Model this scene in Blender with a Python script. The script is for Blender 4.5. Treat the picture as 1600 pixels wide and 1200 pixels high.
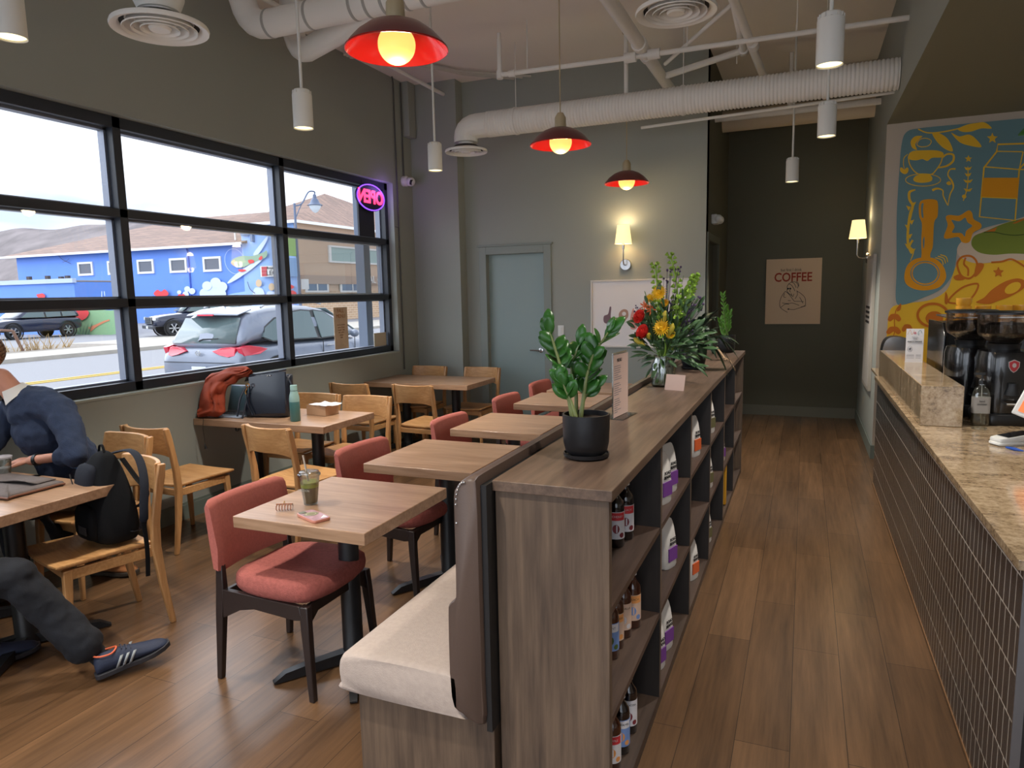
import bpy, bmesh, math, random
from mathutils import Vector, Matrix, noise
from mathutils.geometry import tessellate_polygon
PI = math.pi
R = math.radians
random.seed(7)
S = bpy.context.scene
for o in list(bpy.data.objects):
    bpy.data.objects.remove(o)
COL = S.collection

# ---------------------------------------------------------------- camera
EYE = Vector((0, 0, 1.65))
YAW, PITCH, ROLL, FPX = R(-22.791), R(-7.411), R(-1.194), 1088.31
_f = Vector((math.sin(YAW)*math.cos(PITCH), math.cos(YAW)*math.cos(PITCH), math.sin(PITCH)))
_r = Vector((math.cos(YAW), -math.sin(YAW), 0))
_u = _r.cross(_f)
_r, _u = math.cos(ROLL)*_r + math.sin(ROLL)*_u, -math.sin(ROLL)*_r + math.cos(ROLL)*_u
cd = bpy.data.cameras.new('camera')
cam = bpy.data.objects.new('camera', cd)
COL.objects.link(cam)
cam.matrix_world = Matrix(((_r.x, _u.x, -_f.x, EYE.x), (_r.y, _u.y, -_f.y, EYE.y), (_r.z, _u.z, -_f.z, EYE.z), (0, 0, 0, 1)))
cd.sensor_width = 36
cd.lens = FPX/1600*36
cd.clip_start = 0.05
cd.clip_end = 2000
S.camera = cam


def at(px, py, axis, val):
    """world point on the plane axis=val that the surveyed photo pixel sees"""
    d = _r*((px-800)/FPX) - _u*((py-600)/FPX) + _f
    i = 'xyz'.index(axis)
    return EYE + d*((val-EYE[i])/d[i])


# ---------------------------------------------------------------- world, sun, exposure
S.view_settings.view_transform = 'Standard'
S.view_settings.look = 'None'
S.view_settings.gamma = 1
S.view_settings.use_curve_mapping = False
S.view_settings.exposure = 1.5
W = bpy.data.worlds.new('overcast_sky')
S.world = W
W.use_nodes = True
nt = W.node_tree
nt.nodes.clear()
tc = nt.nodes.new('ShaderNodeTexCoord')
mp = nt.nodes.new('ShaderNodeMapping')
mp.inputs['Scale'].default_value = (1, 1, 3.5)
nz = nt.nodes.new('ShaderNodeTexNoise')
nz.inputs['Scale'].default_value = 2.2
nz.inputs['Detail'].default_value = 5
rp = nt.nodes.new('ShaderNodeValToRGB')
rp.color_ramp.elements[0].position = 0.36
rp.color_ramp.elements[0].color = (0.33, 0.39, 0.50, 1)
rp.color_ramp.elements[1].position = 0.62
rp.color_ramp.elements[1].color = (0.90, 0.94, 1.0, 1)
bg = nt.nodes.new('ShaderNodeBackground')
bg.inputs['Strength'].default_value = 0.95
wo = nt.nodes.new('ShaderNodeOutputWorld')
for a, b in ((tc.outputs['Generated'], mp.inputs[0]), (mp.outputs[0], nz.inputs['Vector']), (nz.outputs['Fac'], rp.inputs[0]), (rp.outputs[0], bg.inputs[0]), (bg.outputs[0], wo.inputs[0])):
    nt.links.new(a, b)


def light(name, kind, loc, energy, color=(1, 1, 1), parent=None, **kw):
    l = bpy.data.lights.new(name, kind)
    l.energy = energy
    l.color = color
    for k, v in kw.items():
        setattr(l, k, v)
    o = bpy.data.objects.new(name, l)
    COL.objects.link(o)
    o.location = loc
    if parent:
        o.parent = parent
    return o


# hazy high sun behind thin cloud, on the street side of the building
sun = light('hazy_sun', 'SUN', (-20, 0, 20), 1.1, (0.86, 0.92, 1.0), angle=R(75))
sun.rotation_euler = Vector((-0.82, 0.12, 0.56)).to_track_quat('Z', 'Y').to_euler()
# daylight from the glazed street front behind the camera
sun2 = light('front_sky', 'SUN', (0, -20, 20), 0.7, (0.82, 0.90, 1.0), angle=R(70))
sun2.rotation_euler = Vector((-0.25, -0.85, 0.45)).to_track_quat('Z', 'Y').to_euler()

# ---------------------------------------------------------------- materials


def lin(c):
    return tuple((x/255/12.92 if x/255 <= 0.04045 else ((x/255+0.055)/1.055)**2.4) for x in c[:3])


MATS = {}


def nodemat(name):
    m = bpy.data.materials.new(name)
    m.use_nodes = True
    n = m.node_tree
    b = n.nodes['Principled BSDF']
    MATS[name] = m
    return m, n, b


def coords(n, scale=(1, 1, 1), kind='Object', rot=(0, 0, 0)):
    t = n.nodes.new('ShaderNodeTexCoord')
    p = n.nodes.new('ShaderNodeMapping')
    p.inputs['Scale'].default_value = scale
    p.inputs['Rotation'].default_value = rot
    n.links.new(t.outputs[kind], p.inputs[0])
    return p.outputs[0]


def ramp(n, fac, stops):
    r = n.nodes.new('ShaderNodeValToRGB')
    e = r.color_ramp.elements
    while len(e) < len(stops):
        e.new(0.5)
    for i, (p, c) in enumerate(stops):
        e[i].position = p
        e[i].color = (*c, 1)
    n.links.new(fac, r.inputs[0])
    return r.outputs[0]


def noise_tex(n, vec, scale, detail=3, rough=0.5):
    t = n.nodes.new('ShaderNodeTexNoise')
    t.inputs['Scale'].default_value = scale
    t.inputs['Detail'].default_value = detail
    t.inputs['Roughness'].default_value = rough
    n.links.new(vec, t.inputs['Vector'])
    return t.outputs['Fac']


def bump(n, b, h, strength, dist=0.01):
    k = n.nodes.new('ShaderNodeBump')
    k.inputs['Strength'].default_value = strength
    k.inputs['Distance'].default_value = dist
    n.links.new(h, k.inputs['Height'])
    n.links.new(k.outputs[0], b.inputs['Normal'])


def M(name, c=None, rough=0.6, metal=0.0, emit=0, var=0.0, vs=6.0, bmp=0.0, bs=80.0, trans=0.0, alpha=1.0, coat=0.0, spec=0.5, sss=0):
    if name in MATS:
        return MATS[name]
    m, n, b = nodemat(name)
    c = lin(c)
    b.inputs['Base Color'].default_value = (*c, 1)
    b.inputs['Roughness'].default_value = rough
    b.inputs['Metallic'].default_value = metal
    b.inputs['Specular IOR Level'].default_value = spec
    if trans:
        b.inputs['Transmission Weight'].default_value = trans
        b.inputs['IOR'].default_value = 1.35
    if coat:
        b.inputs['Coat Weight'].default_value = coat
        b.inputs['Coat Roughness'].default_value = 0.08
    b.inputs['Alpha'].default_value = alpha
    if emit:
        b.inputs['Emission Color'].default_value = (*c, 1)
        b.inputs['Emission Strength'].default_value = emit
    if var:
        f = noise_tex(n, coords(n), vs, 4)
        o = ramp(n, f, [(0.3, tuple(x*(1-var) for x in c)), (0.7, tuple(min(1, x*(1+var)) for x in c))])
        n.links.new(o, b.inputs['Base Color'])
    if bmp:
        bump(n, b, noise_tex(n, coords(n), bs, 3), bmp, 0.004)
    return m


def wood(name, c1, c2, axis='x', scale=3.0, rough=0.45, stretch=14, cs=(0.35, 0.68), bmp=0.05, coat=0):
    if name in MATS:
        return MATS[name]
    m, n, b = nodemat(name)
    s = {'x': (1, stretch, stretch), 'y': (stretch, 1, stretch), 'z': (stretch, stretch, 1)}[axis]
    v = coords(n, s)
    f = noise_tex(n, v, scale, 6, 0.62)
    v2 = coords(n, tuple(q*0.25 if q > 1 else q for q in s))
    f2 = noise_tex(n, v2, scale*0.8, 3)
    mx = n.nodes.new('ShaderNodeMath')
    mx.operation = 'MULTIPLY_ADD'
    mx.inputs[1].default_value = 0.65
    n.links.new(f, mx.inputs[0])
    m2 = n.nodes.new('ShaderNodeMath')
    m2.operation = 'MULTIPLY'
    m2.inputs[1].default_value = 0.35
    n.links.new(f2, m2.inputs[0])
    n.links.new(m2.outputs[0], mx.inputs[2])
    o = ramp(n, mx.outputs[0], [(cs[0], lin(c1)), (cs[1], lin(c2))])
    n.links.new(o, b.inputs['Base Color'])
    b.inputs['Roughness'].default_value = rough
    if coat:
        b.inputs['Coat Weight'].default_value = coat
    bump(n, b, mx.outputs[0], bmp, 0.002)
    return m


def glassmat(name, tint=(255, 255, 255), gloss=0.08, rough=0.02):
    if name in MATS:
        return MATS[name]
    m = bpy.data.materials.new(name)
    MATS[name] = m
    m.use_nodes = True
    n = m.node_tree
    n.nodes.clear()
    t = n.nodes.new('ShaderNodeBsdfTransparent')
    t.inputs[0].default_value = (*lin(tint), 1)
    g = n.nodes.new('ShaderNodeBsdfGlossy')
    g.inputs['Roughness'].default_value = rough
    lw = n.nodes.new('ShaderNodeLayerWeight')
    lw.inputs['Blend'].default_value = 0.25
    k = n.nodes.new('ShaderNodeMath')
    k.operation = 'MULTIPLY_ADD'
    k.inputs[1].default_value = 0.5
    k.inputs[2].default_value = gloss*0.5
    n.links.new(lw.outputs['Fresnel'], k.inputs[0])
    mx = n.nodes.new('ShaderNodeMixShader')
    n.links.new(k.outputs[0], mx.inputs[0])
    n.links.new(t.outputs[0], mx.inputs[1])
    n.links.new(g.outputs[0], mx.inputs[2])
    o = n.nodes.new('ShaderNodeOutputMaterial')
    n.links.new(mx.outputs[0], o.inputs[0])
    return m


def brickmat(name, c1, c2, mortar, bw, bh, ms, axes, offset=0.5, rough=0.4, grain=None, gvar=0.25, bmp=0.3, coat=0, seed_bias=0.0, rvar=None):
    """axes: which object axes feed the brick pattern's (run, rows)"""
    m, n, b = nodemat(name)
    t = n.nodes.new('ShaderNodeTexCoord')
    sp = n.nodes.new('ShaderNodeSeparateXYZ')
    n.links.new(t.outputs['Object'], sp.inputs[0])
    cb = n.nodes.new('ShaderNodeCombineXYZ')
    n.links.new(sp.outputs['XYZ'.index(axes[0])], cb.inputs[0])
    n.links.new(sp.outputs['XYZ'.index(axes[1])], cb.inputs[1])
    br = n.nodes.new('ShaderNodeTexBrick')
    br.offset = offset
    br.inputs['Scale'].default_value = 1
    br.inputs['Brick Width'].default_value = bw
    br.inputs['Row Height'].default_value = bh
    br.inputs['Mortar Size'].default_value = ms
    br.inputs['Mortar Smooth'].default_value = 0.1
    br.inputs['Bias'].default_value = seed_bias
    br.inputs['Color1'].default_value = (*lin(c1), 1)
    br.inputs['Color2'].default_value = (*lin(c2), 1)
    br.inputs['Mortar'].default_value = (*lin(mortar), 1)
    n.links.new(cb.outputs[0], br.inputs['Vector'])
    out = br.outputs['Color']
    if grain:
        s = [30, 30, 30]
        s['XYZ'.index(axes[0])] = 1.6
        f = noise_tex(n, coords(n, tuple(s)), grain, 6, 0.65)
        s2 = [7, 7, 7]
        s2['XYZ'.index(axes[0])] = 0.9
        f2 = noise_tex(n, coords(n, tuple(s2)), 1.0, 3, 0.5)
        ad = n.nodes.new('ShaderNodeMath')
        ad.operation = 'ADD'
        n.links.new(f, ad.inputs[0])
        n.links.new(f2, ad.inputs[1])
        g = ramp(n, ad.outputs[0], [(0.35, (1-gvar,)*3), (0.65, (1.0+gvar,)*3)])
        # ramp factor is clamped at 1, so spread the sum first
        hv = n.nodes.new('ShaderNodeMath')
        hv.operation = 'MULTIPLY'
        hv.inputs[1].default_value = 0.5
        n.links.new(ad.outputs[0], hv.inputs[0])
        n.links.new(hv.outputs[0], g.node.inputs[0])
        mx = n.nodes.new('ShaderNodeMix')
        mx.data_type = 'RGBA'
        mx.blend_type = 'MULTIPLY'
        mx.inputs[0].default_value = 1
        n.links.new(out, mx.inputs[6])
        n.links.new(g, mx.inputs[7])
        out = mx.outputs[2]
    n.links.new(out, b.inputs['Base Color'])
    b.inputs['Roughness'].default_value = rough
    if coat:
        b.inputs['Coat Weight'].default_value = coat
        b.inputs['Coat Roughness'].default_value = 0.38
    inv = n.nodes.new('ShaderNodeMath')
    inv.operation = 'SUBTRACT'
    inv.inputs[0].default_value = 1
    n.links.new(br.outputs['Fac'], inv.inputs[1])
    bump(n, b, inv.outputs[0], bmp, 0.002)
    return m


wallm = M('sage_wall_paint', (152, 157, 150), 0.75, bmp=0.06, bs=60)
walldark = M('olive_wall_paint', (92, 90, 76), 0.8, bmp=0.05, bs=60)
cream = M('cream_wall_paint', (188, 176, 160), 0.75)
trimm = M('sage_trim_paint', (132, 140, 134), 0.5)
ceilm = M('ceiling_white', (236, 230, 222), 0.9, bmp=0.05, bs=30)
white = M('white_enamel', (218, 218, 214), 0.45)
blackm = M('black_metal', (22, 23, 26), 0.4)
framem = M('window_frame_metal', (44, 50, 60), 0.45)
chrome = M('brushed_chrome', (190, 190, 190), 0.25, metal=1)
floorm = brickmat('oak_plank_floor', (103, 76, 52), (87, 63, 42), (50, 37, 25), 1.25, 0.19, 0.0014, 'YX', 0.37, 0.27, grain=1.3, gvar=0.38, bmp=0.06, coat=0.35)
oak = wood('oak_chair_wood', (170, 122, 74), (206, 160, 108), 'x', 5, 0.4)
oakv = wood('oak_chair_wood_upright', (164, 118, 72), (200, 154, 104), 'z', 5, 0.4)
tablem = wood('oak_laminate', (140, 108, 82), (182, 148, 120), 'x', 3.2, 0.28, 16)
walnut = wood('walnut_laminate', (74, 58, 48), (118, 96, 80), 'y', 2.6, 0.42, 16)
walnutv = wood('walnut_laminate_upright', (68, 54, 44), (114, 94, 76), 'z', 2.6, 0.6, 16)
darkwood = M('espresso_stained_wood', (38, 28, 26), 0.4)
coral = M('coral_boucle_fabric', (158, 86, 78), 0.95, var=0.16, vs=70, bmp=0.9, bs=260)
coralb = M('coral_woven_fabric', (166, 92, 82), 0.92, var=0.08, vs=90, bmp=0.35, bs=400)
linen = M('beige_linen', (176, 161, 151), 0.92, var=0.06, vs=60, bmp=0.35, bs=300)
brownvinyl = M('brown_vinyl', (84, 68, 60), 0.42, bmp=0.1, bs=150)
glass = glassmat('clear_glass')
cupglass = glassmat('clear_plastic', (238, 242, 240), 0.25, 0.05)

# ---------------------------------------------------------------- geometry helpers


class G:
    def __init__(s):
        s.v, s.f, s.m, s.mi = [], [], [], 0

    def add(s, vs, fs):
        k = len(s.v)
        s.v += [Vector(v) for v in vs]
        for f in fs:
            s.f.append([k+i for i in f])
            s.m.append(s.mi)
        return s

    def box(s, c, d, rz=0, rx=0, ry=0):
        x, y, z = d[0]/2, d[1]/2, d[2]/2
        mt = Matrix.Rotation(rz, 3, 'Z') @ Matrix.Rotation(ry, 3, 'Y') @ Matrix.Rotation(rx, 3, 'X')
        vs = [mt @ Vector((a*x, b*y, e*z)) + Vector(c) for e in (-1, 1) for a, b in ((-1, -1), (1, -1), (1, 1), (-1, 1))]
        return s.add(vs, [(3, 2, 1, 0), (4, 5, 6, 7), (0, 1, 5, 4), (1, 2, 6, 5), (2, 3, 7, 6), (3, 0, 4, 7)])

    def bb(s, x0, x1, y0, y1, z0, z1):
        return s.box(((x0+x1)/2, (y0+y1)/2, (z0+z1)/2), (abs(x1-x0), abs(y1-y0), abs(z1-z0)))

    def loft(s, rings, cap=True, closed=True):
        n = len(rings[0])
        vs = [p for r in rings for p in r]
        fs = []
        for i in range(len(rings)-1):
            for j in range(n if closed else n-1):
                a, b = i*n+j, i*n+(j+1) % n
                fs.append((a, b, b+n, a+n))
        if cap:
            fs.append(tuple(reversed(range(n))))
            fs.append(tuple(range((len(rings)-1)*n, len(rings)*n)))
        return s.add(vs, fs)

    def tube(s, pts, r, n=8, cap=True, flat=1.0, up=(0, 0, 1)):
        pts = [Vector(p) for p in pts]
        if not isinstance(r, (list, tuple)):
            r = [r]*len(pts)
        rings = []
        up = Vector(up)
        prev = None
        for i, p in enumerate(pts):
            t = (pts[min(i+1, len(pts)-1)]-pts[max(i-1, 0)]).normalized()
            if prev is None:
                a = up if abs(t.dot(up)) < 0.9 else Vector((1, 0.01, 0))
                u = (a - t*a.dot(t)).normalized()
            else:
                u = (prev - t*prev.dot(t))
                u = u.normalized() if u.length > 1e-6 else prev
            prev = u
            w = t.cross(u)
            rings.append([p + (u*math.cos(2*PI*k/n)*flat + w*math.sin(2*PI*k/n))*r[i] for k in range(n)])
        return s.loft(rings, cap)

    def legs(s, secs, cap=True):
        """upright bar: list of (x, y, z, sx, sy) level sections"""
        return s.loft([[(x-a/2, y-b/2, z), (x+a/2, y-b/2, z), (x+a/2, y+b/2, z), (x-a/2, y+b/2, z)] for x, y, z, a, b in secs], cap)

    def lathe(s, prof, n=20, c=(0, 0, 0), axis='z', cap=False):
        rings = []
        for r, h in prof:
            ring = []
            for k in range(n):
                a = 2*PI*k/n
                p = (r*math.cos(a), r*math.sin(a), h)
                if axis == 'x':
                    p = (h, p[0], p[1])
                elif axis == 'y':
                    p = (p[0], h, p[1])
                ring.append(Vector(p)+Vector(c))
            rings.append(ring)
        return s.loft(rings, cap)

    def sphere(s, c, r, n=12, m=8, sc=(1, 1, 1)):
        prof = [(max(1e-4, math.sin(PI*i/m))*r, -math.cos(PI*i/m)*r) for i in range(m+1)]
        k = len(s.v)
        s.lathe(prof, n)
        for i in range(k, len(s.v)):
            v = s.v[i]
            s.v[i] = Vector((v.x*sc[0]+c[0], v.y*sc[1]+c[1], v.z*sc[2]+c[2]))
        return s

    def puff(s, outline, layers, c=(0, 0, 0)):
        """stack of scaled copies of a closed outline: layers of (scale, z)"""
        rings = [[(x*k+c[0], y*k+c[1], z+c[2]) for x, y in outline] for k, z in layers]
        return s.loft(rings, True)

    def prism(s, poly, f0, f1):
        """closed 2d polygon extruded between two mapping functions"""
        n = len(poly)
        tri = tessellate_polygon([[Vector((p[0], p[1], 0)) for p in poly]])
        vs = [f0(*p) for p in poly]+[f1(*p) for p in poly]
        fs = [tuple(t) for t in tri]+[tuple(n+i for i in reversed(t)) for t in tri]
        fs += [(i, (i+1) % n, n+(i+1) % n, n+i) for i in range(n)]
        return s.add(vs, fs)

    def flat(s, poly, fn):
        tri = tessellate_polygon([[Vector((p[0], p[1], 0)) for p in poly]])
        return s.add([fn(*p) for p in poly], [tuple(t) for t in tri])

    def leaf(s, base, d, length, width, up=(0, 0, 1), droop=0.2, fold=0.15, n=5):
        d = Vector(d).normalized()
        up = Vector(up)
        w = d.cross(up)
        w = w.normalized() if w.length > 1e-4 else Vector((1, 0, 0))
        nn = w.cross(d).normalized()
        vs = []
        for i in range(n+1):
            t = i/n
            h = width*0.5*math.sin(PI*min(1, t*0.94+0.03))**0.75
            c = Vector(base)+d*length*t - nn*0 + Vector((0, 0, -droop*length*t*t))
            vs += [c-w*h+nn*fold*h, c, c+w*h+nn*fold*h]
        fs = []
        for i in range(n):
            for j in (0, 1):
                a = i*3+j
                fs.append((a, a+1, a+4, a+3))
        return s.add(vs, fs)

    def xf(s, mt, start=0):
        for i in range(start, len(s.v)):
            s.v[i] = mt @ s.v[i]
        return s


def superell(a, b, p=4, n=28, y0=0):
    out = []
    for k in range(n):
        t = 2*PI*k/n
        c, q = math.cos(t), math.sin(t)
        out.append((a*math.copysign(abs(c)**(2/p), c), b*math.copysign(abs(q)**(2/p), q)+y0))
    return out


def smooth_pts(pts, k=5, closed=True):
    n = len(pts)
    out = []
    rng = range(n) if closed else range(n-1)
    for i in rng:
        if closed:
            p = [pts[(i+j-1) % n] for j in range(4)]
        else:
            p = [pts[min(max(i+j-1, 0), n-1)] for j in range(4)]
        for q in range(k):
            t = q/k
            out.append(tuple(0.5*((2*p[1][d])+(-p[0][d]+p[2][d])*t+(2*p[0][d]-5*p[1][d]+4*p[2][d]-p[3][d])*t*t+(-p[0][d]+3*p[1][d]-3*p[2][d]+p[3][d])*t**3) for d in range(len(pts[0]))))
    if not closed:
        out.append(tuple(pts[-1]))
    return out


def obj(name, g, mats, parent=None, bevel=0, seg=2, sub=0, loc=None, rot=None, sharp=38, remesh=0, solid=0, label=None, smooth_it=0):
    me = bpy.data.meshes.new(name)
    me.from_pydata([tuple(v) for v in g.v], [], g.f)
    if not isinstance(mats, (list, tuple)):
        mats = [mats]
    for m in mats:
        me.materials.append(m)
    for p, k in zip(me.polygons, g.m):
        p.material_index = k
        p.use_smooth = True
    bm = bmesh.new()
    bm.from_mesh(me)
    bmesh.ops.recalc_face_normals(bm, faces=bm.faces)
    bm.to_mesh(me)
    bm.free()
    if not sub and not remesh:
        me.set_sharp_from_angle(angle=R(sharp))
    o = bpy.data.objects.new(name, me)
    COL.objects.link(o)
    if parent:
        o.parent = parent
    if loc:
        o.location = loc
    if rot:
        o.rotation_euler = rot
    if remesh:
        md = o.modifiers.new('remesh', 'REMESH')
        md.mode = 'VOXEL'
        md.voxel_size = remesh
        md.use_smooth_shade = True
        if smooth_it:
            sm = o.modifiers.new('smooth', 'SMOOTH')
            sm.iterations = smooth_it
            sm.factor = 0.6
    if bevel:
        b = o.modifiers.new('bevel', 'BEVEL')
        b.width = bevel
        b.segments = seg
        b.limit_method = 'ANGLE'
        b.angle_limit = R(40)
    if sub:
        q = o.modifiers.new('sub', 'SUBSURF')
        q.levels = q.render_levels = sub
    if solid:
        q = o.modifiers.new('solid', 'SOLIDIFY')
        q.thickness = solid
        q.offset = 0
    if label:
        o['label'] = label
    return o


def tag(o, label, cat, group=None):
    o['label'] = label
    o['category'] = cat
    if group:
        o['group'] = group
    return o


def thing(name, label, cat, loc=(0, 0, 0), rz=0, group=None):
    o = bpy.data.objects.new(name, None)
    o.empty_display_size = 0.1
    COL.objects.link(o)
    o.location = loc
    o.rotation_euler = (0, 0, rz)
    return tag(o, label, cat, group)


def struct(name, g, m, parent=None, **k):
    o = obj(name, g, m, parent, **k)
    if not parent:
        o['kind'] = 'structure'
    return o


def dup(root, loc, rz=0, label=None, group=None):
    r = root.copy()
    COL.objects.link(r)
    r.location = loc
    r.rotation_euler = (0, 0, rz)
    if label:
        r['label'] = label
    if group:
        r['group'] = group
    for ch in list(root.children):
        c = ch.copy()
        COL.objects.link(c)
        c.parent = r
        for g2 in list(ch.children):
            d = g2.copy()
            COL.objects.link(d)
            d.parent = c
    return r


def text(name, s, size, m, parent=None, org=(0, 0, 0), xd=(1, 0, 0), yd=(0, 0, 1), ext=0.0006, align='CENTER', wscale=1.0, bold=0.0, label=None, cat=None):
    c = bpy.data.curves.new(name, 'FONT')
    c.body = s
    c.size = size
    c.align_x = align
    c.align_y = 'CENTER'
    c.extrude = ext
    c.offset = bold
    c.resolution_u = 3
    t = bpy.data.objects.new(name, c)
    COL.objects.link(t)
    dg = bpy.context.evaluated_depsgraph_get()
    me = bpy.data.meshes.new_from_object(t.evaluated_get(dg))
    bpy.data.objects.remove(t)
    x, y = Vector(xd).normalized(), Vector(yd).normalized()
    z = x.cross(y)
    org = Vector(org)
    for v in me.vertices:
        v.co = org + x*v.co.x*wscale + y*v.co.y + z*v.co.z
    me.name = name
    me.materials.clear()
    me.materials.append(m)
    o = bpy.data.objects.new(name, me)
    COL.objects.link(o)
    if parent:
        o.parent = parent
    if label:
        tag(o, label, cat)
    return o


def ribbon2d(pts, w):
    """polyline -> outline polygon, w scalar or list of widths"""
    n = len(pts)
    if not isinstance(w, (list, tuple)):
        w = [w]*n
    L, Rr = [], []
    for i, p in enumerate(pts):
        a, b = pts[max(i-1, 0)], pts[min(i+1, n-1)]
        dx, dy = b[0]-a[0], b[1]-a[1]
        d = math.hypot(dx, dy) or 1
        nx, ny = -dy/d*w[i]/2, dx/d*w[i]/2
        L.append((p[0]+nx, p[1]+ny))
        Rr.append((p[0]-nx, p[1]-ny))
    return L, Rr


def paint(g, shapes, fn, step=0.06):
    """shapes: (mat index, layer, kind, pts, *width). fn(x, y, layer) maps to 3d"""
    for i_, sh in enumerate(shapes):
        mi, ly, kind, pts = sh[:4]
        ly += i_*step
        g.mi = mi
        f = lambda a, b: fn(a, b, ly)
        if kind == 'poly':
            g.flat(pts, f)
        elif kind == 'blob':
            g.flat(smooth_pts(pts, 5), f)
        elif kind in ('line', 'curve', 'loop'):
            w = sh[4]
            if kind == 'curve':
                if isinstance(w, (list, tuple)):
                    q = smooth_pts([(p[0], p[1], ww) for p, ww in zip(pts, w)], 5, False)
                    pts, w = [(a[0], a[1]) for a in q], [a[2] for a in q]
                else:
                    pts = smooth_pts(pts, 5, False)
            if kind == 'loop':
                pts = smooth_pts(pts, 5, True)
                pts = pts+[pts[0], pts[1]]
            L, Q = ribbon2d(pts, w)
            n = len(L)
            g.add([f(*p) for p in L]+[f(*p) for p in Q], [(i, i+1, n+i+1, n+i) for i in range(n-1)])
    return g


def ell(cx, cy, rx, ry, n=20, rot=0, a0=0, a1=2*PI):
    out = []
    for k in range(n):
        t = a0+(a1-a0)*k/(n if a1-a0 >= 2*PI-0.01 else n-1)
        x, y = rx*math.cos(t), ry*math.sin(t)
        out.append((cx+x*math.cos(rot)-y*math.sin(rot), cy+x*math.sin(rot)+y*math.cos(rot)))
    return out

# ================================================================ THE ROOM
XL, XLO, YB, YE, XC, XR, ZC, YM, ZS = -4.30, -4.50, 7.50, 9.60, -0.955, 0.64, 4.05, 7.385, 3.10
YF = -3.0
struct('floor', G().bb(XLO, 3.6, YF-0.2, YE+0.1, -0.1, 0), floorm)
struct('ceiling', G().bb(XLO, 3.6, YF-0.2, YE+0.1, ZC, ZC+0.15), ceilm)
g = G()
g.bb(XLO, XL, YF, YB+0.1, 0, 1.02).bb(XLO, XL, YF, YB+0.1, 2.90, ZC).bb(XLO, XL, 6.90, YB+0.1, 1.02, 2.90).bb(XLO, XL, YF, -1.42, 1.02, 2.90)
struct('wall_left', g, wallm)
g = G()
DX0, DX1, DZ = -3.44, -2.73, 2.10
g.bb(XL, DX0, YB, YB+0.15, 0, ZC).bb(DX1, XC, YB, YB+0.15, 0, ZC).bb(DX0, DX1, YB, YB+0.15, DZ, ZC)
g.bb(DX0, DX1, YB+0.13, YB+0.15, 0, DZ)
struct('wall_back', g, wallm)
struct('wall_back_pillar', G().bb(XL, -3.70, 7.33, YB, 0, ZC), wallm)
g = G().bb(XC-0.15, XC, YB+0.15, 7.62, 0, ZC).bb(XC-0.15, XC, 8.52, YE, 0, ZC).bb(XC-0.15, XC, 7.62, 8.52, 2.16, ZC)
g.bb(XC-0.15, XC-0.12, 7.62, 8.52, 0, 2.16)
g.bb(XC-0.001, XC, YB, YB+0.15, 0, ZC)
struct('wall_corridor_left', g, walldark)
struct('wall_corridor_end', G().bb(XC-0.15, XR+0.1, YE, YE+0.15, 0, ZC), walldark)
g = G().bb(XR, XR+0.12, YM+0.001, YE, 0, ZC)
g.bb(XR, XR+0.12, YF, YM, ZS, ZC)
struct('wall_right', g, wallm)
struct('wall_mural', G().bb(XR+0.12, 3.6, YM, YM+0.12, 0, ZC).bb(XR, XR+0.12, YM-0.001, YM+0.001, 0, ZS), cream)
struct('ceiling_soffit', G().bb(XR+0.12, 3.6, YF, YM, ZS, ZS+0.1).bb(XR, XR+0.12, YF, YM, ZS-0.002, ZS), M('olive_soffit_paint', (128, 126, 106), 0.8))
struct('wall_kitchen', G().bb(3.5, 3.6, YF, YM, 0, ZS), cream)
g = G().bb(XLO, 3.6, YF-0.15, YF, 0, 0.35).bb(XLO, 3.6, YF-0.15, YF, 3.1, ZC)
for x in (-4.5, -2.5, -0.5, 1.5, 3.4):
    g.bb(x, x+0.2, YF-0.15, YF, 0.35, 3.1)
struct('wall_front', g, wallm)
o = struct('window_2', G().bb(-4.4, 3.5, YF-0.08, YF-0.07, 0.35, 3.1), glass)
# baseboards
bbm = M('baseboard_paint', (112, 122, 114), 0.45)
for nm, a in (('left', (XL, XL+0.015, YF, 7.33)), ('pillar', (XL, -3.70, 7.315, 7.33)), ('back_left', (-3.70, DX0-0.09, YB-0.015, YB)), ('back', (DX1+0.09, XC, YB-0.015, YB)),
              ('corridor_left', (XC, XC+0.015, 8.6, YE)), ('corridor_end', (XC, XR, YE-0.015, YE)), ('right', (XR-0.015, XR, YM, YE)), ('mural', (XR-0.015, 1.2, YM-0.016, YM-0.001))):
    struct('baseboard_'+nm, G().bb(*a, 0, 0.11).bb(a[0], a[1] if a[1]-a[0] > .1 else (a[1]+a[0])/2, a[2], a[3], 0.11, 0.13), M('olive_baseboard', (104, 102, 88), 0.5) if 'corridor' in nm else bbm)
# door in the back wall
cas = G().bb(DX0-0.09, DX0, YB-0.02, YB, 0, DZ+0.09).bb(DX1, DX1+0.09, YB-0.02, YB, 0, DZ+0.09).bb(DX0, DX1, YB-0.02, YB, DZ, DZ+0.09)
cas.bb(DX0-0.11, DX1+0.11, YB-0.03, YB, DZ+0.09, DZ+0.11)
d1 = struct('door_1', G().bb(DX0, DX1, YB+0.06, YB+0.1, 0, DZ), M('sage_door_paint', (140, 158, 156), 0.4))
obj('door_casing', cas, trimm, d1, bevel=0.003)
g = G().lathe([(0.0001, 0), (0.028, 0), (0.028, -0.012), (0.012, -0.016), (0.011, -0.05), (0.0001, -0.05)], 16, (-2.80, YB+0.06, 0.99), 'y')
g.tube([(-2.80, YB+0.015, 0.99), (-2.83, YB+0.012, 0.99), (-2.92, YB+0.012, 0.992)], 0.009, 8)
obj('door_handle', g, chrome, d1)
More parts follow.
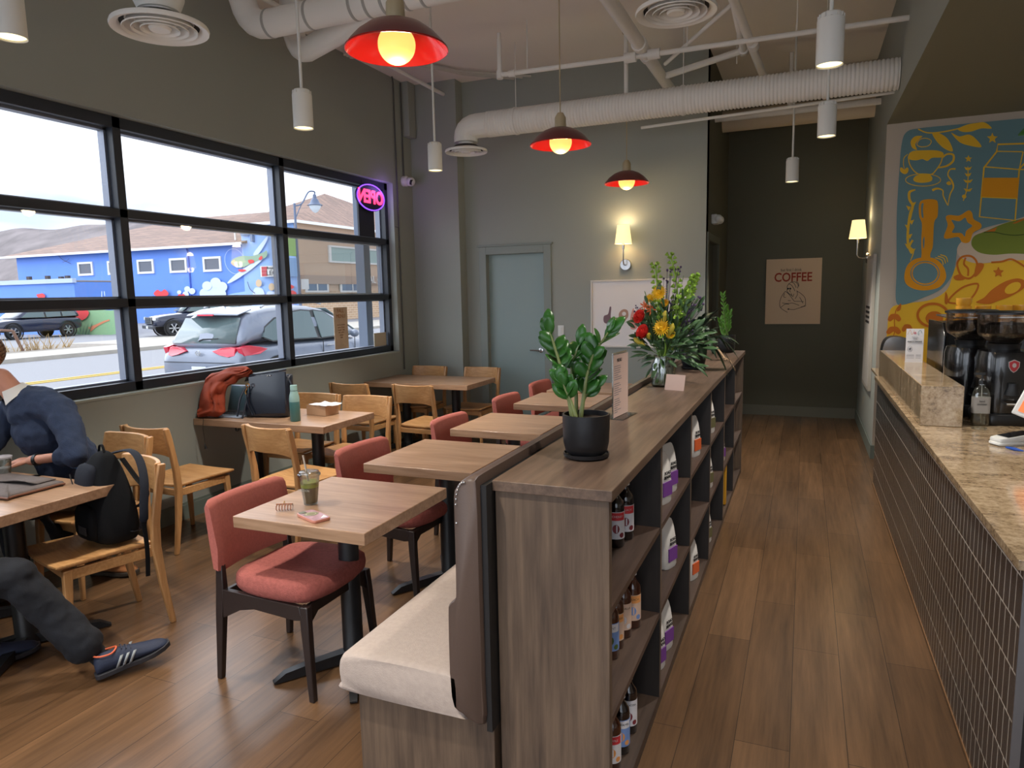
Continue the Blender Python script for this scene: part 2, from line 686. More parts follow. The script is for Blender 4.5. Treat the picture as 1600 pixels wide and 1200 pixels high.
# corridor door
d2 = struct('door_2', G().bb(XC-0.09, XC-0.05, 7.62, 8.52, 0, 2.16), M('dark_door_paint', (62, 66, 60), 0.5))
obj('door_casing', G().bb(XC-0.001, XC+0.02, 7.54, 7.62, 0, 2.24).bb(XC-0.001, XC+0.02, 8.52, 8.60, 0, 2.24).bb(XC-0.001, XC+0.02, 7.62, 8.52, 2.16, 2.24), M('olive_casing', (98, 100, 84), 0.5), d2, bevel=0.003)

# the big window: opening y -1.42..6.90, z 1.02..2.90
fx0, fx1 = -4.46, -4.375
g = G()
WY0, WY1, WZ0, WZ1 = -1.42, 6.90, 1.02, 2.90
g.bb(fx0, fx1, WY0, WY1, WZ0, WZ0+0.065).bb(fx0, fx1, WY0, WY1, WZ1-0.075, WZ1)
g.bb(fx0, fx1, WY0, WY0+0.06, WZ0, WZ1).bb(fx0, fx1, WY1-0.06, WY1, WZ0, WZ1)
for y in (0.27, 1.91, 3.53, 5.17):
    g.bb(fx0, fx1, y-0.032, y+0.032, WZ0, WZ1)
for z in (1.64, 2.255):
    g.bb(fx0, fx1, WY0, WY1, z-0.03, z+0.03)
w1 = struct('window_1', g, framem, bevel=0.003)
g = G()
ys = [WY0+0.06, 0.27-0.032, 0.27+0.032, 1.91-0.032, 1.91+0.032, 3.53-0.032, 3.53+0.032, 5.17-0.032, 5.17+0.032, WY1-0.06]
zs = [WZ0+0.065, 1.61, 1.67, 2.225, 2.285, WZ1-0.075]
for i in range(0, 10, 2):
    for j in range(0, 6, 2):
        g.add([(-4.43, ys[i], zs[j]), (-4.43, ys[i+1], zs[j]), (-4.43, ys[i+1], zs[j+1]), (-4.43, ys[i], zs[j+1])], [(0, 1, 2, 3)])
obj('pane', g, glass, w1)
g = G()     # silver glazing stops round each pane
for i in range(0, 10, 2):
    for j in range(0, 6, 2):
        a, b, c, d = ys[i], ys[i+1], zs[j], zs[j+1]
        g.bb(-4.50, -4.44, a, a+0.018, c, d).bb(-4.50, -4.44, b-0.018, b, c, d).bb(-4.50, -4.44, a, b, c, c+0.015).bb(-4.50, -4.44, a, b, d-0.015, d)
obj('glazing_stop', g, M('grey_gasket', (120, 126, 140), 0.4, metal=0.5), w1)
struct('window_sill', G().bb(XLO+0.03, XL+0.004, WY0, WY1, 1.005, 1.02), M('sill_lit_tone', (170, 178, 170), 0.4), w1)  # sill colour lightened to imitate daylight landing on it

# ================================================================ CEILING SERVICES
ductm = M('white_duct_paint', (234, 233, 229), 0.5)


def arc(p0, p1, p2, n=6):
    """quadratic bend points"""
    return [Vector(p0)*(1-t)**2+Vector(p1)*2*t*(1-t)+Vector(p2)*t*t for t in [i/n for i in range(n+1)]]


def diffuser(root, x, y, z, r):
    g = G().lathe([(0.34*r, 0.10), (0.36*r, 0.045), (0.62*r, 0.035), (0.98*r, 0.012), (r, 0.0), (0.985*r, -0.012), (0.86*r, -0.004), (0.80*r, 0.012)], 40, (x, y, z))
    obj('diffuser_bell', g, ductm, root)
    for k, q in enumerate((0.76, 0.58, 0.40)):
        g = G().lathe([(q*r, -0.008), (q*r*0.99, -0.014), ((q-0.10)*r, 0.012), ((q-0.13)*r, 0.03), ((q-0.11)*r, 0.03), (q*r-0.012, -0.004)], 36, (x, y, z))
        obj('diffuser_ring', g, ductm, root)
    obj('diffuser_core', G().lathe([(0.0001, -0.012), (0.20*r, -0.014), (0.235*r, -0.002), (0.2*r, 0.02), (0.0001, 0.03)], 24, (x, y, z)), ductm, root)
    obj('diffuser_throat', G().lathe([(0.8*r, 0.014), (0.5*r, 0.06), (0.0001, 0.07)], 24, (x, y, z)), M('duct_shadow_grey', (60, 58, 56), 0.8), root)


# spiral duct across the room
t = thing('spiral_duct', 'long white spiral air duct crossing the room, ending in a round diffuser at left', 'duct', (-3.2, 6.55, 3.08))
dx = t.location
pr = []
for k in range(0, 118):
    x = -2.95+k*0.0305
    pr += [(0.1235, x), (0.1165, x+0.006), (0.1165, x+0.010), (0.1235, x+0.016)]
obj('duct_body', G().lathe(pr, 28, (3.2, 0, 0.235), 'x'), ductm, t, sharp=60)
g = G()
el = [Vector((0.0, 0, 0.085)), Vector((0.0, 0, 0.13))]+arc((0.0, 0, 0.13), (0.0, 0, 0.235), (0.13, 0, 0.235), 5)[1:]+[Vector((0.28, 0, 0.235))]
g.tube(el, [0.118]*len(el), 24)
obj('elbow', g, ductm, t, sharp=12)
diffuser(t, 0, 0, 0, 0.215)
for x in (0.55, 2.15, 3.3):
    obj('hanger_wire', G().tube([(x, 0.0, 0.36), (x, 0, 0.965)], 0.004, 5).lathe([(0.1245, x-0.012), (0.129, x-0.01), (0.129, x+0.01), (0.1245, x+0.012)], 28, (0, 0, 0.235), 'x'), ductm, t)
# thicker pipe riser that meets the spiral duct
# ducts at upper left with wye and two risers
t = thing('branch_duct', 'smooth white round duct with a wye branch and two risers near the window wall', 'duct', (-3.95, 4.35, 3.66))
g = G()
g.tube(arc((-0.02, 0, 0.42), (-0.02, 0, 0.0), (0.22, 0, 0), 7)+[Vector((1.0, 0, 0)), Vector((4.45, 0, 0))], 0.098, 24)
obj('main_run', g, ductm, t, sharp=25)
g = G().tube(arc((0.02, 0.52, 0.39), (0.02, 0.52, -0.04), (0.2, 0.47, -0.04), 7)+[Vector((0.75, 0.25, -0.02)), Vector((1.25, 0.0, 0))], 0.088, 22)
obj('branch_run', g, ductm, t, sharp=25)
for x in (0.25, 0.62, 1.0, 1.12, 1.25, 1.42, 1.55, 2.4, 3.3):
    obj('seam_band', G().lathe([(0.0985, x-0.012), (0.1015, x-0.006), (0.1015, x+0.006), (0.0985, x+0.012)], 24, (0, 0, 0), 'x'), M('duct_seam_grey', (168, 168, 164), 0.5), t)
g = G().tube([(0.62, 0, 0.1), (0.66, 0.05, 0.43)], 0.006, 5).tube([(0.62, 0, 0.1), (0.55, -0.03, 0.43)], 0.006, 5)
obj('hanger_wire', g, ductm, t)
# diffuser upper left
t = thing('ceiling_diffuser', 'round white ceiling diffuser on a short duct above the window', 'air diffuser', (-3.09, 2.80, 3.035), group=None)
diffuser(t, 0, 0, 0, 0.235)
g = G().tube([(0, 0, 0.08), (0, 0, 0.14), (0.0, 0.0, 0.3), (0.02, 0, 0.6), (0.02, 0, 1.01)], [0.10, 0.125, 0.135, 0.13, 0.13], 24)
obj('drop_duct', g, ductm, t)
t = thing('ceiling_diffuser', 'big round white ceiling diffuser at the top centre, over the bookcase aisle', 'air diffuser', (-0.745, 4.36, 3.26))
diffuser(t, 0, 0, 0, 0.235)
obj('drop_duct', G().tube([(0, 0, 0.08), (0, 0, 0.14), (0, 0, 0.79)], [0.10, 0.12, 0.12], 24), ductm, t)
# second duct in the corridor with beam
t = tag(obj('corridor_duct', G().tube([(XC, 8.85, 3.60), (XR, 8.85, 3.60)], 0.12, 24), M('duct_warm_white', (206, 190, 168), 0.6)), 'plain cream duct across the corridor behind the white strut pipe', 'duct')
tag(obj('cross_pipe', G().tube([(XC, 8.1, 3.47), (XR, 8.1, 3.47)], 0.033, 12), ductm), 'white strut pipe across the corridor just below the spiral duct', 'pipe')
tag(obj('ceiling_beam', G().bb(XC, XR, 8.95, 9.05, 3.75, ZC), walldark), 'dark painted joist over the corridor duct', 'beam')


def pipe(label, segs, r, fittings=(), cat='pipe', name='sprinkler_pipe'):
    t = thing(name, label, cat, segs[0][0])
    o0 = Vector(segs[0][0])
    for s in segs:
        obj('pipe_run', G().tube([Vector(p)-o0 for p in s], r if len(s) < 4 else r, 12), ductm, t, sharp=50)
    for p, d, rr, ln in fittings:
        p = Vector(p)-o0
        d = Vector(d).normalized()
        obj('pipe_coupling', G().tube([p-d*ln, p+d*ln], rr, 12), ductm, t)
    return t


pipe('long thin white sprinkler pipe running crosswise just above the spiral duct', [[(-2.62, 6.1, 3.62), (-1.4, 6.1, 3.60), (XR, 6.1, 3.585)], [(-2.62, 6.1, 3.62), (-2.62, 6.1, 3.93)]], 0.021,
     [((-2.62, 6.1, 3.62), (0, 0, 1), 0.03, 0.035), ((-2.62, 6.1, 3.93), (0, 0, 1), 0.017, 0.05), ((-1.42, 6.1, 3.6), (1, 0, 0), 0.042, 0.05), ((-1.22, 6.1, 3.6), (1, 0, 0), 0.042, 0.05), ((-2.5, 6.1, 3.618), (1, 0, 0), 0.03, 0.03)])
pipe('thick white main pipe running lengthwise under the ceiling above the bookcase', [[(-1.32, YF, 3.66), (-1.32, 5.9, 3.66), (-1.32, 7.5, 3.66)]], 0.052,
     [((-1.32, 6.0, 3.66), (0, 1, 0), 0.064, 0.04), ((-1.32, 6.3, 3.66), (0, 1, 0), 0.064, 0.04)])
pipe('slim white conduit running lengthwise high beside the window wall', [[(-3.85, YF, 3.9), (-3.85, 7.33, 3.9)]], 0.02)
pipe('slanting white branch pipe rising from the main pipe to the right', [[(-1.27, 6.95, 3.66), (-0.55, 6.6, 3.68), (-0.52, 5.2, 3.66)]], 0.03, [((-0.55, 6.6, 3.68), (0, 1, 0.1), 0.042, 0.04)])
pipe('white diagonal pipe crossing from upper right down to the spiral duct', [[(-0.53, 5.3, 3.66), (-0.42, 7.1, 3.60), (-0.40, 7.3, 3.60)]], 0.034, [((-0.45, 6.3, 3.62), (0.05, 1, -0.03), 0.044, 0.05)])
pipe('thin white brace rod slanting between ceiling and main pipe', [[(-0.42, 5.6, 3.8), (-1.22, 6.6, 3.66)]], 0.017)
pipe('thin white conduit along the underside of the spiral duct', [[(-1.5, 6.9, 3.2), (XR, 6.9, 3.26)]], 0.014)
pipe('short white stub pipe dropping to the corridor strut', [[(-0.20, 8.1, 3.5), (-0.20, 8.1, ZC)]], 0.02, [((-0.20, 8.1, 3.52), (0, 0, 1), 0.032, 0.03)])
pipe('short white drop pipe passing behind the spiral duct', [[(-1.58, 6.62, 3.2+0.24), (-1.58, 6.62, ZC)]], 0.02)
for x, y in ((-2.35, 6.1), (-0.95, 6.1), (-0.62, 6.75), (-0.12, 6.1)):
    tag(obj('hanger_rod', G().tube([(x, y, 3.62), (x, y, ZC)], 0.005, 5), ductm), {-2.35: 'thin hanger rod near the left end of the long sprinkler pipe', -0.95: 'thin hanger rod right of the main pipe, holding the sprinkler pipe', -0.62: 'thin hanger rod holding the slanting branch pipe', -0.12: 'thin hanger rod near the hanging white cylinder lamps'}[x], 'rod')
g = G()
for k in range(3):
    y0 = 7.05-k*0.07
    g.tube(arc((XL+0.03, y0-0.9+0.02*k, ZC-0.03), (-3.9, y0-0.7, ZC-0.03), (-3.5, y0+0.1, ZC-0.03), 6)+[Vector((-3.05+0.1*k, YB, ZC-0.04))], 0.012, 6)
tag(obj('ceiling_conduit', g, M('conduit_white', (200, 198, 190), 0.5)), 'three parallel thin conduits running across the ceiling to the back wall corner', 'conduit')
wire = M('grey_conduit', (88, 88, 84), 0.5)
tag(obj('wall_conduit', G().tube([(XL+0.012, 6.98, 0.8), (XL+0.012, 6.98, 3.98), (XL+0.05, 6.9, 4.03)], 0.009, 6).tube([(XL+0.012, 6.90, 2.42), (XL+0.012, 6.98, 2.42)], 0.004, 5), wire), 'thin dark conduit running down the wall right of the window', 'conduit')
t = thing('security_camera', 'white dome security camera on the wall beside the window corner', 'camera', (XL, 7.13, 2.95))
obj('mount', G().lathe([(0.0001, 0), (0.058, 0), (0.06, 0.05), (0.045, 0.07), (0.0001, 0.075)], 18, (0, 0, 0), 'x'), white, t)
obj('dome', G().sphere((0.10, 0.0, -0.01), 0.052, 16, 12), white, t)
obj('lens', G().lathe([(0.0001, 0), (0.03, 0), (0.034, -0.02), (0.0001, -0.02)], 14, (0, 0, 0)).xf(Matrix.Translation((0.135, -0.02, -0.025)) @ Matrix.Rotation(R(110), 4, 'Y')), blackm, t)
obj('conduit_drop', G().tube([(0.014, 0.0, 0.05), (0.014, 0.0, 1.08)], 0.009, 6), wire, t)
tag(obj('wall_box', G().bb(XL, XL+0.09, 7.16, 7.31, 3.45, ZC), wallm, bevel=0.006), 'sage painted boxed chase high on the wall in the corner', 'box')

# ================================================================ LAMPS
warm = (1.0, 0.80, 0.50)
bulb = M('warm_bulb', (255, 206, 108), 0.4, emit=0.42)
bulbhot = M('warm_bulb_bright', (255, 232, 150), 0.4, emit=0.7)
discm = M('downlight_disc', (255, 232, 170), 0.4, emit=1.0)
redin = M('red_enamel', (150, 18, 16), 0.22, coat=0.6)
redout = M('maroon_enamel', (96, 30, 34), 0.3, coat=0.3)
creamp = M('cream_plastic', (176, 160, 128), 0.5)


def red_lamp(loc, label):
    t = thing('pendant_lamp', label, 'pendant lamp', loc, group='red dish pendant lamps over the banquette tables')
    R0 = 0.212
    pr = [(0.03, 0.115), (0.07, 0.108), (0.12, 0.088), (0.165, 0.055), (0.198, 0.02), (R0, 0.0)]
    obj('shade_outer', G().lathe([(r, z+0.003) for r, z in pr], 48), redout, t)
    obj('shade_inner', G().lathe([(r-0.001, z-0.002) for r, z in pr]+[(R0+0.002, -0.002), (R0+0.002, 0.004)], 48), redin, t)
    obj('bulb', G().sphere((0, 0, 0.02), 0.078, 28, 20), bulb, t)
    obj('socket', G().lathe([(0.0001, 0.22), (0.02, 0.215), (0.038, 0.185), (0.04, 0.12), (0.034, 0.105), (0.0001, 0.1)], 20), creamp, t)
    obj('cord', G().tube([(0, 0, 0.215), (0, 0, ZC-loc[2])], 0.0045, 6), creamp, t)
    obj('ceiling_cup', G().lathe([(0.0001, -0.03), (0.04, -0.03), (0.05, 0), (0.0001, 0)], 16, (0, 0, ZC-loc[2])), creamp, t)
    light('lamp_glow', 'POINT', (0, 0, -0.08), 2.5, warm, t, shadow_soft_size=0.06)


red_lamp((-1.60, 2.645, 2.665), 'nearest and largest red dish pendant lamp, hung at top left of centre')
red_lamp((-1.60, 4.77, 2.665), 'middle red dish pendant lamp, hung in front of the white spiral duct')
red_lamp((-1.60, 6.73, 2.665), 'farthest and smallest red dish pendant lamp, near the back wall sconce')


def can_lamp(loc, label, e=14, rod=0.009, scale=1.0):
    t = thing('cylinder_pendant', label, 'pendant lamp', loc, group='white cylinder downlights on stems')
    r = 0.058*scale
    obj('can', G().lathe([(r*0.93, -0.105), (r, -0.108), (r, 0.085), (r*0.97, 0.09), (0.0001, 0.09)], 28), white, t)
    g = G().lathe([(r*0.86, 0.09), (r*0.86, 0.108), (r*0.75, 0.115), (0.0001, 0.115)], 24)
    for k in range(12):
        a = k*PI/6
        g.box((r*0.9*math.cos(a), r*0.9*math.sin(a), 0.099), (0.008, 0.008, 0.016), a)
    obj('heat_sink_cap', g, white, t)
    obj('lens_disc', G().lathe([(r*0.93, -0.1), (0.0001, -0.1)], 24), discm, t)
    obj('stem', G().tube([(0, 0, 0.115), (0, 0, ZC-loc[2])], rod, 8), white, t)
    light('beam', 'SPOT', (0, 0, -0.115), e*4.6, (1, 0.93, 0.83), t, spot_size=R(95), spot_blend=0.6, shadow_soft_size=0.05)


can_lamp((-2.93, 1.93, 2.80), 'white cylinder downlight cut off by the top left edge of the photo', 10)
can_lamp((-2.81, 3.54, 2.765), 'white cylinder downlight hanging in front of the wall above the middle window')
can_lamp((-2.82, 5.19, 2.765), 'white cylinder downlight hanging left of the round duct diffuser')
can_lamp((0.07, 3.60, 2.745), 'largest white cylinder downlight, hanging in front of the spiral duct at right', 10)
can_lamp((0.10, 5.26, 2.75), 'white cylinder downlight hanging just under the spiral duct at right', 12)
can_lamp((-0.146, 7.30, 2.75), 'farthest white cylinder downlight, hanging in the corridor mouth', 14)

added_can_lab = {(-2.82, 0.28): 'window side row, just behind the camera', (-2.82, -1.4): 'window side row, far behind the camera', (0.08, 1.95): 'aisle row, above the near counter end', (0.08, 0.3): 'aisle row, just behind the camera', (0.08, -1.4): 'aisle row, far behind the camera', (-1.4, 0.9): 'middle row, above the bench end', (-1.4, -1.2): 'middle row, far behind the camera'}
for (x, y), q in added_can_lab.items():  # added downlights outside the view, there to light the foreground
    can_lamp((x, y, 2.95), 'added unseen white cylinder downlight of the '+q, 7 if x > -1 else 14)
for y in (0.6, 2.4, 4.2, 6.0):  # added soffit lights out of view, brightening the counter and mural
    t = thing('added_downlight', 'added unseen downlight in the soffit, '+{0.6: 'behind the camera', 2.4: 'over the near end of the counter', 4.2: 'over the coffee grinders', 6.0: 'nearest the mural'}[y], 'added ceiling light', (2.0, y, ZS))
    obj('trim_ring', G().lathe([(0.05, -0.002), (0.068, -0.006), (0.07, 0)], 24), white, t)
    obj('lens', G().lathe([(0.0001, -0.003), (0.05, -0.003)], 24), discm, t)
    light('beam', 'SPOT', (0, 0, -0.01), 28, (1, 0.93, 0.83), t, spot_size=R(120), spot_blend=0.7, shadow_soft_size=0.05)

shadem = M('pleated_lamp_shade', (255, 226, 160), 0.8, emit=0.45)


def sconce(loc, rz, label, e):
    t = thing('wall_sconce', label, 'wall lamp', loc, rz)
    # local: wall at y=0, lamp stands out towards -y
    obj('backplate', G().lathe([(0.0001, -0.03), (0.055, -0.03), (0.062, -0.02), (0.062, 0), (0.0001, 0)], 28, (0.0, 0, 0), 'y'), chrome, t)
    g = G().tube([(0, -0.02, 0), (0, -0.06, -0.005), (0, -0.10, 0.0), (0, -0.12, 0.03), (0, -0.12, 0.2)], 0.007, 8)
    g.lathe([(0.012, 0.16), (0.014, 0.2), (0.014, 0.23), (0.01, 0.24)], 12, (0, -0.12, 0), cap=True)
    obj('arm', g, chrome, t)
    rings = []
    for z, r in ((0.215, 0.088), (0.30, 0.077), (0.412, 0.062)):
        rings.append([((r+0.0016*(k % 2))*math.cos(2*PI*k/72), -0.12+(r+0.0016*(k % 2))*math.sin(2*PI*k/72), z) for k in range(72)])
    obj('lamp_shade', G().loft(rings, cap=False), shadem, t, sharp=80)
    light('lamp_glow', 'POINT', (0, -0.13, 0.42), e, warm, t, shadow_soft_size=0.05)
    light('lamp_glow_low', 'POINT', (0, -0.12, 0.19), e*0.5, warm, t, shadow_soft_size=0.05)
    return t


sconce((-1.79, YB, 1.93), 0, 'lit wall sconce with pleated cream shade above the white hand sign poster', 1.0)
sconce((XR, 8.72, 1.96), -PI/2, 'lit wall sconce with pleated cream shade on the corridor right wall', 1.0)
t = thing('emergency_light', 'white emergency light high on the corridor left wall above the door', 'emergency light', (XC, 8.0, 2.40))
obj('housing', G().bb(0, 0.06, -0.1, 0.1, -0.05, 0.05), white, t, bevel=0.008)
for y in (-0.13, 0.13):
    obj('lamp_head', G().sphere((0.07, y*0.6, 0.0), 0.045, 12, 8), white, t)
tag(obj('light_switch', G().bb(-2.57, -2.50, YB-0.008, YB, 1.16, 1.28).bb(-2.548, -2.522, YB-0.014, YB-0.008, 1.19, 1.25), M('switch_white', (220, 222, 218), 0.4), bevel=0.002), 'white rocker light switch on the wall right of the green door', 'light switch')

# ================================================================ SHELVING UNIT AND BANQUETTE
SX0, SX1, SY0, SY1, SH = -0.83, -0.484, 1.83, 6.46, 1.105
t = thing('shelving_unit', 'long dark walnut open bookcase with a broad top dividing the room from the aisle', 'bookcase', (-0.65, 4.1, 0))
L = lambda g: g.xf(Matrix.Translation((0.65, -4.1, 0)))
obj('top_board', L(G().bb(SX0-0.005, SX1+0.012, SY0-0.012, SY1+0.012, SH-0.032, SH)), walnut, t, bevel=0.002)
obj('end_panel', L(G().bb(SX0, SX1, SY0, SY0+0.03, 0.0, SH-0.032)), walnutv, t, bevel=0.001)
obj('end_panel', L(G().bb(SX0, SX1, SY1-0.03, SY1, 0.0, SH-0.032)), walnutv, t, bevel=0.001)
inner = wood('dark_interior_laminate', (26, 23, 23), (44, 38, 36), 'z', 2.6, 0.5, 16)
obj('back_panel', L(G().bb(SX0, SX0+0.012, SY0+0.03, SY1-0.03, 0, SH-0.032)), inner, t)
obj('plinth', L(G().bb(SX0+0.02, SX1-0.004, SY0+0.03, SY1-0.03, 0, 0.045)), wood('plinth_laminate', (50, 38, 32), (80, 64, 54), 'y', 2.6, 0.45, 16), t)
DY = [SY0+0.015+k*(SY1-SY0-0.03)/6 for k in range(7)]
for y in DY[1:-1]:
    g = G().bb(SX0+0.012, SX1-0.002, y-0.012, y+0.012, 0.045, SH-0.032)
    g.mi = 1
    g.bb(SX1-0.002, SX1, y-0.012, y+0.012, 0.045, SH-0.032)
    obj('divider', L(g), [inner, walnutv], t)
SHZ = (0.40, 0.745)
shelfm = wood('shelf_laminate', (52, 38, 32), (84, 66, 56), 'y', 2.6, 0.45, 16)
for k in range(6):
    for z in SHZ:
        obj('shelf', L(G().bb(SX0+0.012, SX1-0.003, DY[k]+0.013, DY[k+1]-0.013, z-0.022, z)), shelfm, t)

BY0, BY1 = 1.77, 6.62
t = thing('banquette', 'long beige banquette bench with a brown vinyl back along the bookcase', 'bench', (-1.1, 4.2, 0))
L = lambda g: g.xf(Matrix.Translation((1.1, -4.2, 0)))
obj('plinth', L(G().bb(-1.335, -0.84, BY0+0.03, BY1, 0, 0.355)), walnutv, t, bevel=0.002)
# cushion: long rounded slab
sec = smooth_pts([(-1.385, 0.385), (-1.39, 0.44), (-1.372, 0.482), (-1.30, 0.497), (-1.10, 0.503), (-0.95, 0.498), (-0.925, 0.48), (-0.925, 0.37), (-0.94, 0.356), (-1.36, 0.358)], 4)
rings = []
for y, k in ((BY0-0.012, 0.90), (BY0-0.004, 0.96), (BY0+0.02, 0.995), (BY0+0.3, 1.0), (BY1-0.3, 1.0), (BY1, 0.97)):
    rings.append([(-1.155+(x+1.155)*k, y+0.006*math.sin(x*40+z*30)*(k > 0.99), 0.43+(z-0.43)*k) for x, z in sec])
obj('seat_cushion', L(G().loft(rings)), linen, t, sharp=60, label='beige linen seat cushion')
# back upholstery with a step: thick lower roll, thinner upper part, rounded top
sec = smooth_pts([(-0.855, 0.355), (-0.93, 0.372), (-0.968, 0.42), (-0.97, 0.68), (-0.962, 0.725), (-0.942, 0.745), (-0.937, 0.80), (-0.935, 1.04), (-0.93, 1.085), (-0.90, 1.118), (-0.865, 1.122), (-0.852, 1.10), (-0.852, 0.8), (-0.852, 0.5)], 3)
rings = [[(-0.9+(x+0.9)*k, y, 0.74+(z-0.74)*(1-(1-k)*0.25)) for x, z in sec] for y, k in ((BY0-0.012, 0.88), (BY0, 0.985), (BY0+0.05, 1), (BY1, 1))]
obj('backrest', L(G().loft(rings)), brownvinyl, t, sharp=60, label='brown vinyl upholstered back')
for k in range(9):
    a = k/8
    p = (-0.931+0.03*a*a, 1.03+0.085*math.sin(a*PI/2)) if k else (-0.93, 0.99)
    obj('upholstery_tack', L(G().sphere((p[0]+0.006, BY0-0.013, p[1]-0.006), 0.0035, 6, 4)), chrome, t)
obj('gap_shade_strip', L(G().bb(-0.852, -0.834, BY0+0.005, BY1, 0.33, 1.10)), M('gap_shade_black', (26, 25, 26), 0.6), t)  # black strip imitates the shaded gap behind the backrest

# ================================================================ TABLES


def foot_g(a, L0=0.36):
    g = G()
    c, s = math.cos(a), math.sin(a)
    secs = []
    for q, h0, h1, w in ((0.0, 0.012, 0.062, 0.05), (L0*0.6, 0.008, 0.052, 0.042), (L0-0.05, 0.006, 0.042, 0.036), (L0, 0.006, 0.012, 0.03)):
        secs.append([(c*q-s*w/2*e, s*q+c*w/2*e, z) for e, z in ((-1, h0), (1, h0), (1, h1), (-1, h1))])
    return g.loft(secs)


def table(loc, label, sx, sy, group, cols=((0, 0),), seams=1):
    t = thing('cafe_table', label, 'table', loc, group=group)
    obj('tabletop', G().bb(-sx/2, sx/2, -sy/2, sy/2, 0.70, 0.75), tablem, t, bevel=0.003)
    for cx, cy in cols:
        p = obj('pedestal', G().lathe([(0.0001, 0.0), (0.06, 0.0), (0.06, 0.02), (0.046, 0.05), (0.045, 0.68), (0.045, 0.69), (0.0001, 0.69)], 24, (cx, cy, 0.01)), blackm, t)
        for k in range(4):
            obj('foot', foot_g(R(55+90*k if k % 2 == 0 else 35+90*k)).xf(Matrix.Translation((cx, cy, 0))), blackm, t)
        obj('mounting_plate', G().bb(cx-0.12, cx+0.12, cy-0.12, cy+0.12, 0.69, 0.70), blackm, t)
    return t


gt = 'square tables along the banquette'
TY = (2.48, 3.43, 4.44, 5.56, 6.36)
t1 = table((-1.855, TY[0], 0), 'square oak table nearest the camera, with the green drink on it', 0.655, 0.67, gt)
LB = ['second square oak table along the banquette, empty, behind the one with the green drink', 'third square oak table along the banquette, middle of the row', 'fourth square oak table along the banquette, seen beyond the potted plant leaves', 'farthest square oak table along the banquette, near the back wall']
for y, l in zip(TY[1:], LB):
    dup(t1, (-1.86, y, 0), 0, l, gt)
gw = 'square tables paired against the window wall'
ta = table((-3.98, 2.03, 0), 'left oak table pushed to the window wall in front of the seated man', 0.61, 0.63, gw)
dup(ta, (-3.44, 2.03, 0), 0, 'oak table with the grey sleeve, its corner by the black backpack', gw).scale = (0.98, 1, 1)
dup(ta, (-3.99, 4.22, 0), 0, 'oak table by the window holding the laptop and rust scarf', gw)
dup(ta, (-3.385, 4.22, 0), 0, 'oak table holding the handbag, teal bottle and cardboard box', gw)
dup(ta, (-3.985, 6.5, 0), 0, 'far oak table in the window corner, left half of the pair', gw).scale = (1, 1.1, 1)
dup(ta, (-3.375, 6.5, 0), 0, 'far oak table near the green door, right half of the pair', gw).scale = (1, 1.1, 1)

# ================================================================ WOODEN CHAIRS (face +y, origin on the floor)


def wood_chair(loc, rz, label, group):
    t = thing('wooden_chair', label, 'chair', loc, rz, group)
    out = []
    for x, y in smooth_pts([(-0.20, 0.235), (0, 0.245), (0.20, 0.235), (0.225, 0.20), (0.215, 0.0), (0.20, -0.18), (0.175, -0.205), (0, -0.21), (-0.175, -0.205), (-0.20, -0.18), (-0.215, 0.0), (-0.225, 0.20)], 3):
        out.append((x, y))
    rings = []
    for k, z0, z1 in ((0.0001, .425, .425), (0.5, .425, .425), (0.9, .428, .428), (0.985, .436, .436), (1.0, .444, .444), (0.99, .451, .451), (0.9, .450, .450), (0.6, .441, .441), (0.3, .437, .437), (0.0001, .436, .436)):
        rings.append([(x*k, y*k, z0+(0.006*(abs(x*k)/0.2)**2) - 0.006*(max(0, -y*k)/0.2)**2) for x, y in out])
    obj('seat', G().loft(rings), oak, t, sharp=50)
    for s in (-1, 1):
        obj('leg', G().legs([(s*0.212, 0.205, 0, 0.024, 0.024), (s*0.20, 0.19, 0.25, 0.032, 0.032), (s*0.193, 0.18, 0.424, 0.036, 0.042)]), oakv, t, bevel=0.005)
        g = G().legs([(s*0.205, -0.268, 0, 0.026, 0.028), (s*0.205, -0.235, 0.22, 0.03, 0.036), (s*0.205, -0.215, 0.42, 0.032, 0.045), (s*0.206, -0.222, 0.55, 0.03, 0.042), (s*0.208, -0.240, 0.66, 0.028, 0.04), (s*0.210, -0.262, 0.77, 0.026, 0.044), (s*0.210, -0.275, 0.838, 0.024, 0.036)])
        obj('leg', g, oakv, t, bevel=0.006)
    # curved back panel: thick, bowed backwards
    rings = []
    for k in range(15):
        a = -1+2*k/14
        x = a*0.198
        bow = -0.055*(1-a*a)
        e = abs(a)**4
        zb, zt = 0.672-0.028*e, 0.838+0.004*e
        th = 0.016+0.012*e
        rings.append([(x, -0.243+bow-th*0.5, zb), (x, -0.243+bow+th*0.5, zb+0.002), (x, -0.262+bow+th*0.6, zt), (x, -0.262+bow-th*0.6, zt)])
    obj('backrest', G().loft(rings), oak, t, bevel=0.005, sharp=50)
    g = G().bb(-0.185, 0.185, 0.17, 0.19, 0.375, 0.426).bb(-0.19, 0.19, -0.215, -0.195, 0.375, 0.42)
    for s in (-1, 1):
        g.bb(s*0.185, s*0.205, -0.2, 0.17, 0.375, 0.424)
    obj('apron', g, oak, t, bevel=0.003)
    g = G()
    for s in (-1, 1):
        g.lathe([(0.0001, -0.006), (0.011, -0.006), (0.011, 0.006), (0.0001, 0.006)], 10, (s*0.212, -0.205, 0.41), 'x')
    obj('bolt_cap', g, M('maple_plug', (214, 186, 150), 0.5), t)
    return t


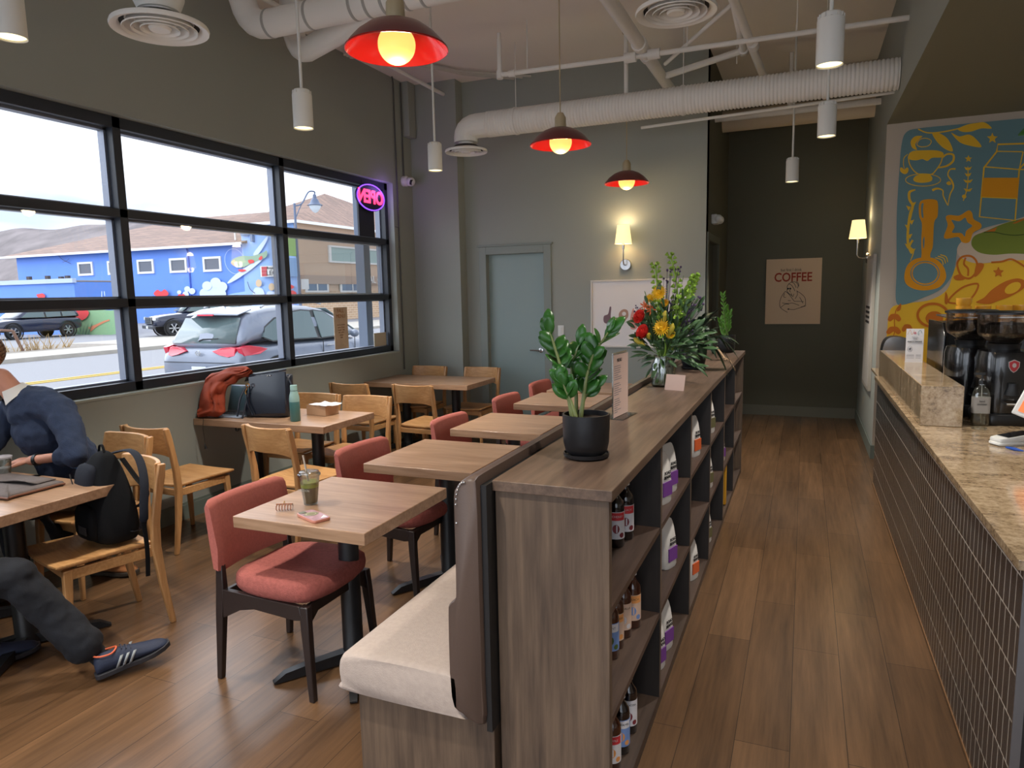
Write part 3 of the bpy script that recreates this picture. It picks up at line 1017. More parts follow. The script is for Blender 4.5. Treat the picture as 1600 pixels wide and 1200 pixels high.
gc = 'oak chairs round the window tables'
ch = wood_chair((-3.24, 2.27, 0), R(180-17), 'oak chair with the black backpack on its seat', gc)
for x, y, rz, l in ((-3.86, 2.71, R(180-6), 'oak chair the seated man uses, its back showing beside his elbow'),
                    (-3.93, 3.46, R(-3), 'empty oak chair against the window wall between the first two pairs of tables'),
                    (-3.115, 3.70, R(-8), 'oak chair with its back to the camera in front of the table with the handbag'),
                    (-3.28, 4.50, R(184), 'oak chair behind the cardboard box, tucked on the far side of its table'),
                    (-3.80, 4.51, R(180), 'oak chair half hidden behind the handbag and teal bottle'),
                    (-3.95, 5.70, R(-2), 'oak chair on the window side in front of the far pair of tables'),
                    (-3.27, 5.74, R(-4), 'oak chair with its back to the camera in front of the far pair, aisle side'),
                    (-3.97, 6.74, R(180), 'oak chair in the window corner behind the far pair of tables'),
                    (-3.31, 6.74, R(178), 'oak chair beside the green door behind the far pair of tables')):
    dup(ch, (x, y, 0), rz, l, gc)

# ================================================================ CORAL CHAIRS (face +x here)


def red_chair(loc, rz, label, group):
    t = thing('upholstered_chair', label, 'chair', loc, rz, group)
    # seat, plump rounded
    out = smooth_pts([(-0.20, -0.16), (-0.10, -0.225), (0.10, -0.235), (0.215, -0.21), (0.255, -0.1), (0.26, 0.0), (0.255, 0.1), (0.215, 0.21), (0.10, 0.235), (-0.10, 0.225), (-0.20, 0.16), (-0.215, 0)], 3)
    rings = []
    for k, z in ((0.0001, 0.405), (0.8, 0.405), (0.93, 0.408), (0.985, 0.425), (1.0, 0.445), (0.985, 0.468), (0.93, 0.483), (0.8, 0.488), (0.55, 0.486), (0.25, 0.484), (0.0001, 0.484)):
        rings.append([(x*k, y*k, z+0.012*(k > 0.5)*(abs(y*k)/0.23)**2*(z > 0.45)) for x, y in out])
    obj('seat', G().loft(rings), coral, t, sharp=80)
    # back panel curved, padded
    rings = []
    n = 16
    for k in range(n+1):
        a = -1+2*k/n
        y = a*0.236
        bow = -0.035*(1-a*a)
        e = min(1, (1-abs(a))/0.05)
        th = 0.052*(0.55+0.45*math.sqrt(max(0, e)))
        zt = 0.800-0.012*(1-e)
        zb = 0.492+0.008*(1-e)
        cx0, cx1 = -0.236+bow, -0.262+bow
        rings.append([(cx0-th/2, y, zb+0.006), (cx0+th/2-0.004, y, zb), (cx0+th/2+0.003, y, (zb+zt)/2-0.05), (cx1+th/2, y, zt-0.02), (cx1+th/2-0.012, y, zt-0.003), (cx1-th/2+0.012, y, zt), (cx1-th/2, y, zt-0.016), (cx0/2+cx1/2-th/2-0.002, y, (zb+zt)/2)])
    obj('backrest', G().loft(rings), coralb, t, sharp=50)
    for s in (-1, 1):
        obj('leg', G().legs([(-0.268, s*0.222, 0, 0.026, 0.026), (-0.245, s*0.215, 0.30, 0.04, 0.032), (-0.236, s*0.212, 0.42, 0.042, 0.03), (-0.238, s*0.208, 0.52, 0.034, 0.024)]), darkwood, t, bevel=0.004)
        obj('leg', G().legs([(0.235, s*0.228, 0, 0.026, 0.026), (0.212, s*0.215, 0.30, 0.04, 0.032), (0.205, s*0.208, 0.40, 0.042, 0.034)]), darkwood, t, bevel=0.004)
        # side rail with bracket swelling at the back leg
        pts = [(-0.22, 0.415), (0.19, 0.402), (0.20, 0.345), (0.16, 0.338), (-0.05, 0.352), (-0.13, 0.335), (-0.225, 0.285)]
        f0 = lambda x, z: (x, s*0.205, z)
        f1 = lambda x, z: (x, s*0.228, z)
        obj('side_rail', G().prism(pts, f0, f1), darkwood, t, bevel=0.003)
    pts = [(-0.2, 0.40), (0.2, 0.40), (0.2, 0.31), (0.14, 0.355), (-0.14, 0.355), (-0.2, 0.31)]
    obj('front_rail', G().prism(pts, lambda y, z: (0.196, y, z), lambda y, z: (0.216, y, z)), darkwood, t, bevel=0.003)
    obj('back_rail', G().prism(pts, lambda y, z: (-0.245, y, z), lambda y, z: (-0.225, y, z)), darkwood, t, bevel=0.003)
    g = G()
    for s in (-1, 1):
        for x in (-0.24, 0.21):
            g.lathe([(0.0001, 0), (0.009, 0), (0.009, 0.012), (0.0001, 0.012)], 8, (x, s*0.222, -0.002))
    return t


gr = 'coral upholstered chairs facing the banquette'
rc = red_chair((-2.05, 2.37, 0), 0, 'nearest coral upholstered chair, tucked under the table with the green drink', gr)
for y, x, l in ((3.33, -2.10, 'second coral upholstered chair from the camera, at the second square table'),
                (4.29, -2.03, 'third coral upholstered chair, its back showing left of the third square table'),
                (5.34, -2.04, 'fourth coral upholstered chair, its back showing left of the fourth square table'),
                (6.27, -2.08, 'farthest coral upholstered chair, next to the green door')):
    dup(rc, (x, y, 0), R(-3), l, gr)

# ================================================================ SERVICE COUNTER
tilem = brickmat('charcoal_finger_tile', (58, 60, 64), (50, 50, 52), (206, 200, 190), 0.058, 0.141, 0.0028, 'YZ', 0.5, 0.25, bmp=0.4)


def granite(name, dark, midc, lightc):
    m, n, b = nodemat(name)
    v = coords(n, (1, 1, 1))
    f = noise_tex(n, v, 52, 8, 0.72)
    v2 = coords(n, (1, 3.0, 1), rot=(0.2, 0, 0.3))
    f2 = noise_tex(n, v2, 5, 5, 0.6)
    a = n.nodes.new('ShaderNodeMath')
    a.operation = 'MULTIPLY_ADD'
    a.inputs[1].default_value = 0.45
    n.links.new(f2, a.inputs[0])
    a2 = n.nodes.new('ShaderNodeMath')
    a2.operation = 'MULTIPLY'
    a2.inputs[1].default_value = 0.55
    n.links.new(f, a2.inputs[0])
    n.links.new(a2.outputs[0], a.inputs[2])
    o = ramp(n, a.outputs[0], [(0.38, lin(dark)), (0.48, lin(midc)), (0.62, lin(lightc))])
    n.links.new(o, b.inputs['Base Color'])
    b.inputs['Roughness'].default_value = 0.12
    return m


gran = granite('beige_granite', (92, 76, 58), (148, 126, 98), (182, 162, 134))
CX, CY0, CY1, CH = 0.575, 2.20, 6.42, 0.91
t = thing('service_counter', 'long service counter faced in narrow charcoal tiles under beige granite', 'counter', (0.9, 4.3, 0))
L = lambda g: g.xf(Matrix.Translation((-0.9, -4.3, 0)))
obj('tiled_front', L(G().bb(CX, CX+0.02, CY0, CY1, 0.0, CH-0.03)), tilem, t)
obj('carcass', L(G().bb(CX+0.02, 1.30, CY0+0.02, CY1, 0.0, CH-0.03).bb(1.30, 1.92, 4.95, CY1, 0.0, CH-0.03)), M('counter_side_black', (30, 29, 30), 0.4), t)
top_poly = [(CX-0.022, CY0-0.02), (1.34, CY0-0.02), (1.34, 4.92), (1.95, 4.92), (1.95, CY1+0.02), (CX-0.022, CY1+0.02)]
obj('countertop', L(G().prism(top_poly, lambda x, y: (x, y, CH-0.03), lambda x, y: (x, y, CH))), gran, t, bevel=0.003)
obj('edge_trim', L(G().bb(CX-0.004, CX+0.02, CY0-0.006, CY0, 0, CH-0.03)), M('steel_trim', (120, 120, 122), 0.3, metal=0.8), t)
obj('kick_strip', L(G().bb(CX-0.004, CX, CY0, CY1, 0, 0.012)), M('oak_kick_strip', (128, 92, 58), 0.5), t)
tag(obj('raised_ledge', G().bb(0.582, 0.775, 4.18, CY1, CH+0.001, 1.125), gran, bevel=0.003), 'raised beige granite block standing on the counter behind the bottle', 'ledge')
# back counter against the mural wall
t = thing('back_counter', 'dark worktop with espresso gear under the mural', 'counter', (1.6, 6.9, 0))
obj('cabinet', G().bb(-0.55, 1.88, -0.05, 0.45, 0, 0.88), M('cabinet_charcoal', (40, 38, 38), 0.5), t)
obj('worktop', G().bb(-0.57, 1.89, -0.09, 0.47, 0.88, 0.91), gran, t)

gloss_black = M('gloss_black', (12, 12, 14), 0.22, coat=0.5)
satin_black = M('satin_black', (16, 17, 20), 0.38)
beansm = M('coffee_beans', (20, 15, 12), 0.6, var=0.5, vs=160, bmp=1, bs=180)
smoke = glassmat('hopper_plastic', (236, 232, 228), 0.12, 0.04)
badge = M('badge_red', (160, 44, 52), 0.35)
silver = M('badge_silver', (196, 196, 196), 0.3, metal=0.7)


def grinder(loc, rz, label, sc=1.0):
    t = thing('coffee_grinder', label, 'coffee grinder', loc, rz, 'black coffee grinders on the counter')
    t.scale = (1.2, 1.15, 1.02)
    obj('base', G().puff(superell(0.098, 0.12, 5), [(0.97, 0), (1, 0.01), (1, 0.05), (0.96, 0.06)]), satin_black, t, sharp=50)
    obj('body', G().puff(superell(0.092, 0.11, 3.4), [(0.95, 0.055), (0.98, 0.1), (1.0, 0.25), (1.0, 0.34), (0.93, 0.375), (0.7, 0.385)]), gloss_black, t, sharp=50)
    obj('collar', G().lathe([(0.0001, 0.36), (0.058, 0.36), (0.062, 0.40), (0.066, 0.415), (0.0001, 0.415)], 28), satin_black, t)
    obj('hopper', G().lathe([(0.052, 0.405), (0.06, 0.425), (0.098, 0.455), (0.104, 0.475), (0.106, 0.565), (0.107, 0.57), (0.102, 0.568), (0.100, 0.475), (0.094, 0.459), (0.055, 0.43)], 32), smoke, t)
    g = G().lathe([(0.0001, 0.41), (0.05, 0.412), (0.092, 0.461), (0.097, 0.476), (0.098, 0.515), (0.06, 0.522), (0.0001, 0.526)], 28)
    obj('coffee_beans', g, beansm, t)
    obj('hopper_lid', G().lathe([(0.0001, 0.585), (0.1, 0.582), (0.112, 0.576), (0.112, 0.566), (0.0001, 0.566)], 32), satin_black, t)
    sh = [(-0.018, 0.016), (0, 0.026), (0.018, 0.016), (0.017, -0.006), (0.009, -0.022), (0, -0.03), (-0.009, -0.022), (-0.017, -0.006)]
    obj('badge', G().prism(sh, lambda x, z: (x*1.2, -0.1095, z*1.2+0.31), lambda x, z: (x*1.2, -0.112, z*1.2+0.31)), silver, t)
    obj('badge_face', G().prism([(x*0.86, z*0.86) for x, z in sh], lambda x, z: (x*1.2, -0.112, z*1.2+0.31), lambda x, z: (x*1.2, -0.1135, z*1.2+0.31)), badge, t)
    g = G().prism(ell(0, 0, 0.008, 0.012, 12), lambda x, z: (x, -0.1135, z+0.312), lambda x, z: (x, -0.1142, z+0.312))
    obj('badge_emblem', g, silver, t)
    obj('dosing_fork', G().tube([(-0.03, -0.1, 0.12), (-0.035, -0.16, 0.118), (0.035, -0.16, 0.118), (0.03, -0.1, 0.12)], 0.006, 6), chrome, t)
    obj('spout', G().lathe([(0.03, 0.16), (0.02, 0.2), (0.02, 0.22), (0.0001, 0.22)], 14, (0, -0.115, 0)), satin_black, t)
    return t


g1 = grinder((0.885, 4.70, CH), R(12), 'black coffee grinder farther from the camera, partly hidden behind the other hopper')
dup(g1, (0.985, 4.42, CH), R(10), 'black coffee grinder nearer the camera with a red shield badge on its front', 'black coffee grinders on the counter')

t = thing('espresso_machine', 'big black espresso machine behind the two grinders with yellow cups on top', 'espresso machine', (1.35, 5.35, CH), 0)
obj('body', G().bb(-0.52, 0.5, -0.22, 0.30, 0.06, 0.49), satin_black, t, bevel=0.02)
obj('side_panel', G().prism([(-0.28, 0.03), (0.32, 0.03), (0.32, 0.5), (-0.2, 0.5), (-0.30, 0.42)], lambda y, z: (-0.54, y, z), lambda y, z: (-0.52, y, z)), gloss_black, t, bevel=0.004)
obj('side_panel', G().prism([(-0.28, 0.03), (0.32, 0.03), (0.32, 0.5), (-0.2, 0.5), (-0.30, 0.42)], lambda y, z: (0.5, y, z), lambda y, z: (0.52, y, z)), gloss_black, t, bevel=0.004)
obj('cup_rail', G().tube([(-0.5, -0.2, 0.53), (-0.5, 0.28, 0.53), (0.5, 0.28, 0.53), (0.5, -0.2, 0.53), (-0.5, -0.2, 0.53)], 0.006, 6), chrome, t)
obj('drip_tray', G().bb(-0.5, 0.5, -0.34, -0.2, 0.04, 0.09), chrome, t, bevel=0.004)
for x in (-0.25, 0.2):
    g = obj('group_head', G().lathe([(0.0001, 0.16), (0.035, 0.16), (0.04, 0.2), (0.04, 0.26), (0.0001, 0.26)], 18, (x, -0.26, 0)), chrome, t)
for x in (-0.45, 0.45):
    for y in (-0.15, 0.25):
        obj('foot', G().lathe([(0.0001, 0), (0.02, 0), (0.02, 0.06), (0.0001, 0.06)], 10, (x, y, 0)), blackm, t)
yel = M('yellow_ceramic', (212, 152, 44), 0.25, coat=0.4)


def cup(g, z, r=0.044, h=0.062):
    return g.lathe([(0.0001, z), (r*0.7, z), (r*0.74, z+0.004), (r*0.97, z+h*0.5), (r, z+h), (r*0.95, z+h), (r*0.9, z+h*0.5), (r*0.6, z+0.008), (0.0001, z+0.008)], 20)


cx0 = None
poss = [(0.93, 5.20, 3), (1.045, 5.25, 2), (1.15, 5.22, 2), (1.25, 5.27, 2), (1.36, 5.22, 1), (1.10, 5.40, 1)]
names = ['in the leftmost stack on the espresso machine', 'in the second stack from the left on the espresso machine', 'in the third stack from the left on the espresso machine', 'in the fourth stack from the left on the espresso machine', 'rightmost on the espresso machine', 'alone at the back of the espresso machine']
lev = ['bottom yellow cup ', 'second yellow cup up ', 'top yellow cup ']
for (x, y, n), nm in zip(poss, names):
    for k in range(n):
        lb = ('single yellow cup ' if n == 1 else ('top yellow cup ' if k == n-1 else lev[k]))+nm
        if cx0 is None:
            g = cup(G(), 0)
            cx0 = thing('coffee_cup', lb, 'cup', (x, y, CH+0.49), 0, 'yellow cups on the espresso machine')
            obj('bowl', g, yel, cx0)
            obj('handle', G().tube([(0.035, 0, 0.05), (0.06, 0, 0.048), (0.064, 0, 0.032), (0.052, 0, 0.018), (0.034, 0, 0.018)], 0.004, 6), yel, cx0)
        else:
            dup(cx0, (x, y, CH+0.49+0.0605*k*0.82), R(40*k), lb, 'yellow cups on the espresso machine')

# round black bread bin / toaster behind the ledge
t = thing('round_top_box', 'black rounded appliance at the far end of the counter by the mural', 'appliance', (0.72, 6.98, 0.91), 0)
pts = smooth_pts([(-0.13, 0), (-0.135, 0.15), (-0.11, 0.25), (-0.05, 0.29), (0.05, 0.29), (0.11, 0.26), (0.135, 0.15), (0.13, 0)], 4, False)
obj('housing', G().prism(pts, lambda x, z: (x*0.8+0.03, -0.12, z), lambda x, z: (x*0.8+0.03, 0.12, z)), satin_black, t, sharp=50, bevel=0.006)
obj('rim', G().prism([(x*1.03, z*1.02) for x, z in pts], lambda x, z: (x*0.8+0.03, -0.135, z), lambda x, z: (x*0.8+0.03, -0.12, z)), chrome, t, sharp=50)
obj('stand', G().bb(-0.08, 0.14, -0.1, 0.1, -0.03, 0.0), blackm, t)
tag(obj('side_ledge', G().bb(0.60, 1.02, 6.46, 7.36, 0.86, 0.88), gran), 'lower granite shelf between counter end and mural wall', 'ledge')

# flyer on the ledge
paper = M('white_paper', (232, 230, 232), 0.6)
ink = M('black_ink', (30, 28, 32), 0.6)
greyink = M('grey_ink', (120, 118, 124), 0.6)
t = thing('flyer_stand', 'white upright flyer with a floral header standing on the granite ledge', 'flyer', (0.70, 5.43, 1.125), R(-4))
obj('card', G().box((0, 0, 0.115), (0.105, 0.004, 0.23)), paper, t)
yf = -0.0035
fl = G()
shp = [(0, 0, 'curve', [(-0.045, 0.19), (-0.03, 0.222), (-0.02, 0.19), (-0.005, 0.218)], 0.002), (1, 0, 'curve', [(0.04, 0.2), (0.03, 0.22), (0.018, 0.205), (0.022, 0.185)], 0.003), (2, 0, 'blob', [(-0.01, 0.2), (0.0, 0.21), (0.008, 0.2), (0.0, 0.192)])]
paint(fl, shp, lambda x, z, l: (x, yf, z))
obj('floral_header', fl, [M('flyer_orange', (214, 150, 80), 0.6), M('flyer_teal', (110, 150, 160), 0.6), M('flyer_pink', (200, 130, 140), 0.6)], t)
text('lettering', 'PARTY PACKS', 0.0135, ink, t, (0, yf, 0.142), bold=0.0003)
text('small_print', 'thanks for\nsharing', 0.009, greyink, t, (0, yf, 0.17))
g = G()
for x in (-0.026,):
    paint(g, [(0, 0, 'loop', ell(x, 0.092, 0.013, 0.02, 14), 0.0015), (0, 0, 'blob', [(x-0.006, 0.096), (x+0.006, 0.102), (x+0.007, 0.09), (x-0.002, 0.082)])], lambda a, b, l: (a, yf, b))
for z in (0.052, 0.046, 0.04, 0.03):
    g.flat([(-0.045, z), (0.0, z), (0.0, z+0.0018), (-0.045, z+0.0018)], lambda a, b: (a, yf, b))
    g.flat([(0.01, z), (0.04, z), (0.04, z+0.0018), (0.01, z+0.0018)], lambda a, b: (a, yf, b))
obj('printed_lines', g, greyink, t)

# soap bottle
t = thing('pump_bottle', 'clear square-shouldered pump bottle with grey label beside the granite ledge', 'bottle', (0.868, 4.27, CH))
t.scale = (1.08, 1.08, 1.25)
sq = superell(0.037, 0.026, 5, 32)
obj('bottle', G().puff(sq, [(0.9, 0), (1, 0.006), (1, 0.118), (0.93, 0.14), (0.7, 0.158), (0.38, 0.166), (0.36, 0.178)]), cupglass, t, sharp=50)
obj('liquid', G().puff([(x*0.93, y*0.93) for x, y in sq], [(0.95, 0.006), (1, 0.012), (1, 0.052)]), glassmat('soap_liquid', (205, 205, 198), 0.1), t)
obj('label_band', G().puff([(x*1.015, y*1.015) for x, y in sq], [(1, 0.055), (1, 0.122)]), M('label_grey', (142, 138, 134), 0.6), t, label='grey paper label')
g = G().lathe([(0.015, 0.176), (0.015, 0.192), (0.009, 0.197), (0.005, 0.2), (0.005, 0.215), (0.0001, 0.215)], 14)
g.box((-0.012, 0, 0.219), (0.045, 0.014, 0.009))
obj('pump', g, satin_black, t)
obj('dip_tube', G().tube([(0, 0, 0.17), (0.005, 0, 0.01)], 0.002, 5), M('tube_white', (200, 200, 196), 0.4), t)
for k in range(6):
    pass
text('lettering', 'hand\nsanitizer', 0.012, M('label_ink', (80, 78, 76), 0.6), t, (0, -0.0272, 0.10))
tag(obj('glass_ring', G().tube([(0.03*math.cos(a*PI/10), 0.03*math.sin(a*PI/10), 0.0) for a in range(21)], 0.0045, 8).xf(Matrix.Translation((0.845, 4.16, 0.916))), cupglass), 'small clear glass ring lying on the counter before the pump bottle', 'ring')
# card terminal, in white tray
t = thing('card_terminal', 'white card reader with black screen resting on its cradle near the ledge', 'card reader', (0.905, 3.80, CH), R(-62))
obj('cradle', G().puff(superell(0.042, 0.095, 5), [(0.9, 0), (1, 0.006), (1.0, 0.014), (0.95, 0.018)]), white, t, sharp=50)
obj('reader_body', G().puff(superell(0.04, 0.088, 6), [(0.92, 0.0), (1, 0.006), (1, 0.02), (0.96, 0.026)]).xf(Matrix.Translation((0, 0.0, 0.018)) @ Matrix.Rotation(R(7), 4, 'X')), white, t, sharp=50)
obj('screen', G().bb(-0.033, 0.033, -0.05, 0.075, 0, 0.002).xf(Matrix.Translation((0, 0, 0.0455)) @ Matrix.Rotation(R(7), 4, 'X')), gloss_black, t)
# point of sale tablet on grey stand
t = thing('checkout_tablet', 'white framed tablet with orange screen tilted on a grey metal stand', 'tablet', (1.03, 3.62, CH), R(-12))
g = G().prism([(-0.11, 0.0), (0.10, 0.0), (0.10, 0.01), (0.05, 0.10), (0.02, 0.11), (-0.015, 0.10), (-0.11, 0.012)], lambda x, z: (x, -0.05, z), lambda x, z: (x, 0.05, z))
obj('stand', g, M('stand_grey', (96, 98, 104), 0.3, metal=0.6), t, bevel=0.004)
T = Matrix.Translation((-0.02, 0.03, 0.205)) @ Matrix.Rotation(R(22), 4, 'Y') @ Matrix.Rotation(R(-14), 4, 'X')
obj('frame', G().bb(-0.13, 0.13, -0.006, 0.006, -0.095, 0.095).xf(T), white, t, bevel=0.006)
obj('screen', G().bb(-0.112, 0.112, -0.008, -0.0061, -0.076, 0.076).xf(T), M('orange_screen', (210, 104, 50), 0.3, emit=0.35), t, label='lit orange screen')
tt = text('lettering', 'Welcome\nto\nour cafe', 0.03, M('screen_white', (240, 220, 200), 0.4, emit=0.4), t, (0, 0, 0), align='LEFT')
for v in tt.data.vertices:
    v.co = T @ (v.co + Vector((-0.095, -0.0085, 0.02)))
obj('neck', G().tube([(0.03, 0.0, 0.09), (0.0, 0.035, 0.19)], 0.012, 10), blackm, t)
tag(obj('blue_pen', G().tube([(0.855, 3.68, 0.918), (0.88, 3.655, 0.918), (0.905, 3.62, 0.918)], [0.004, 0.008, 0.003], 8), M('blue_plastic', (36, 80, 170), 0.3)), 'blue pen lying beside the grey tablet stand', 'pen')

# ================================================================ MURAL
mb, my_, mo, mg, mw, mgd, mam = (M('mural_blue', (104, 138, 144), 0.8), M('mural_yellow', (232, 184, 44), 0.8), M('mural_orange', (196, 108, 22), 0.8), M('mural_green', (118, 132, 44), 0.8), M('mural_cream', (206, 186, 162), 0.8), M('mural_dark_green', (70, 88, 24), 0.8), M('mural_amber', (226, 152, 14), 0.8))
Z = lambda pts: [(1380+x*0.19165, 170+y*0.19165) for x, y in pts]      # tracing frame A
B = lambda pts: [(1200+x*0.25, 300+y*0.25) for x, y in pts]            # tracing frame B
sh = []
a = sh.append
# yellow field
a((1, 0, 'blob', [(1383, 560), (1386, 520), (1392, 482), (1420, 474), (1455, 468), (1480, 452), (1492, 420), (1505, 398), (1530, 400), (1570, 394), (1640, 392), (1700, 400), (1720, 520), (1700, 600), (1500, 600), (1400, 590)]))
# blue field
a((0, 1, 'blob', Z([(130, 520), (150, 290), (190, 190), (300, 158), (600, 128), (900, 100), (1150, 78), (1500, 60), (1700, 60), (1700, 700), (1400, 830), (1150, 900), (900, 950), (740, 1010), (620, 1110), (590, 1250)]) + [(1488, 430), (1470, 452), (1440, 466), (1412, 476), (1400, 470), (1401, 420), (1401, 340)]))
# green hill with cream outline
a((4, 2, 'blob', Z([(620, 1200), (610, 1120), (700, 1040), (900, 960), (1150, 880), (1500, 760), (1700, 740), (1700, 1240), (1300, 1230), (1000, 1240), (760, 1260)])))
a((3, 3, 'blob', Z([(720, 1110), (740, 1040), (830, 1000), (1000, 930), (1200, 880), (1500, 800), (1600, 1000), (1600, 1190), (1300, 1190), (1060, 1180), (900, 1190), (780, 1170)])))
a((2, 4, 'poly', Z([(830, 1003), (930, 965), (910, 1000)])))
a((2, 4, 'poly', Z([(1050, 935), (1160, 885), (1148, 905), (1080, 935)])))
a((5, 4, 'curve', Z([(820, 1008), (900, 1005), (1000, 1025), (1100, 1030), (1250, 1010)]), 1.6))
# branch with leaves
a((1, 2, 'curve', Z([(285, 165), (360, 195), (470, 190), (600, 165), (700, 135)]), [2.2, 2, 2, 2, 2]))
a((1, 2, 'blob', Z([(610, 165), (680, 130), (760, 115), (830, 112), (885, 160), (800, 160), (720, 185), (650, 188)])))
a((1, 2, 'blob', Z([(400, 200), (460, 200), (530, 250), (568, 345), (500, 325), (440, 270)])))
a((1, 2, 'blob', Z([(555, 195), (620, 225), (700, 210), (760, 250), (800, 312), (700, 300), (620, 270)])))
# flowers
for c in ((890, 240, 44), (695, 408, 30)):
    pts = []
    for k in range(10):
        r = c[2]*(1.0 if k % 2 == 0 else 0.5)
        pts.append((c[0]+r*math.sin(k*PI/5), c[1]-r*math.cos(k*PI/5)))
    a((1, 2, 'blob', Z(pts)))
# steam swirl
a((1, 2, 'blob', Z([(320, 222), (260, 225), (225, 265), (235, 315), (275, 335), (262, 290), (290, 250)])))
a((1, 2, 'loop', Z([(275, 290), (300, 250), (350, 240), (392, 262), (370, 300), (310, 310)]), 1.2))
# cup, handle, saucer, tag
a((1, 2, 'blob', Z([(205, 380), (240, 345), (340, 338), (440, 340), (490, 360), (480, 395), (400, 400), (360, 425), (320, 410), (270, 420), (215, 412)])))
a((1, 2, 'curve', Z([(205, 390), (215, 450), (250, 505), (300, 535), (390, 535), (430, 500), (470, 440), (485, 380)]), 1.8))
a((1, 2, 'curve', Z([(480, 400), (520, 370), (570, 375), (570, 425), (520, 465), (450, 480)]), [2.6, 2.6, 3.4, 3.4, 3, 2.4]))
a((1, 2, 'loop', Z(ell(325, 580, 143, 50, 16)), 1.2))
a((1, 2, 'blob', Z([(245, 575), (280, 540), (370, 538), (400, 560), (390, 590), (330, 603), (270, 598)])))
a((1, 2, 'curve', Z([(200, 370), (170, 400), (165, 450), (172, 490)]), 1.2))
a((1, 2, 'blob', Z([(172, 495), (195, 478), (207, 495), (195, 525), (170, 532), (140, 510), (140, 480), (155, 480)])))
# sprigs
a((1, 2, 'curve', Z([(590, 490), (545, 495), (528, 540), (560, 590), (572, 640), (545, 700), (528, 790)]), [3, 2, 2, 3, 2.4, 2, 1.4]))
a((1, 2, 'curve', Z([(400, 665), (440, 650), (485, 665), (490, 710), (525, 785)]), [4, 3, 2, 2, 1.6]))
a((1, 2, 'blob', Z([(515, 605), (540, 590), (555, 615), (530, 622)])))
a((1, 2, 'curve', Z([(690, 470), (692, 560), (685, 640), (670, 700), (652, 750)]), 1.6))
for y, w in ((485, 32), (535, 28), (588, 40), (660, 36)):
    a((1, 2, 'poly', Z([(692-w, y-12), (692, y-2), (692+w, y-14), (692+w*0.5, y+14), (692-w*0.5, y+14)])))
a((1, 2, 'blob', Z(ell(660, 715, 18, 16, 8))))
# tall twig
a((1, 2, 'curve', Z([(262, 660), (215, 680), (215, 740), (240, 790), (222, 860), (205, 960), (200, 1060), (210, 1130), (235, 1180)]), [2, 4, 4, 4, 5, 4, 4, 4, 4]))
for x, y, d in ((255, 770, 1), (200, 800, -1), (240, 915, 1), (190, 955, -1), (225, 1030, 1), (190, 1110, -1), (250, 1150, 1)):
    a((1, 2, 'poly', Z([(x-d*25, y), (x+d*14, y-12), (x-d*8, y+32)])))
a((1, 2, 'curve', B([(905, 300), (885, 340), (910, 370), (890, 430)]), [3.4, 3, 2, 1]))
# portafilter
a((6, 2, 'blob', B([(945, 75), (975, 48), (1045, 48), (1062, 75), (1060, 150), (1040, 185), (1034, 260), (1030, 340), (1015, 385), (1010, 420), (962, 420), (960, 380), (958, 300), (962, 200), (945, 150)])))
a((0, 3, 'blob', B([(958, 80), (972, 72), (968, 110), (972, 160), (960, 150)])))
a((0, 3, 'blob', B([(968, 300), (978, 280), (976, 340), (970, 350)])))
a((6, 2, 'blob', B([(852, 540), (870, 460), (930, 415), (1030, 412), (1085, 450), (1110, 500), (1108, 550), (1060, 600), (960, 615), (880, 590)])))
a((0, 3, 'blob', B(ell(982, 508, 92, 78, 18))))
a((6, 4, 'loop', B(ell(982, 508, 82, 68, 18)), 2.0))
for q in range(3):
    a((1, 3, 'curve', B([(1045+q*16, 410-q*9), (1085+q*14, 425-q*10), (1095+q*14, 455-q*8)]), 1.5))
# star
pts = [(700, 830), (735, 905), (800, 960), (735, 1005), (690, 1095), (620, 1040), (500, 1060), (520, 970), (510, 880), (600, 870)]
a((6, 2, 'blob', Z([(695, 828), (725, 850), (738, 900), (795, 935), (795, 975), (735, 1010), (710, 1075), (680, 1095), (640, 1085), (610, 1045), (520, 1060), (495, 1040), (525, 950), (510, 885), (540, 865), (620, 870)])))
a((0, 5, 'blob', Z([(668, 885), (690, 925), (728, 955), (680, 995), (665, 1045), (635, 1015), (560, 1010), (580, 960), (555, 905), (620, 915)])))
a((6, 5, 'loop', Z([(668, 885), (690, 925), (728, 955), (680, 995), (665, 1045), (635, 1015), (560, 1010), (580, 960), (555, 905), (620, 915)]), 0.8))
# carton
a((1, 2, 'line', Z([(1250, 280), (935, 290), (925, 350), (822, 480), (785, 880), (1075, 910), (1110, 490), (1250, 340)]), 2.6))
a((1, 2, 'line', Z([(925, 346), (1140, 350)]), 1.6))
a((1, 2, 'line', Z([(1140, 350), (1110, 492)]), 1.8))
a((1, 2, 'line', Z([(822, 472), (1110, 495), (1200, 492)]), 1.8))
a((6, 3, 'poly', Z([(815, 562), (1108, 562), (1095, 728), (800, 716)])))
a((1, 2, 'line', Z([(800, 720), (1095, 732)]), 1.6))
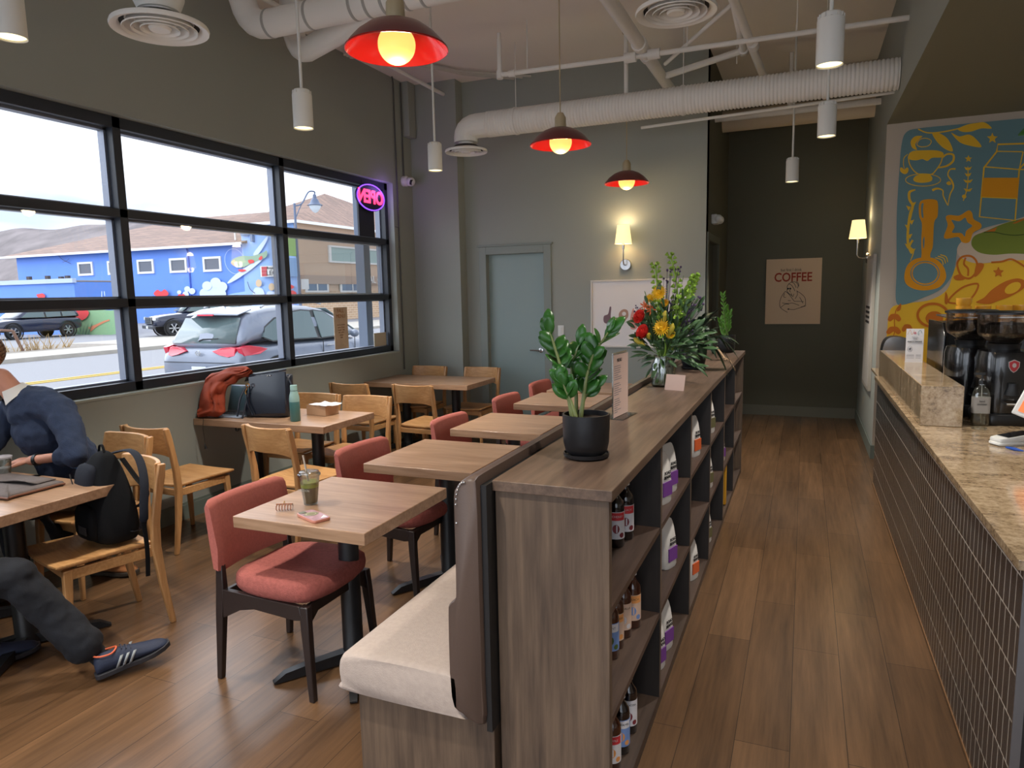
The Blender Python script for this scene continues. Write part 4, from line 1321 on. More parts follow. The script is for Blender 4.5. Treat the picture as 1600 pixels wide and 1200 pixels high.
# orange things on the yellow ground
a((2, 2, 'loop', B([(1185, 440), (1215, 405), (1270, 402), (1305, 440), (1300, 500), (1260, 540), (1210, 525), (1188, 480)]), 3.2))
a((2, 2, 'curve', B([(1235, 410), (1225, 450), (1250, 480), (1250, 525)]), 3))
a((2, 2, 'blob', B([(1305, 450), (1350, 452), (1330, 500), (1290, 530)])))
a((2, 2, 'blob', B([(1160, 530), (1200, 515), (1230, 545), (1180, 552)])))
pts = []
for k in range(10):
    r = 34 if k % 2 == 0 else 18
    pts.append((1440+r*math.sin(k*PI/5), 502-r*math.cos(k*PI/5)))
a((2, 2, 'blob', B(pts)))
a((2, 2, 'curve', B([(1395, 440), (1460, 435), (1520, 420), (1580, 450), (1620, 480)]), 3))
a((2, 2, 'loop', B([(1130, 690), (1160, 640), (1230, 590), (1312, 575), (1290, 640), (1230, 690)]), 3))
a((2, 2, 'blob', B([(1110, 625), (1125, 660), (1120, 700), (1105, 690)])))
a((2, 2, 'blob', B([(1300, 690), (1350, 660), (1400, 610), (1480, 560), (1560, 540), (1610, 560), (1600, 600), (1520, 650), (1440, 680), (1380, 700)])))
a((1, 3, 'blob', B(ell(1530, 600, 55, 30, 12, rot=-0.5))))
a((2, 2, 'loop', B(ell(1030, 770, 95, 72, 14)), 4))
a((2, 2, 'blob', B(ell(1040, 790, 55, 45, 10))))
# left flower stem
a((2, 2, 'curve', B([(825, 705), (800, 740), (790, 800), (790, 880), (760, 950), (740, 1030)]), 1.4))
for x, y, w in ((790, 785, 42), (785, 865, 46), (870, 850, 34)):
    a((2, 3, 'blob', B([(x-w, y+12), (x-w*0.6, y-18), (x, y-24), (x+w*0.6, y-18), (x+w, y+10), (x+w*0.6, y+24), (x, y+8), (x-w*0.6, y+24)])))
a((2, 3, 'blob', B([(820, 705), (832, 700), (828, 735), (805, 745)])))
a((2, 2, 'blob', B([(735, 1000), (750, 985), (745, 1035), (728, 1035)])))
g = G()
paint(g, sh, lambda x, y, l: at(x, y, 'y', YM-0.004-0.0008*l))
tag(obj('wall_mural_painting', g, [mb, my_, mo, mg, mw, mgd, mam], sharp=90), 'wall mural of yellow cups, leaves, carton and portafilter on blue and mustard', 'mural')

# ================================================================ WALL ART AND SIGNS
t = thing('coffee_poster', 'cream canvas on the corridor end wall reading COFFEE over a line drawing', 'poster', (-0.14, YE, 1.6))
obj('canvas', G().bb(-0.325, 0.325, -0.03, -0.001, -0.41, 0.41), M('canvas_cream', (206, 180, 152), 0.8), t)
cred = M('poster_red', (150, 48, 24), 0.7)
text('lettering', 'COFFEE', 0.155, cred, t, (-0.005, -0.033, 0.175), bold=0.003, wscale=0.83)
text('small_lettering', 'but first I drink', 0.05, ink, t, (-0.03, -0.033, 0.27), wscale=0.8)
P = lambda pts: [((x-548)*0.000845, (615-y)*0.00086) for x, y in pts]
g = G()
ln = lambda pts, w=0.006: (0, 0, 'curve', P(pts), w)
sh = [ln([(470, 590), (465, 540), (490, 500), (530, 475), (580, 480), (615, 520), (610, 570)]), ln([(480, 500), (520, 520), (550, 560), (575, 610)]), ln([(515, 475), (560, 500), (590, 560)]), ln([(470, 560), (465, 610), (500, 650), (540, 680)]), ln([(590, 470), (620, 500), (625, 545)]),
      ln([(520, 575), (500, 600), (515, 625)]), ln([(440, 610), (410, 650), (380, 710), (365, 790), (380, 850), (430, 890), (480, 920)]), ln([(440, 610), (480, 640), (520, 690), (570, 760)]), ln([(600, 610), (650, 640), (710, 700), (725, 760), (720, 820), (660, 845)]), ln([(400, 780), (460, 790), (540, 785), (580, 795), (640, 820)]),
      ln([(380, 850), (440, 800), (500, 800)]), ln([(490, 870), (560, 880), (630, 860), (735, 825)]), ln([(570, 760), (640, 760), (700, 765)]), ln([(430, 640), (420, 690), (450, 700)]), ln([(520, 640), (545, 690), (560, 650)]), ln([(480, 745), (520, 750)]), ln([(600, 600), (610, 660), (580, 720)]), ln([(640, 700), (660, 730), (690, 790)])]
sh += [(0, 0, 'blob', P(ell(478, 572, 14, 12, 8))), (0, 0, 'blob', P(ell(508, 570, 14, 12, 8))), (0, 0, 'blob', P(ell(492, 872, 14, 10, 8)))]
paint(g, sh, lambda x, z, l: (x, -0.033, z))
obj('line_drawing', g, ink, t)

t = thing('hand_sign_poster', 'white framed poster of hands signing L O V E behind the flowers', 'poster', (-1.64, YB, 1.405))
w2, h2 = 0.54, 0.368
g = G().bb(-w2, w2, -0.03, -0.002, -h2, -h2+0.018).bb(-w2, w2, -0.03, -0.002, h2-0.018, h2).bb(-w2, -w2+0.018, -0.03, -0.002, -h2+0.018, h2-0.018).bb(w2-0.018, w2, -0.03, -0.002, -h2+0.018, h2-0.018)
obj('frame', g, M('frame_offwhite', (206, 202, 196), 0.4), t, bevel=0.002)
obj('print', G().bb(-w2+0.018, w2-0.018, -0.014, -0.006, -h2+0.018, h2-0.018), M('print_white', (226, 222, 222), 0.35), t)
hands = [M('hand_mauve', (122, 96, 106), 0.7), M('hand_tan', (176, 140, 124), 0.7), M('hand_pink', (210, 150, 140), 0.7), M('hand_brown', (140, 96, 76), 0.7), M('print_bg', (226, 222, 222), 0.5)]
H = lambda pts: [((x-112)/1300*0.0+(x-330)*0.00158-0.18, (545-y)*0.00158) for x, y in pts]
g = G()
sh = [(0, 0, 'blob', H([(196, 560), (225, 545), (236, 500), (243, 494), (248, 505), (244, 560), (252, 578), (285, 570), (284, 578), (250, 600), (215, 612), (194, 598)])),
      (1, 0, 'blob', H([(303, 540), (330, 515), (362, 522), (368, 560), (352, 585), (335, 605), (308, 603), (302, 575)])), (4, 1, 'blob', H(ell(338, 545, 14, 14, 10))),
      (2, 0, 'blob', H([(382, 570), (398, 515), (406, 512), (410, 560), (414, 562), (434, 518), (441, 522), (434, 590), (425, 645), (385, 645)])),
      (3, 0, 'blob', H([(480, 560), (500, 530), (530, 530), (545, 560), (540, 600), (520, 640), (490, 640)]))]
paint(g, sh, lambda x, z, l: (x, -0.0152-0.0006*l, z))
obj('printed_hands', g, hands, t)
text('small_lettering', 'the sign for love', 0.018, greyink, t, (0.02, -0.0155, -0.33))

t = thing('framed_print', 'tall narrow framed print seen edge-on on the corridor right wall', 'picture frame', (XR, 8.15, 1.28))
obj('frame', G().bb(-0.03, -0.001, -0.38, 0.38, -0.68, 0.68), M('pale_frame', (176, 168, 156), 0.5), t, bevel=0.002)
obj('print', G().bb(-0.032, -0.030, -0.34, 0.34, -0.64, 0.64), M('print_pale', (196, 190, 182), 0.4), t)
g = G()
for k in range(4):
    g.bb(-0.0335, -0.032, -0.22, 0.22, 0.14-k*0.05, 0.165-k*0.05)
obj('printed_text', g, ink, t)

# OPEN sign hanging in the top right pane, with its black hanging board below
t = thing('open_sign', 'lit oval OPEN sign hanging inside the top right window pane', 'neon sign', (-4.33, 6.50, 2.70))
cy, cz, ry, rz_ = 0, 0, 0.27, 0.145
pts = ell(0, 0, ry, rz_, 40)
obj('backing', G().prism(pts, lambda y, z: (-0.012, y, z), lambda y, z: (0.0, y, z)), M('sign_black', (18, 16, 26), 0.4), t)
g = G().tube([(0.006, y*0.94, z*0.92) for y, z in pts]+[(0.006, pts[0][0]*0.94, pts[0][1]*0.92)], 0.006, 6)
obj('oval_tube', g, M('violet_tube', (110, 60, 235), 0.4, emit=1.2), t)
pk = M('pink_tube', (235, 50, 90), 0.4, emit=1.2)
text('lettering', 'OPEN', 0.19, pk, t, (0.004, 0.0, 0.0), xd=(0, -1, 0), yd=(0, 0, 1), ext=0.004, wscale=0.95, bold=0.006)
obj('hanging_chain', G().tube([(0, -0.16, 0.13), (0, -0.16, 0.165)], 0.003, 5), blackm, t)
obj('hanging_chain', G().tube([(0, 0.16, 0.11), (0, 0.16, 0.165)], 0.003, 5), blackm, t)
light('sign_glow', 'POINT', (0.08, 0.2, 0.08), 0.5, (0.45, 0.25, 1.0), t, shadow_soft_size=0.08)
tag(obj('black_panel', G().bb(-4.374, -4.354, 6.30, 6.585, 2.286, 2.64), M('board_slate', (34, 38, 48), 0.5)), 'dark panel standing on the window rail just below the OPEN sign', 'panel')
tag(obj('exterior_post', G().bb(-4.72, -4.60, 6.72, 6.84, -0.1, 3.4), M('post_slate', (92, 104, 124), 0.5), bevel=0.004), 'slate grey post outside at the right end of the window', 'post')
t = thing('window_notice', 'tall tan paper notice taped inside the lower right window pane', 'notice', (-4.425, 5.99, 1.33))
obj('paper_sheet', G().bb(0, 0.003, -0.115, 0.115, -0.215, 0.215), M('tan_paper', (222, 200, 172), 0.7, var=0.08, vs=14), t)
text('lettering', 'FALL\nMENU', 0.055, M('notice_ink', (176, 116, 60), 0.7), t, (0.0036, 0, 0.15), xd=(0, 1, 0))
text('small_lettering', 'warm drinks\nspiced latte\nmaple chai\nhot cider\nasiago\nbun', 0.026, M('notice_ink2', (168, 132, 104), 0.7), t, (0.0036, 0, -0.03), xd=(0, 1, 0))
tag(obj('window_card', G().bb(-4.425, -4.42, 6.58, 6.82, 1.09, 1.24), M('pale_card', (208, 196, 172), 0.7)), 'small cream card in the bottom right corner of the window', 'card')

# ================================================================ OUTSIDE
asphalt = M('asphalt', (136, 136, 140), 0.9, var=0.12, vs=40)
conc = M('pale_concrete', (172, 166, 156), 0.9, var=0.08, vs=2)
gravel = M('gravel_strip', (138, 130, 120), 0.95, var=0.3, vs=9)
GZ = -0.30


def strip(name, x0, z0, x1, z1, mt, y0=-60, y1=160):
    g = G().add([(x0, y0, z0), (x1, y0, z1), (x1, y1, z1), (x0, y1, z0), (x0, y0, z0-0.3), (x1, y0, z1-0.3), (x1, y1, z1-0.3), (x0, y1, z0-0.3)], [(0, 1, 2, 3), (4, 5, 6, 7), (0, 1, 5, 4), (1, 2, 6, 5), (2, 3, 7, 6), (3, 0, 4, 7)])
    return struct(name, g, mt)


strip('near_sidewalk', -4.5, -0.05, -7.4, -0.06, conc)
strip('road', -7.4, -0.20, -25.6, -0.42, asphalt)
strip('far_sidewalk', -25.6, -0.27, -28.5, -0.27, conc)
strip('planting_strip', -28.5, -0.27, -32.5, -0.29, gravel, y1=22.5)
strip('far_sidewalk_apron', -28.5, -0.27, -32.5, -0.29, conc, y0=22.5)
strip('parking_lot', -32.5, -0.30, -140, -0.35, asphalt)
ylm = M('road_yellow', (206, 176, 96), 0.8)
struct('lane_line', G().bb(-17.5, -17.38, -40, 140, -0.335, -0.30).bb(-17.82, -17.7, -40, 140, -0.335, -0.30), ylm)

# main hall across the street
bl = M('hall_blue_paint', (98, 140, 220), 0.7, var=0.05, vs=0.3)
blp = M('hall_pale_blue', (150, 186, 238), 0.7)
beige = M('hall_beige_stucco', (204, 176, 152), 0.85)
shingle = brickmat('brown_shingle', (150, 122, 108), (124, 102, 92), (104, 86, 78), 1.2, 0.35, 0.03, 'XY', 0.5, 0.9, bmp=0.2)
fasc = M('fascia_white', (226, 226, 224), 0.6)
Y0, XB = 45.0, -37.2
zb0 = GZ-0.1
b = thing('legion_hall', 'long blue hall across the street with brown shingle roof and painted mural', 'building', (-50, 55, zb0))
L = lambda g: g.xf(Matrix.Translation((50, -55, -zb0)))
XW = -71.0
obj('hall_wall', L(G().bb(XW, -42.6, Y0, 72, zb0, 6.2)), bl, b)
obj('street_block', L(G().bb(-42.6, XB, Y0-0.01, 44.99+0.01, zb0, 7.6)), blp, b)
obj('street_block_side', L(G().bb(-42.6, XB, Y0+0.01, 72, zb0, 7.6)), beige, b)
# lower roof (hip) and upper roof
g = G().add([(XW-1.5, Y0-0.7, 6.15), (-42.0, Y0-0.7, 6.15), (-42.0, 73, 6.15), (XW-1.5, 73, 6.15), (-62, 57, 10.3), (-42.0, 57, 10.3)], [(0, 1, 5, 4), (1, 2, 5), (2, 3, 4, 5), (3, 0, 4), (0, 3, 2, 1)])
obj('roof', L(g), shingle, b)
g = G().add([(-43.2, Y0-0.7, 7.62), (XB+0.8, Y0-0.7, 7.62), (XB+0.8, 73, 7.62), (-43.2, 73, 7.62), (-43.2, 57, 11.6), (-44.5, 59, 11.6)], [(0, 1, 4), (1, 2, 4), (2, 3, 5, 4), (3, 0, 4, 5), (0, 3, 2, 1)])
obj('upper_roof', L(g), shingle, b)
obj('fascia', L(G().bb(XW-1.5, -42.0, Y0-0.75, Y0-0.65, 6.0, 6.2)), fasc, b)
obj('fascia', L(G().bb(-43.2, XB+0.8, Y0-0.75, Y0-0.65, 7.42, 7.64).bb(XB+0.76, XB+0.86, Y0-0.7, 73, 7.42, 7.64)), fasc, b)
obj('vent_pipe', L(G().tube([(-43.6, Y0+0.4, 6.3), (-43.6, Y0+0.4, 7.9)], 0.09, 8)), fasc, b)
obj('downspout', L(G().tube([(-48.6, Y0-0.1, 6.0), (-48.5, Y0-0.08, 5.7), (-48.5, Y0-0.08, 0)], 0.06, 6)), M('downspout_blue', (60, 96, 190), 0.6), b)
obj('gutter_box', L(G().bb(-42.4, -41.2, Y0-0.3, Y0-0.05, 6.75, 6.95).bb(-41.4, -41.2, Y0-0.3, Y0-0.05, 6.2, 6.75)), M('gutter_grey', (110, 130, 160), 0.6), b)
wdark = M('far_window_glass', (96, 100, 110), 0.2)
for px in (133, 180, 227, 278, 331):
    c = at(px, 420-(px-133)*0.037, 'y', Y0-0.1)
    w = obj('window', L(G().bb(c.x-1.0, c.x-0.8, Y0-0.12, Y0, c.z-0.62, c.z+0.62).bb(c.x+0.8, c.x+1.0, Y0-0.12, Y0, c.z-0.62, c.z+0.62).bb(c.x-0.8, c.x+0.8, Y0-0.12, Y0, c.z+0.44, c.z+0.62).bb(c.x-0.8, c.x+0.8, Y0-0.12, Y0, c.z-0.62, c.z-0.44)), fasc, b)
    obj('pane', L(G().bb(c.x-0.8, c.x+0.8, Y0-0.04, Y0-0.02, c.z-0.44, c.z+0.44)), wdark, w)
# beige street side: windows, brick band, garage like doors, lettering
brk = brickmat('tan_brick', (196, 164, 132), (180, 148, 120), (214, 196, 172), 0.6, 0.2, 0.02, 'YZ', 0.5, 0.9, bmp=0.1)
obj('brick_base', L(G().bb(XB, XB+0.12, Y0+0.3, 72, zb0, 2.2)), brk, b)
obj('awning_band', L(G().bb(XB, XB+0.25, Y0+0.3, 72, 2.75, 3.45)), M('band_taupe', (176, 152, 136), 0.8), b)
q0, q1 = at(514, 383, 'x', XB+0.1), at(600, 412, 'x', XB+0.1)
yy0 = at(514, 400, 'x', XB+0.1).y
z0w, z1w = at(514, 410, 'x', XB+0.1).z, at(514, 383, 'x', XB+0.1).z
w = obj('window', L(G().bb(XB, XB+0.15, yy0, yy0+0.3, z0w, z1w).bb(XB, XB+0.15, yy0+0.3, yy0+12, z1w-0.15, z1w).bb(XB, XB+0.15, yy0+0.3, yy0+12, z0w, z0w+0.15).bb(XB, XB+0.15, yy0+4, yy0+4.3, z0w+0.15, z1w-0.15).bb(XB, XB+0.15, yy0+8, yy0+8.3, z0w+0.15, z1w-0.15)), fasc, b)
obj('pane', L(G().bb(XB+0.02, XB+0.05, yy0+0.3, yy0+12, z0w+0.15, z1w-0.15)), M('pale_green_glass', (150, 176, 172), 0.15), w)
for px0, px1 in ((481, 511), (535, 567)):
    ya, yb_ = at(px0, 450, 'x', XB+0.2).y, at(px1, 450, 'x', XB+0.2).y
    zt, zl = at(px0, 441, 'x', XB+0.2).z, at(px0, 454, 'x', XB+0.2).z
    w = obj('window', L(G().bb(XB+0.1, XB+0.2, ya-0.25, yb_+0.25, zl-0.15, zt+0.15)), fasc, b)
    ym = (ya+yb_)/2
    obj('pane', L(G().bb(XB+0.2, XB+0.22, ya, ym-0.1, zl, zt)), M('blue_dark_glass', (86, 110, 140), 0.2), w)
    obj('pane', L(G().bb(XB+0.2, XB+0.22, ym+0.1, yb_, zl, zt)), M('blue_dark_glass', (86, 110, 140), 0.2), w)
tx = at(560, 437, 'x', XB+0.3)
text('lettering', 'ROYAL CANADIAN', 0.95, fasc, b, (XB+0.3+50, at(557, 437, 'x', XB+0.3).y-55, tx.z-zb0), xd=(0, 1, 0), align='LEFT', ext=0.03, wscale=1.0)
# signboard on the blue street block
s0, s1 = at(407, 416, 'y', Y0-0.3), at(461, 431, 'y', Y0-0.3)
sg = obj('signboard', L(G().bb(s0.x, s1.x, Y0-0.35, Y0-0.15, s1.z, s0.z)), fasc, b)
text('lettering', 'LEGION', (s0.z-s1.z)*0.62, ink, sg, ((s0.x+s1.x)/2+50, Y0-0.37-55, s1.z+(s0.z-s1.z)*0.32-zb0), ext=0.01, wscale=1.15)
text('lettering', 'Royal Canadian', (s0.z-s1.z)*0.34, ink, sg, ((s0.x+s1.x)/2+50, Y0-0.37-55, s1.z+(s0.z-s1.z)*0.8-zb0), ext=0.01, wscale=1.1)
g = G()
for zz in (0.2, 0.5, 0.8):
    g.bb(s0.x+0.15, s0.x+0.7, Y0-0.37, Y0-0.35, s1.z+(s0.z-s1.z)*zz-0.12, s1.z+(s0.z-s1.z)*zz+0.12)
g.bb(s1.x-0.9, s1.x-0.2, Y0-0.37, Y0-0.35, s1.z+0.2, s0.z-0.2)
obj('sign_emblem', L(g), M('sign_red', (190, 70, 80), 0.7), sg)
# painted scenes on the blue walls
wht, red, grn, gry, tanm, drk = M('paint_white', (206, 220, 240), 0.8), M('paint_poppy', (226, 70, 74), 0.8), M('paint_plane_green', (150, 176, 150), 0.8), M('paint_grey', (150, 160, 190), 0.8), M('paint_tan', (214, 186, 150), 0.8), M('paint_dark', (70, 60, 90), 0.8)
C_ = lambda pts: [(200+x/6, 320+y/6) for x, y in pts]
sh = []
a = sh.append
a((0, 0, 'loop', C_(ell(1000, 530, 90, 120, 16, rot=-0.3)), 0.5))
a((0, 2, 'blob', C_([(930, 735), (1000, 660), (1100, 590), (1240, 490), (1270, 480), (1265, 510), (1150, 610), (1000, 710)])))
a((0, 1, 'blob', C_([(1175, 460), (1240, 370), (1310, 290), (1300, 340), (1240, 440), (1200, 480)])))
a((2, 3, 'blob', C_([(965, 540), (1000, 500), (1080, 478), (1160, 480), (1260, 450), (1300, 430), (1295, 490), (1200, 530), (1090, 580), (1020, 585)])))
a((4, 4, 'blob', C_([(965, 540), (1000, 515), (1005, 575), (975, 560)])))
a((1, 5, 'blob', C_([(1125, 520), (1170, 515), (1180, 540), (1140, 550)])))
a((1, 5, 'blob', C_([(1030, 610), (1075, 605), (1110, 615), (1060, 630)])))
a((1, 5, 'blob', C_([(1225, 505), (1250, 478), (1260, 500), (1240, 520)])))
for cx, cy, r in ((740, 760, 45), (820, 730, 50), (880, 770, 50), (780, 810, 60), (860, 840, 60), (720, 830, 50), (555, 790, 28), (600, 810, 30), (540, 840, 30), (480, 820, 20)):
    a((0, 0+(cx % 3), 'blob', C_(ell(cx, cy, r, r*0.95, 9))))
a((3, 0, 'blob', C_([(950, 840), (1200, 790), (1400, 720), (1400, 870), (950, 870)])))
for cx, cy, s in ((310, 835, 70), (500, 855, 35)):
    a((1, 6, 'blob', C_([(cx-s, cy), (cx-s*0.5, cy-s*0.55), (cx, cy-s*0.3), (cx+s*0.5, cy-s*0.6), (cx+s, cy), (cx+s*0.4, cy+s*0.4), (cx-s*0.4, cy+s*0.4)])))
for cx, cy in ((1225, 735), (1345, 770)):
    a((4, 6, 'blob', C_(ell(cx, cy, 28, 36, 8))))
    a((0, 5, 'blob', C_([(cx-50, cy+120), (cx-40, cy+50), (cx, cy+40), (cx+40, cy+60), (cx+50, cy+120)])))
a((5, 7, 'curve', C_([(1120, 720), (1145, 790), (1190, 830)]), 1.0))
for cx, cy, s in ((1540, 830, 40), (1530, 770, 28), (1545, 905, 40)):
    a((1, 6, 'blob', C_([(cx-s, cy), (cx, cy-s*0.7), (cx+s, cy), (cx, cy+s*0.7)])))
D_ = lambda pts: [(x*0.15, 380+y*0.15) for x, y in pts]
a((5, 1, 'curve', D_([(610, 130), (650, 170), (690, 190), (740, 215)]), 0.7))
a((5, 1, 'curve', D_([(650, 200), (690, 185), (720, 160)]), 0.5))
g = G()
paint(g, sh, lambda x, y, l: tuple(L(G().add([at(x, y, 'y', Y0-0.14-0.02*l)], [])).v[0]))
obj('painted_scene', g, [wht, red, grn, blp, tanm, drk], b, sharp=90)
# low front building
b2 = thing('low_blue_building', 'low flat roofed blue building with poppies painted along its front', 'building', (-50, 33, zb0))
L2 = lambda g: g.xf(Matrix.Translation((50, -33, -zb0)))
Y1 = 29.2
zt = at(100, 441, 'y', Y1).z
xr = at(196, 470, 'y', Y1).x
xr = at(194, 470, 'y', 32.5).x
obj('front_wall', L2(G().bb(-75, xr, Y1, 32.5, zb0, zt)), bl, b2)
obj('parapet', L2(G().bb(-75, xr+0.1, Y1-0.15, Y1+0.1, zt-0.05, zt+0.22)), M('parapet_pale', (176, 190, 214), 0.7), b2)
obj('flat_roof', L2(G().bb(-75, xr, Y1, 32.5, zt+0.02, zt+0.1)), M('roof_grey', (150, 140, 136), 0.9), b2)
for px, h in ((46, 10), (75, 10), (96, 8), (106, 9)):
    c = at(px, 437, 'y', Y1+2)
    obj('roof_vent', L2(G().bb(c.x-0.15, c.x+0.15, Y1+1.9, Y1+2.1, zt+0.1, zt+0.1+h*0.045)), M('vent_dark', (70, 66, 70), 0.8), b2)
sh = []
a = sh.append
a((2, 0, 'blob', D_([(640, 960), (700, 760), (900, 690), (1150, 700), (1250, 690), (1290, 800), (1260, 930), (950, 970)])))
a((4, 1, 'curve', D_([(930, 900), (1000, 860), (1080, 820), (1140, 800)]), [8, 4, 3, 2]))
for k in range(9):
    x = 680+k*28
    a((6, 2, 'poly', D_([(x, 960), (x+20, 960), (x+(k-4)*16, 850-20*(k % 3))])))
for cx, cy, s in ((830, 740, 95), (690, 690, 50), (735, 810, 55), (425, 555, 45), (1560, 680, 50)):
    if cx < 1200:
        a((1, 3, 'blob', D_([(cx-s, cy-s*0.4), (cx-s*0.3, cy-s*0.6), (cx+s*0.4, cy-s*0.7), (cx+s, cy-s*0.2), (cx+s*0.7, cy+s*0.4), (cx, cy+s*0.7), (cx-s*0.6, cy+s*0.3)])))
a((0, 1, 'curve', D_([(1060, 500), (1060, 560)]), 0.9))
a((0, 1, 'curve', D_([(1085, 500), (1092, 550)]), 0.9))
g = G()
paint(g, sh, lambda x, y, l: at(x, y, 'y', Y1-0.03-0.02*l)+Vector((50, -33, -zb0)))
obj('painted_poppies', g, [wht, red, M('paint_meadow', (134, 172, 130), 0.8), blp, M('paint_clay', (206, 130, 96), 0.8), drk, M('paint_stem', (80, 116, 92), 0.8)], b2, sharp=90)

# hill
g = G()
rings = []
prof = [(-400, 372), (-250, 385), (-120, 374), (-40, 368), (0, 366), (30, 362), (60, 360), (95, 356), (130, 351), (170, 345), (210, 338), (260, 342), (320, 350), (400, 356), (480, 362), (620, 370)]
for k, (d, f) in enumerate(((300, 0.0), (340, 0.35), (380, 0.72), (420, 1.0), (470, 0.6))):
    ring = []
    for px, py in smooth_pts(prof, 6, False):
        top = at(px, py, 'y', 420.0)
        p = Vector((top.x*d/420, d, -5+(top.z+5)*f))
        p.z += 6*noise.noise(Vector((p.x*0.02, d*0.03, 3)))*f
        ring.append(p)
    rings.append(ring)
g.loft(rings, cap=False, closed=False)
hm = M('hill_scrub', (120, 112, 112), 1.0, var=0.28, vs=0.05)
struct('hillside', g, hm)

# street lamp
t = thing('street_lamp', 'curved arm street lamp with a glass bell across the road', 'street lamp', (-26.6, 0, 0))
lp = at(466, 420, 'x', -26.6)
t.location = (-26.6, lp.y, -0.27)
dk = M('lamp_slate', (92, 104, 128), 0.5, metal=0.2)
zT = at(463, 318, 'x', -26.6).z+0.27
obj('pole', G().tube([(0, 0, 0), (0, 0, 1.0), (0, 0, zT)], [0.14, 0.09, 0.065], 12), dk, t)
lx = at(492, 318, 'x', -26.6).y-lp.y
zL = at(492, 318, 'x', -26.6).z+0.27
obj('arm', G().tube(smooth_pts([(0, 0, zT-0.15), (0, lx*0.35, zT+0.05), (0, lx*0.7, zT+0.75), (0, lx, zT+0.85), (0, lx, zL+0.5)], 5, False), 0.045, 8).tube(smooth_pts([(0, 0.05, zT-0.8), (0, lx*0.25, zT-0.2), (0, lx*0.5, zT+0.35)], 4, False), 0.03, 6), dk, t)
obj('lamp_head', G().lathe([(0.0001, 0.55), (0.1, 0.5), (0.12, 0.3), (0.2, 0.22), (0.24, 0.1), (0.3, 0.0), (0.45, -0.1), (0.42, -0.13), (0.0001, -0.12)], 20, (0, lx, zL)), dk, t)
obj('glass_bell', G().lathe([(0.36, -0.12), (0.28, -0.3), (0.14, -0.48), (0.0001, -0.55)], 16, (0, lx, zL)), M('lamp_glass', (206, 214, 222), 0.2), t)
obj('banner', G().bb(-0.02, 0.02, -0.95, -0.12, at(455, 400, 'x', -26.6).z+0.27, at(455, 370, 'x', -26.6).z+0.27), M('banner_green', (150, 190, 110), 0.7), t, label='green banner')
obj('banner_lower', G().bb(-0.02, 0.02, -0.95, -0.12, at(455, 432, 'x', -26.6).z+0.27, at(455, 403, 'x', -26.6).z+0.27), M('banner_blue', (140, 180, 226), 0.7), t)
obj('street_sign', G().bb(0.02, 0.04, 0.15, 0.8, at(470, 452, 'x', -26.6).z+0.27, at(470, 436, 'x', -26.6).z+0.27), fasc, t)
# pale wall edge and dead stems at left
tag(obj('pale_pillar', G().bb(-33.2, -32.6, 17.6, 18.9, GZ, 2.1), M('pillar_cream', (206, 196, 180), 0.8)), 'cream pillar at the left edge beyond the road', 'pillar')
g = G()
random.seed(3)
for k in range(60):
    c = at(random.choice([random.uniform(0, 60), random.uniform(30, 110)]), 545, 'x', -29.5)
    g.tube([(c.x, c.y, GZ), (c.x+random.uniform(-.3, .3), c.y+random.uniform(-.3, .3), GZ+random.uniform(0.2, 0.7))], [0.02, 0.006], 4)
o = tag(obj('dry_grass', g, M('dry_straw', (176, 150, 110), 0.9)), 'dry straw coloured grass in the strip beyond the road', 'grass')
o['kind'] = 'stuff'
g = G().tube([at(20, 517, 'x', -29.5), at(36, 549, 'x', -29.5)], 0.06, 6).tube([at(0, 516, 'x', -29.5), at(20, 517, 'x', -29.5)], 0.05, 6)
tag(obj('bent_rail', g, M('rust_brown', (120, 92, 78), 0.8)), 'bent brown rail standing in the gravel strip at far left', 'rail')

# ---------------------------------------------------------------- vehicles (front = +y, origin on the ground under the tail)
carglass = M('car_glass', (92, 108, 110), 0.06, spec=0.5)
rubber = M('tyre_rubber', (34, 34, 36), 0.8)
alloy = M('alloy_rim', (170, 172, 176), 0.3, metal=0.7)
tailr = M('tail_lamp_red', (206, 40, 66), 0.2, coat=0.5)


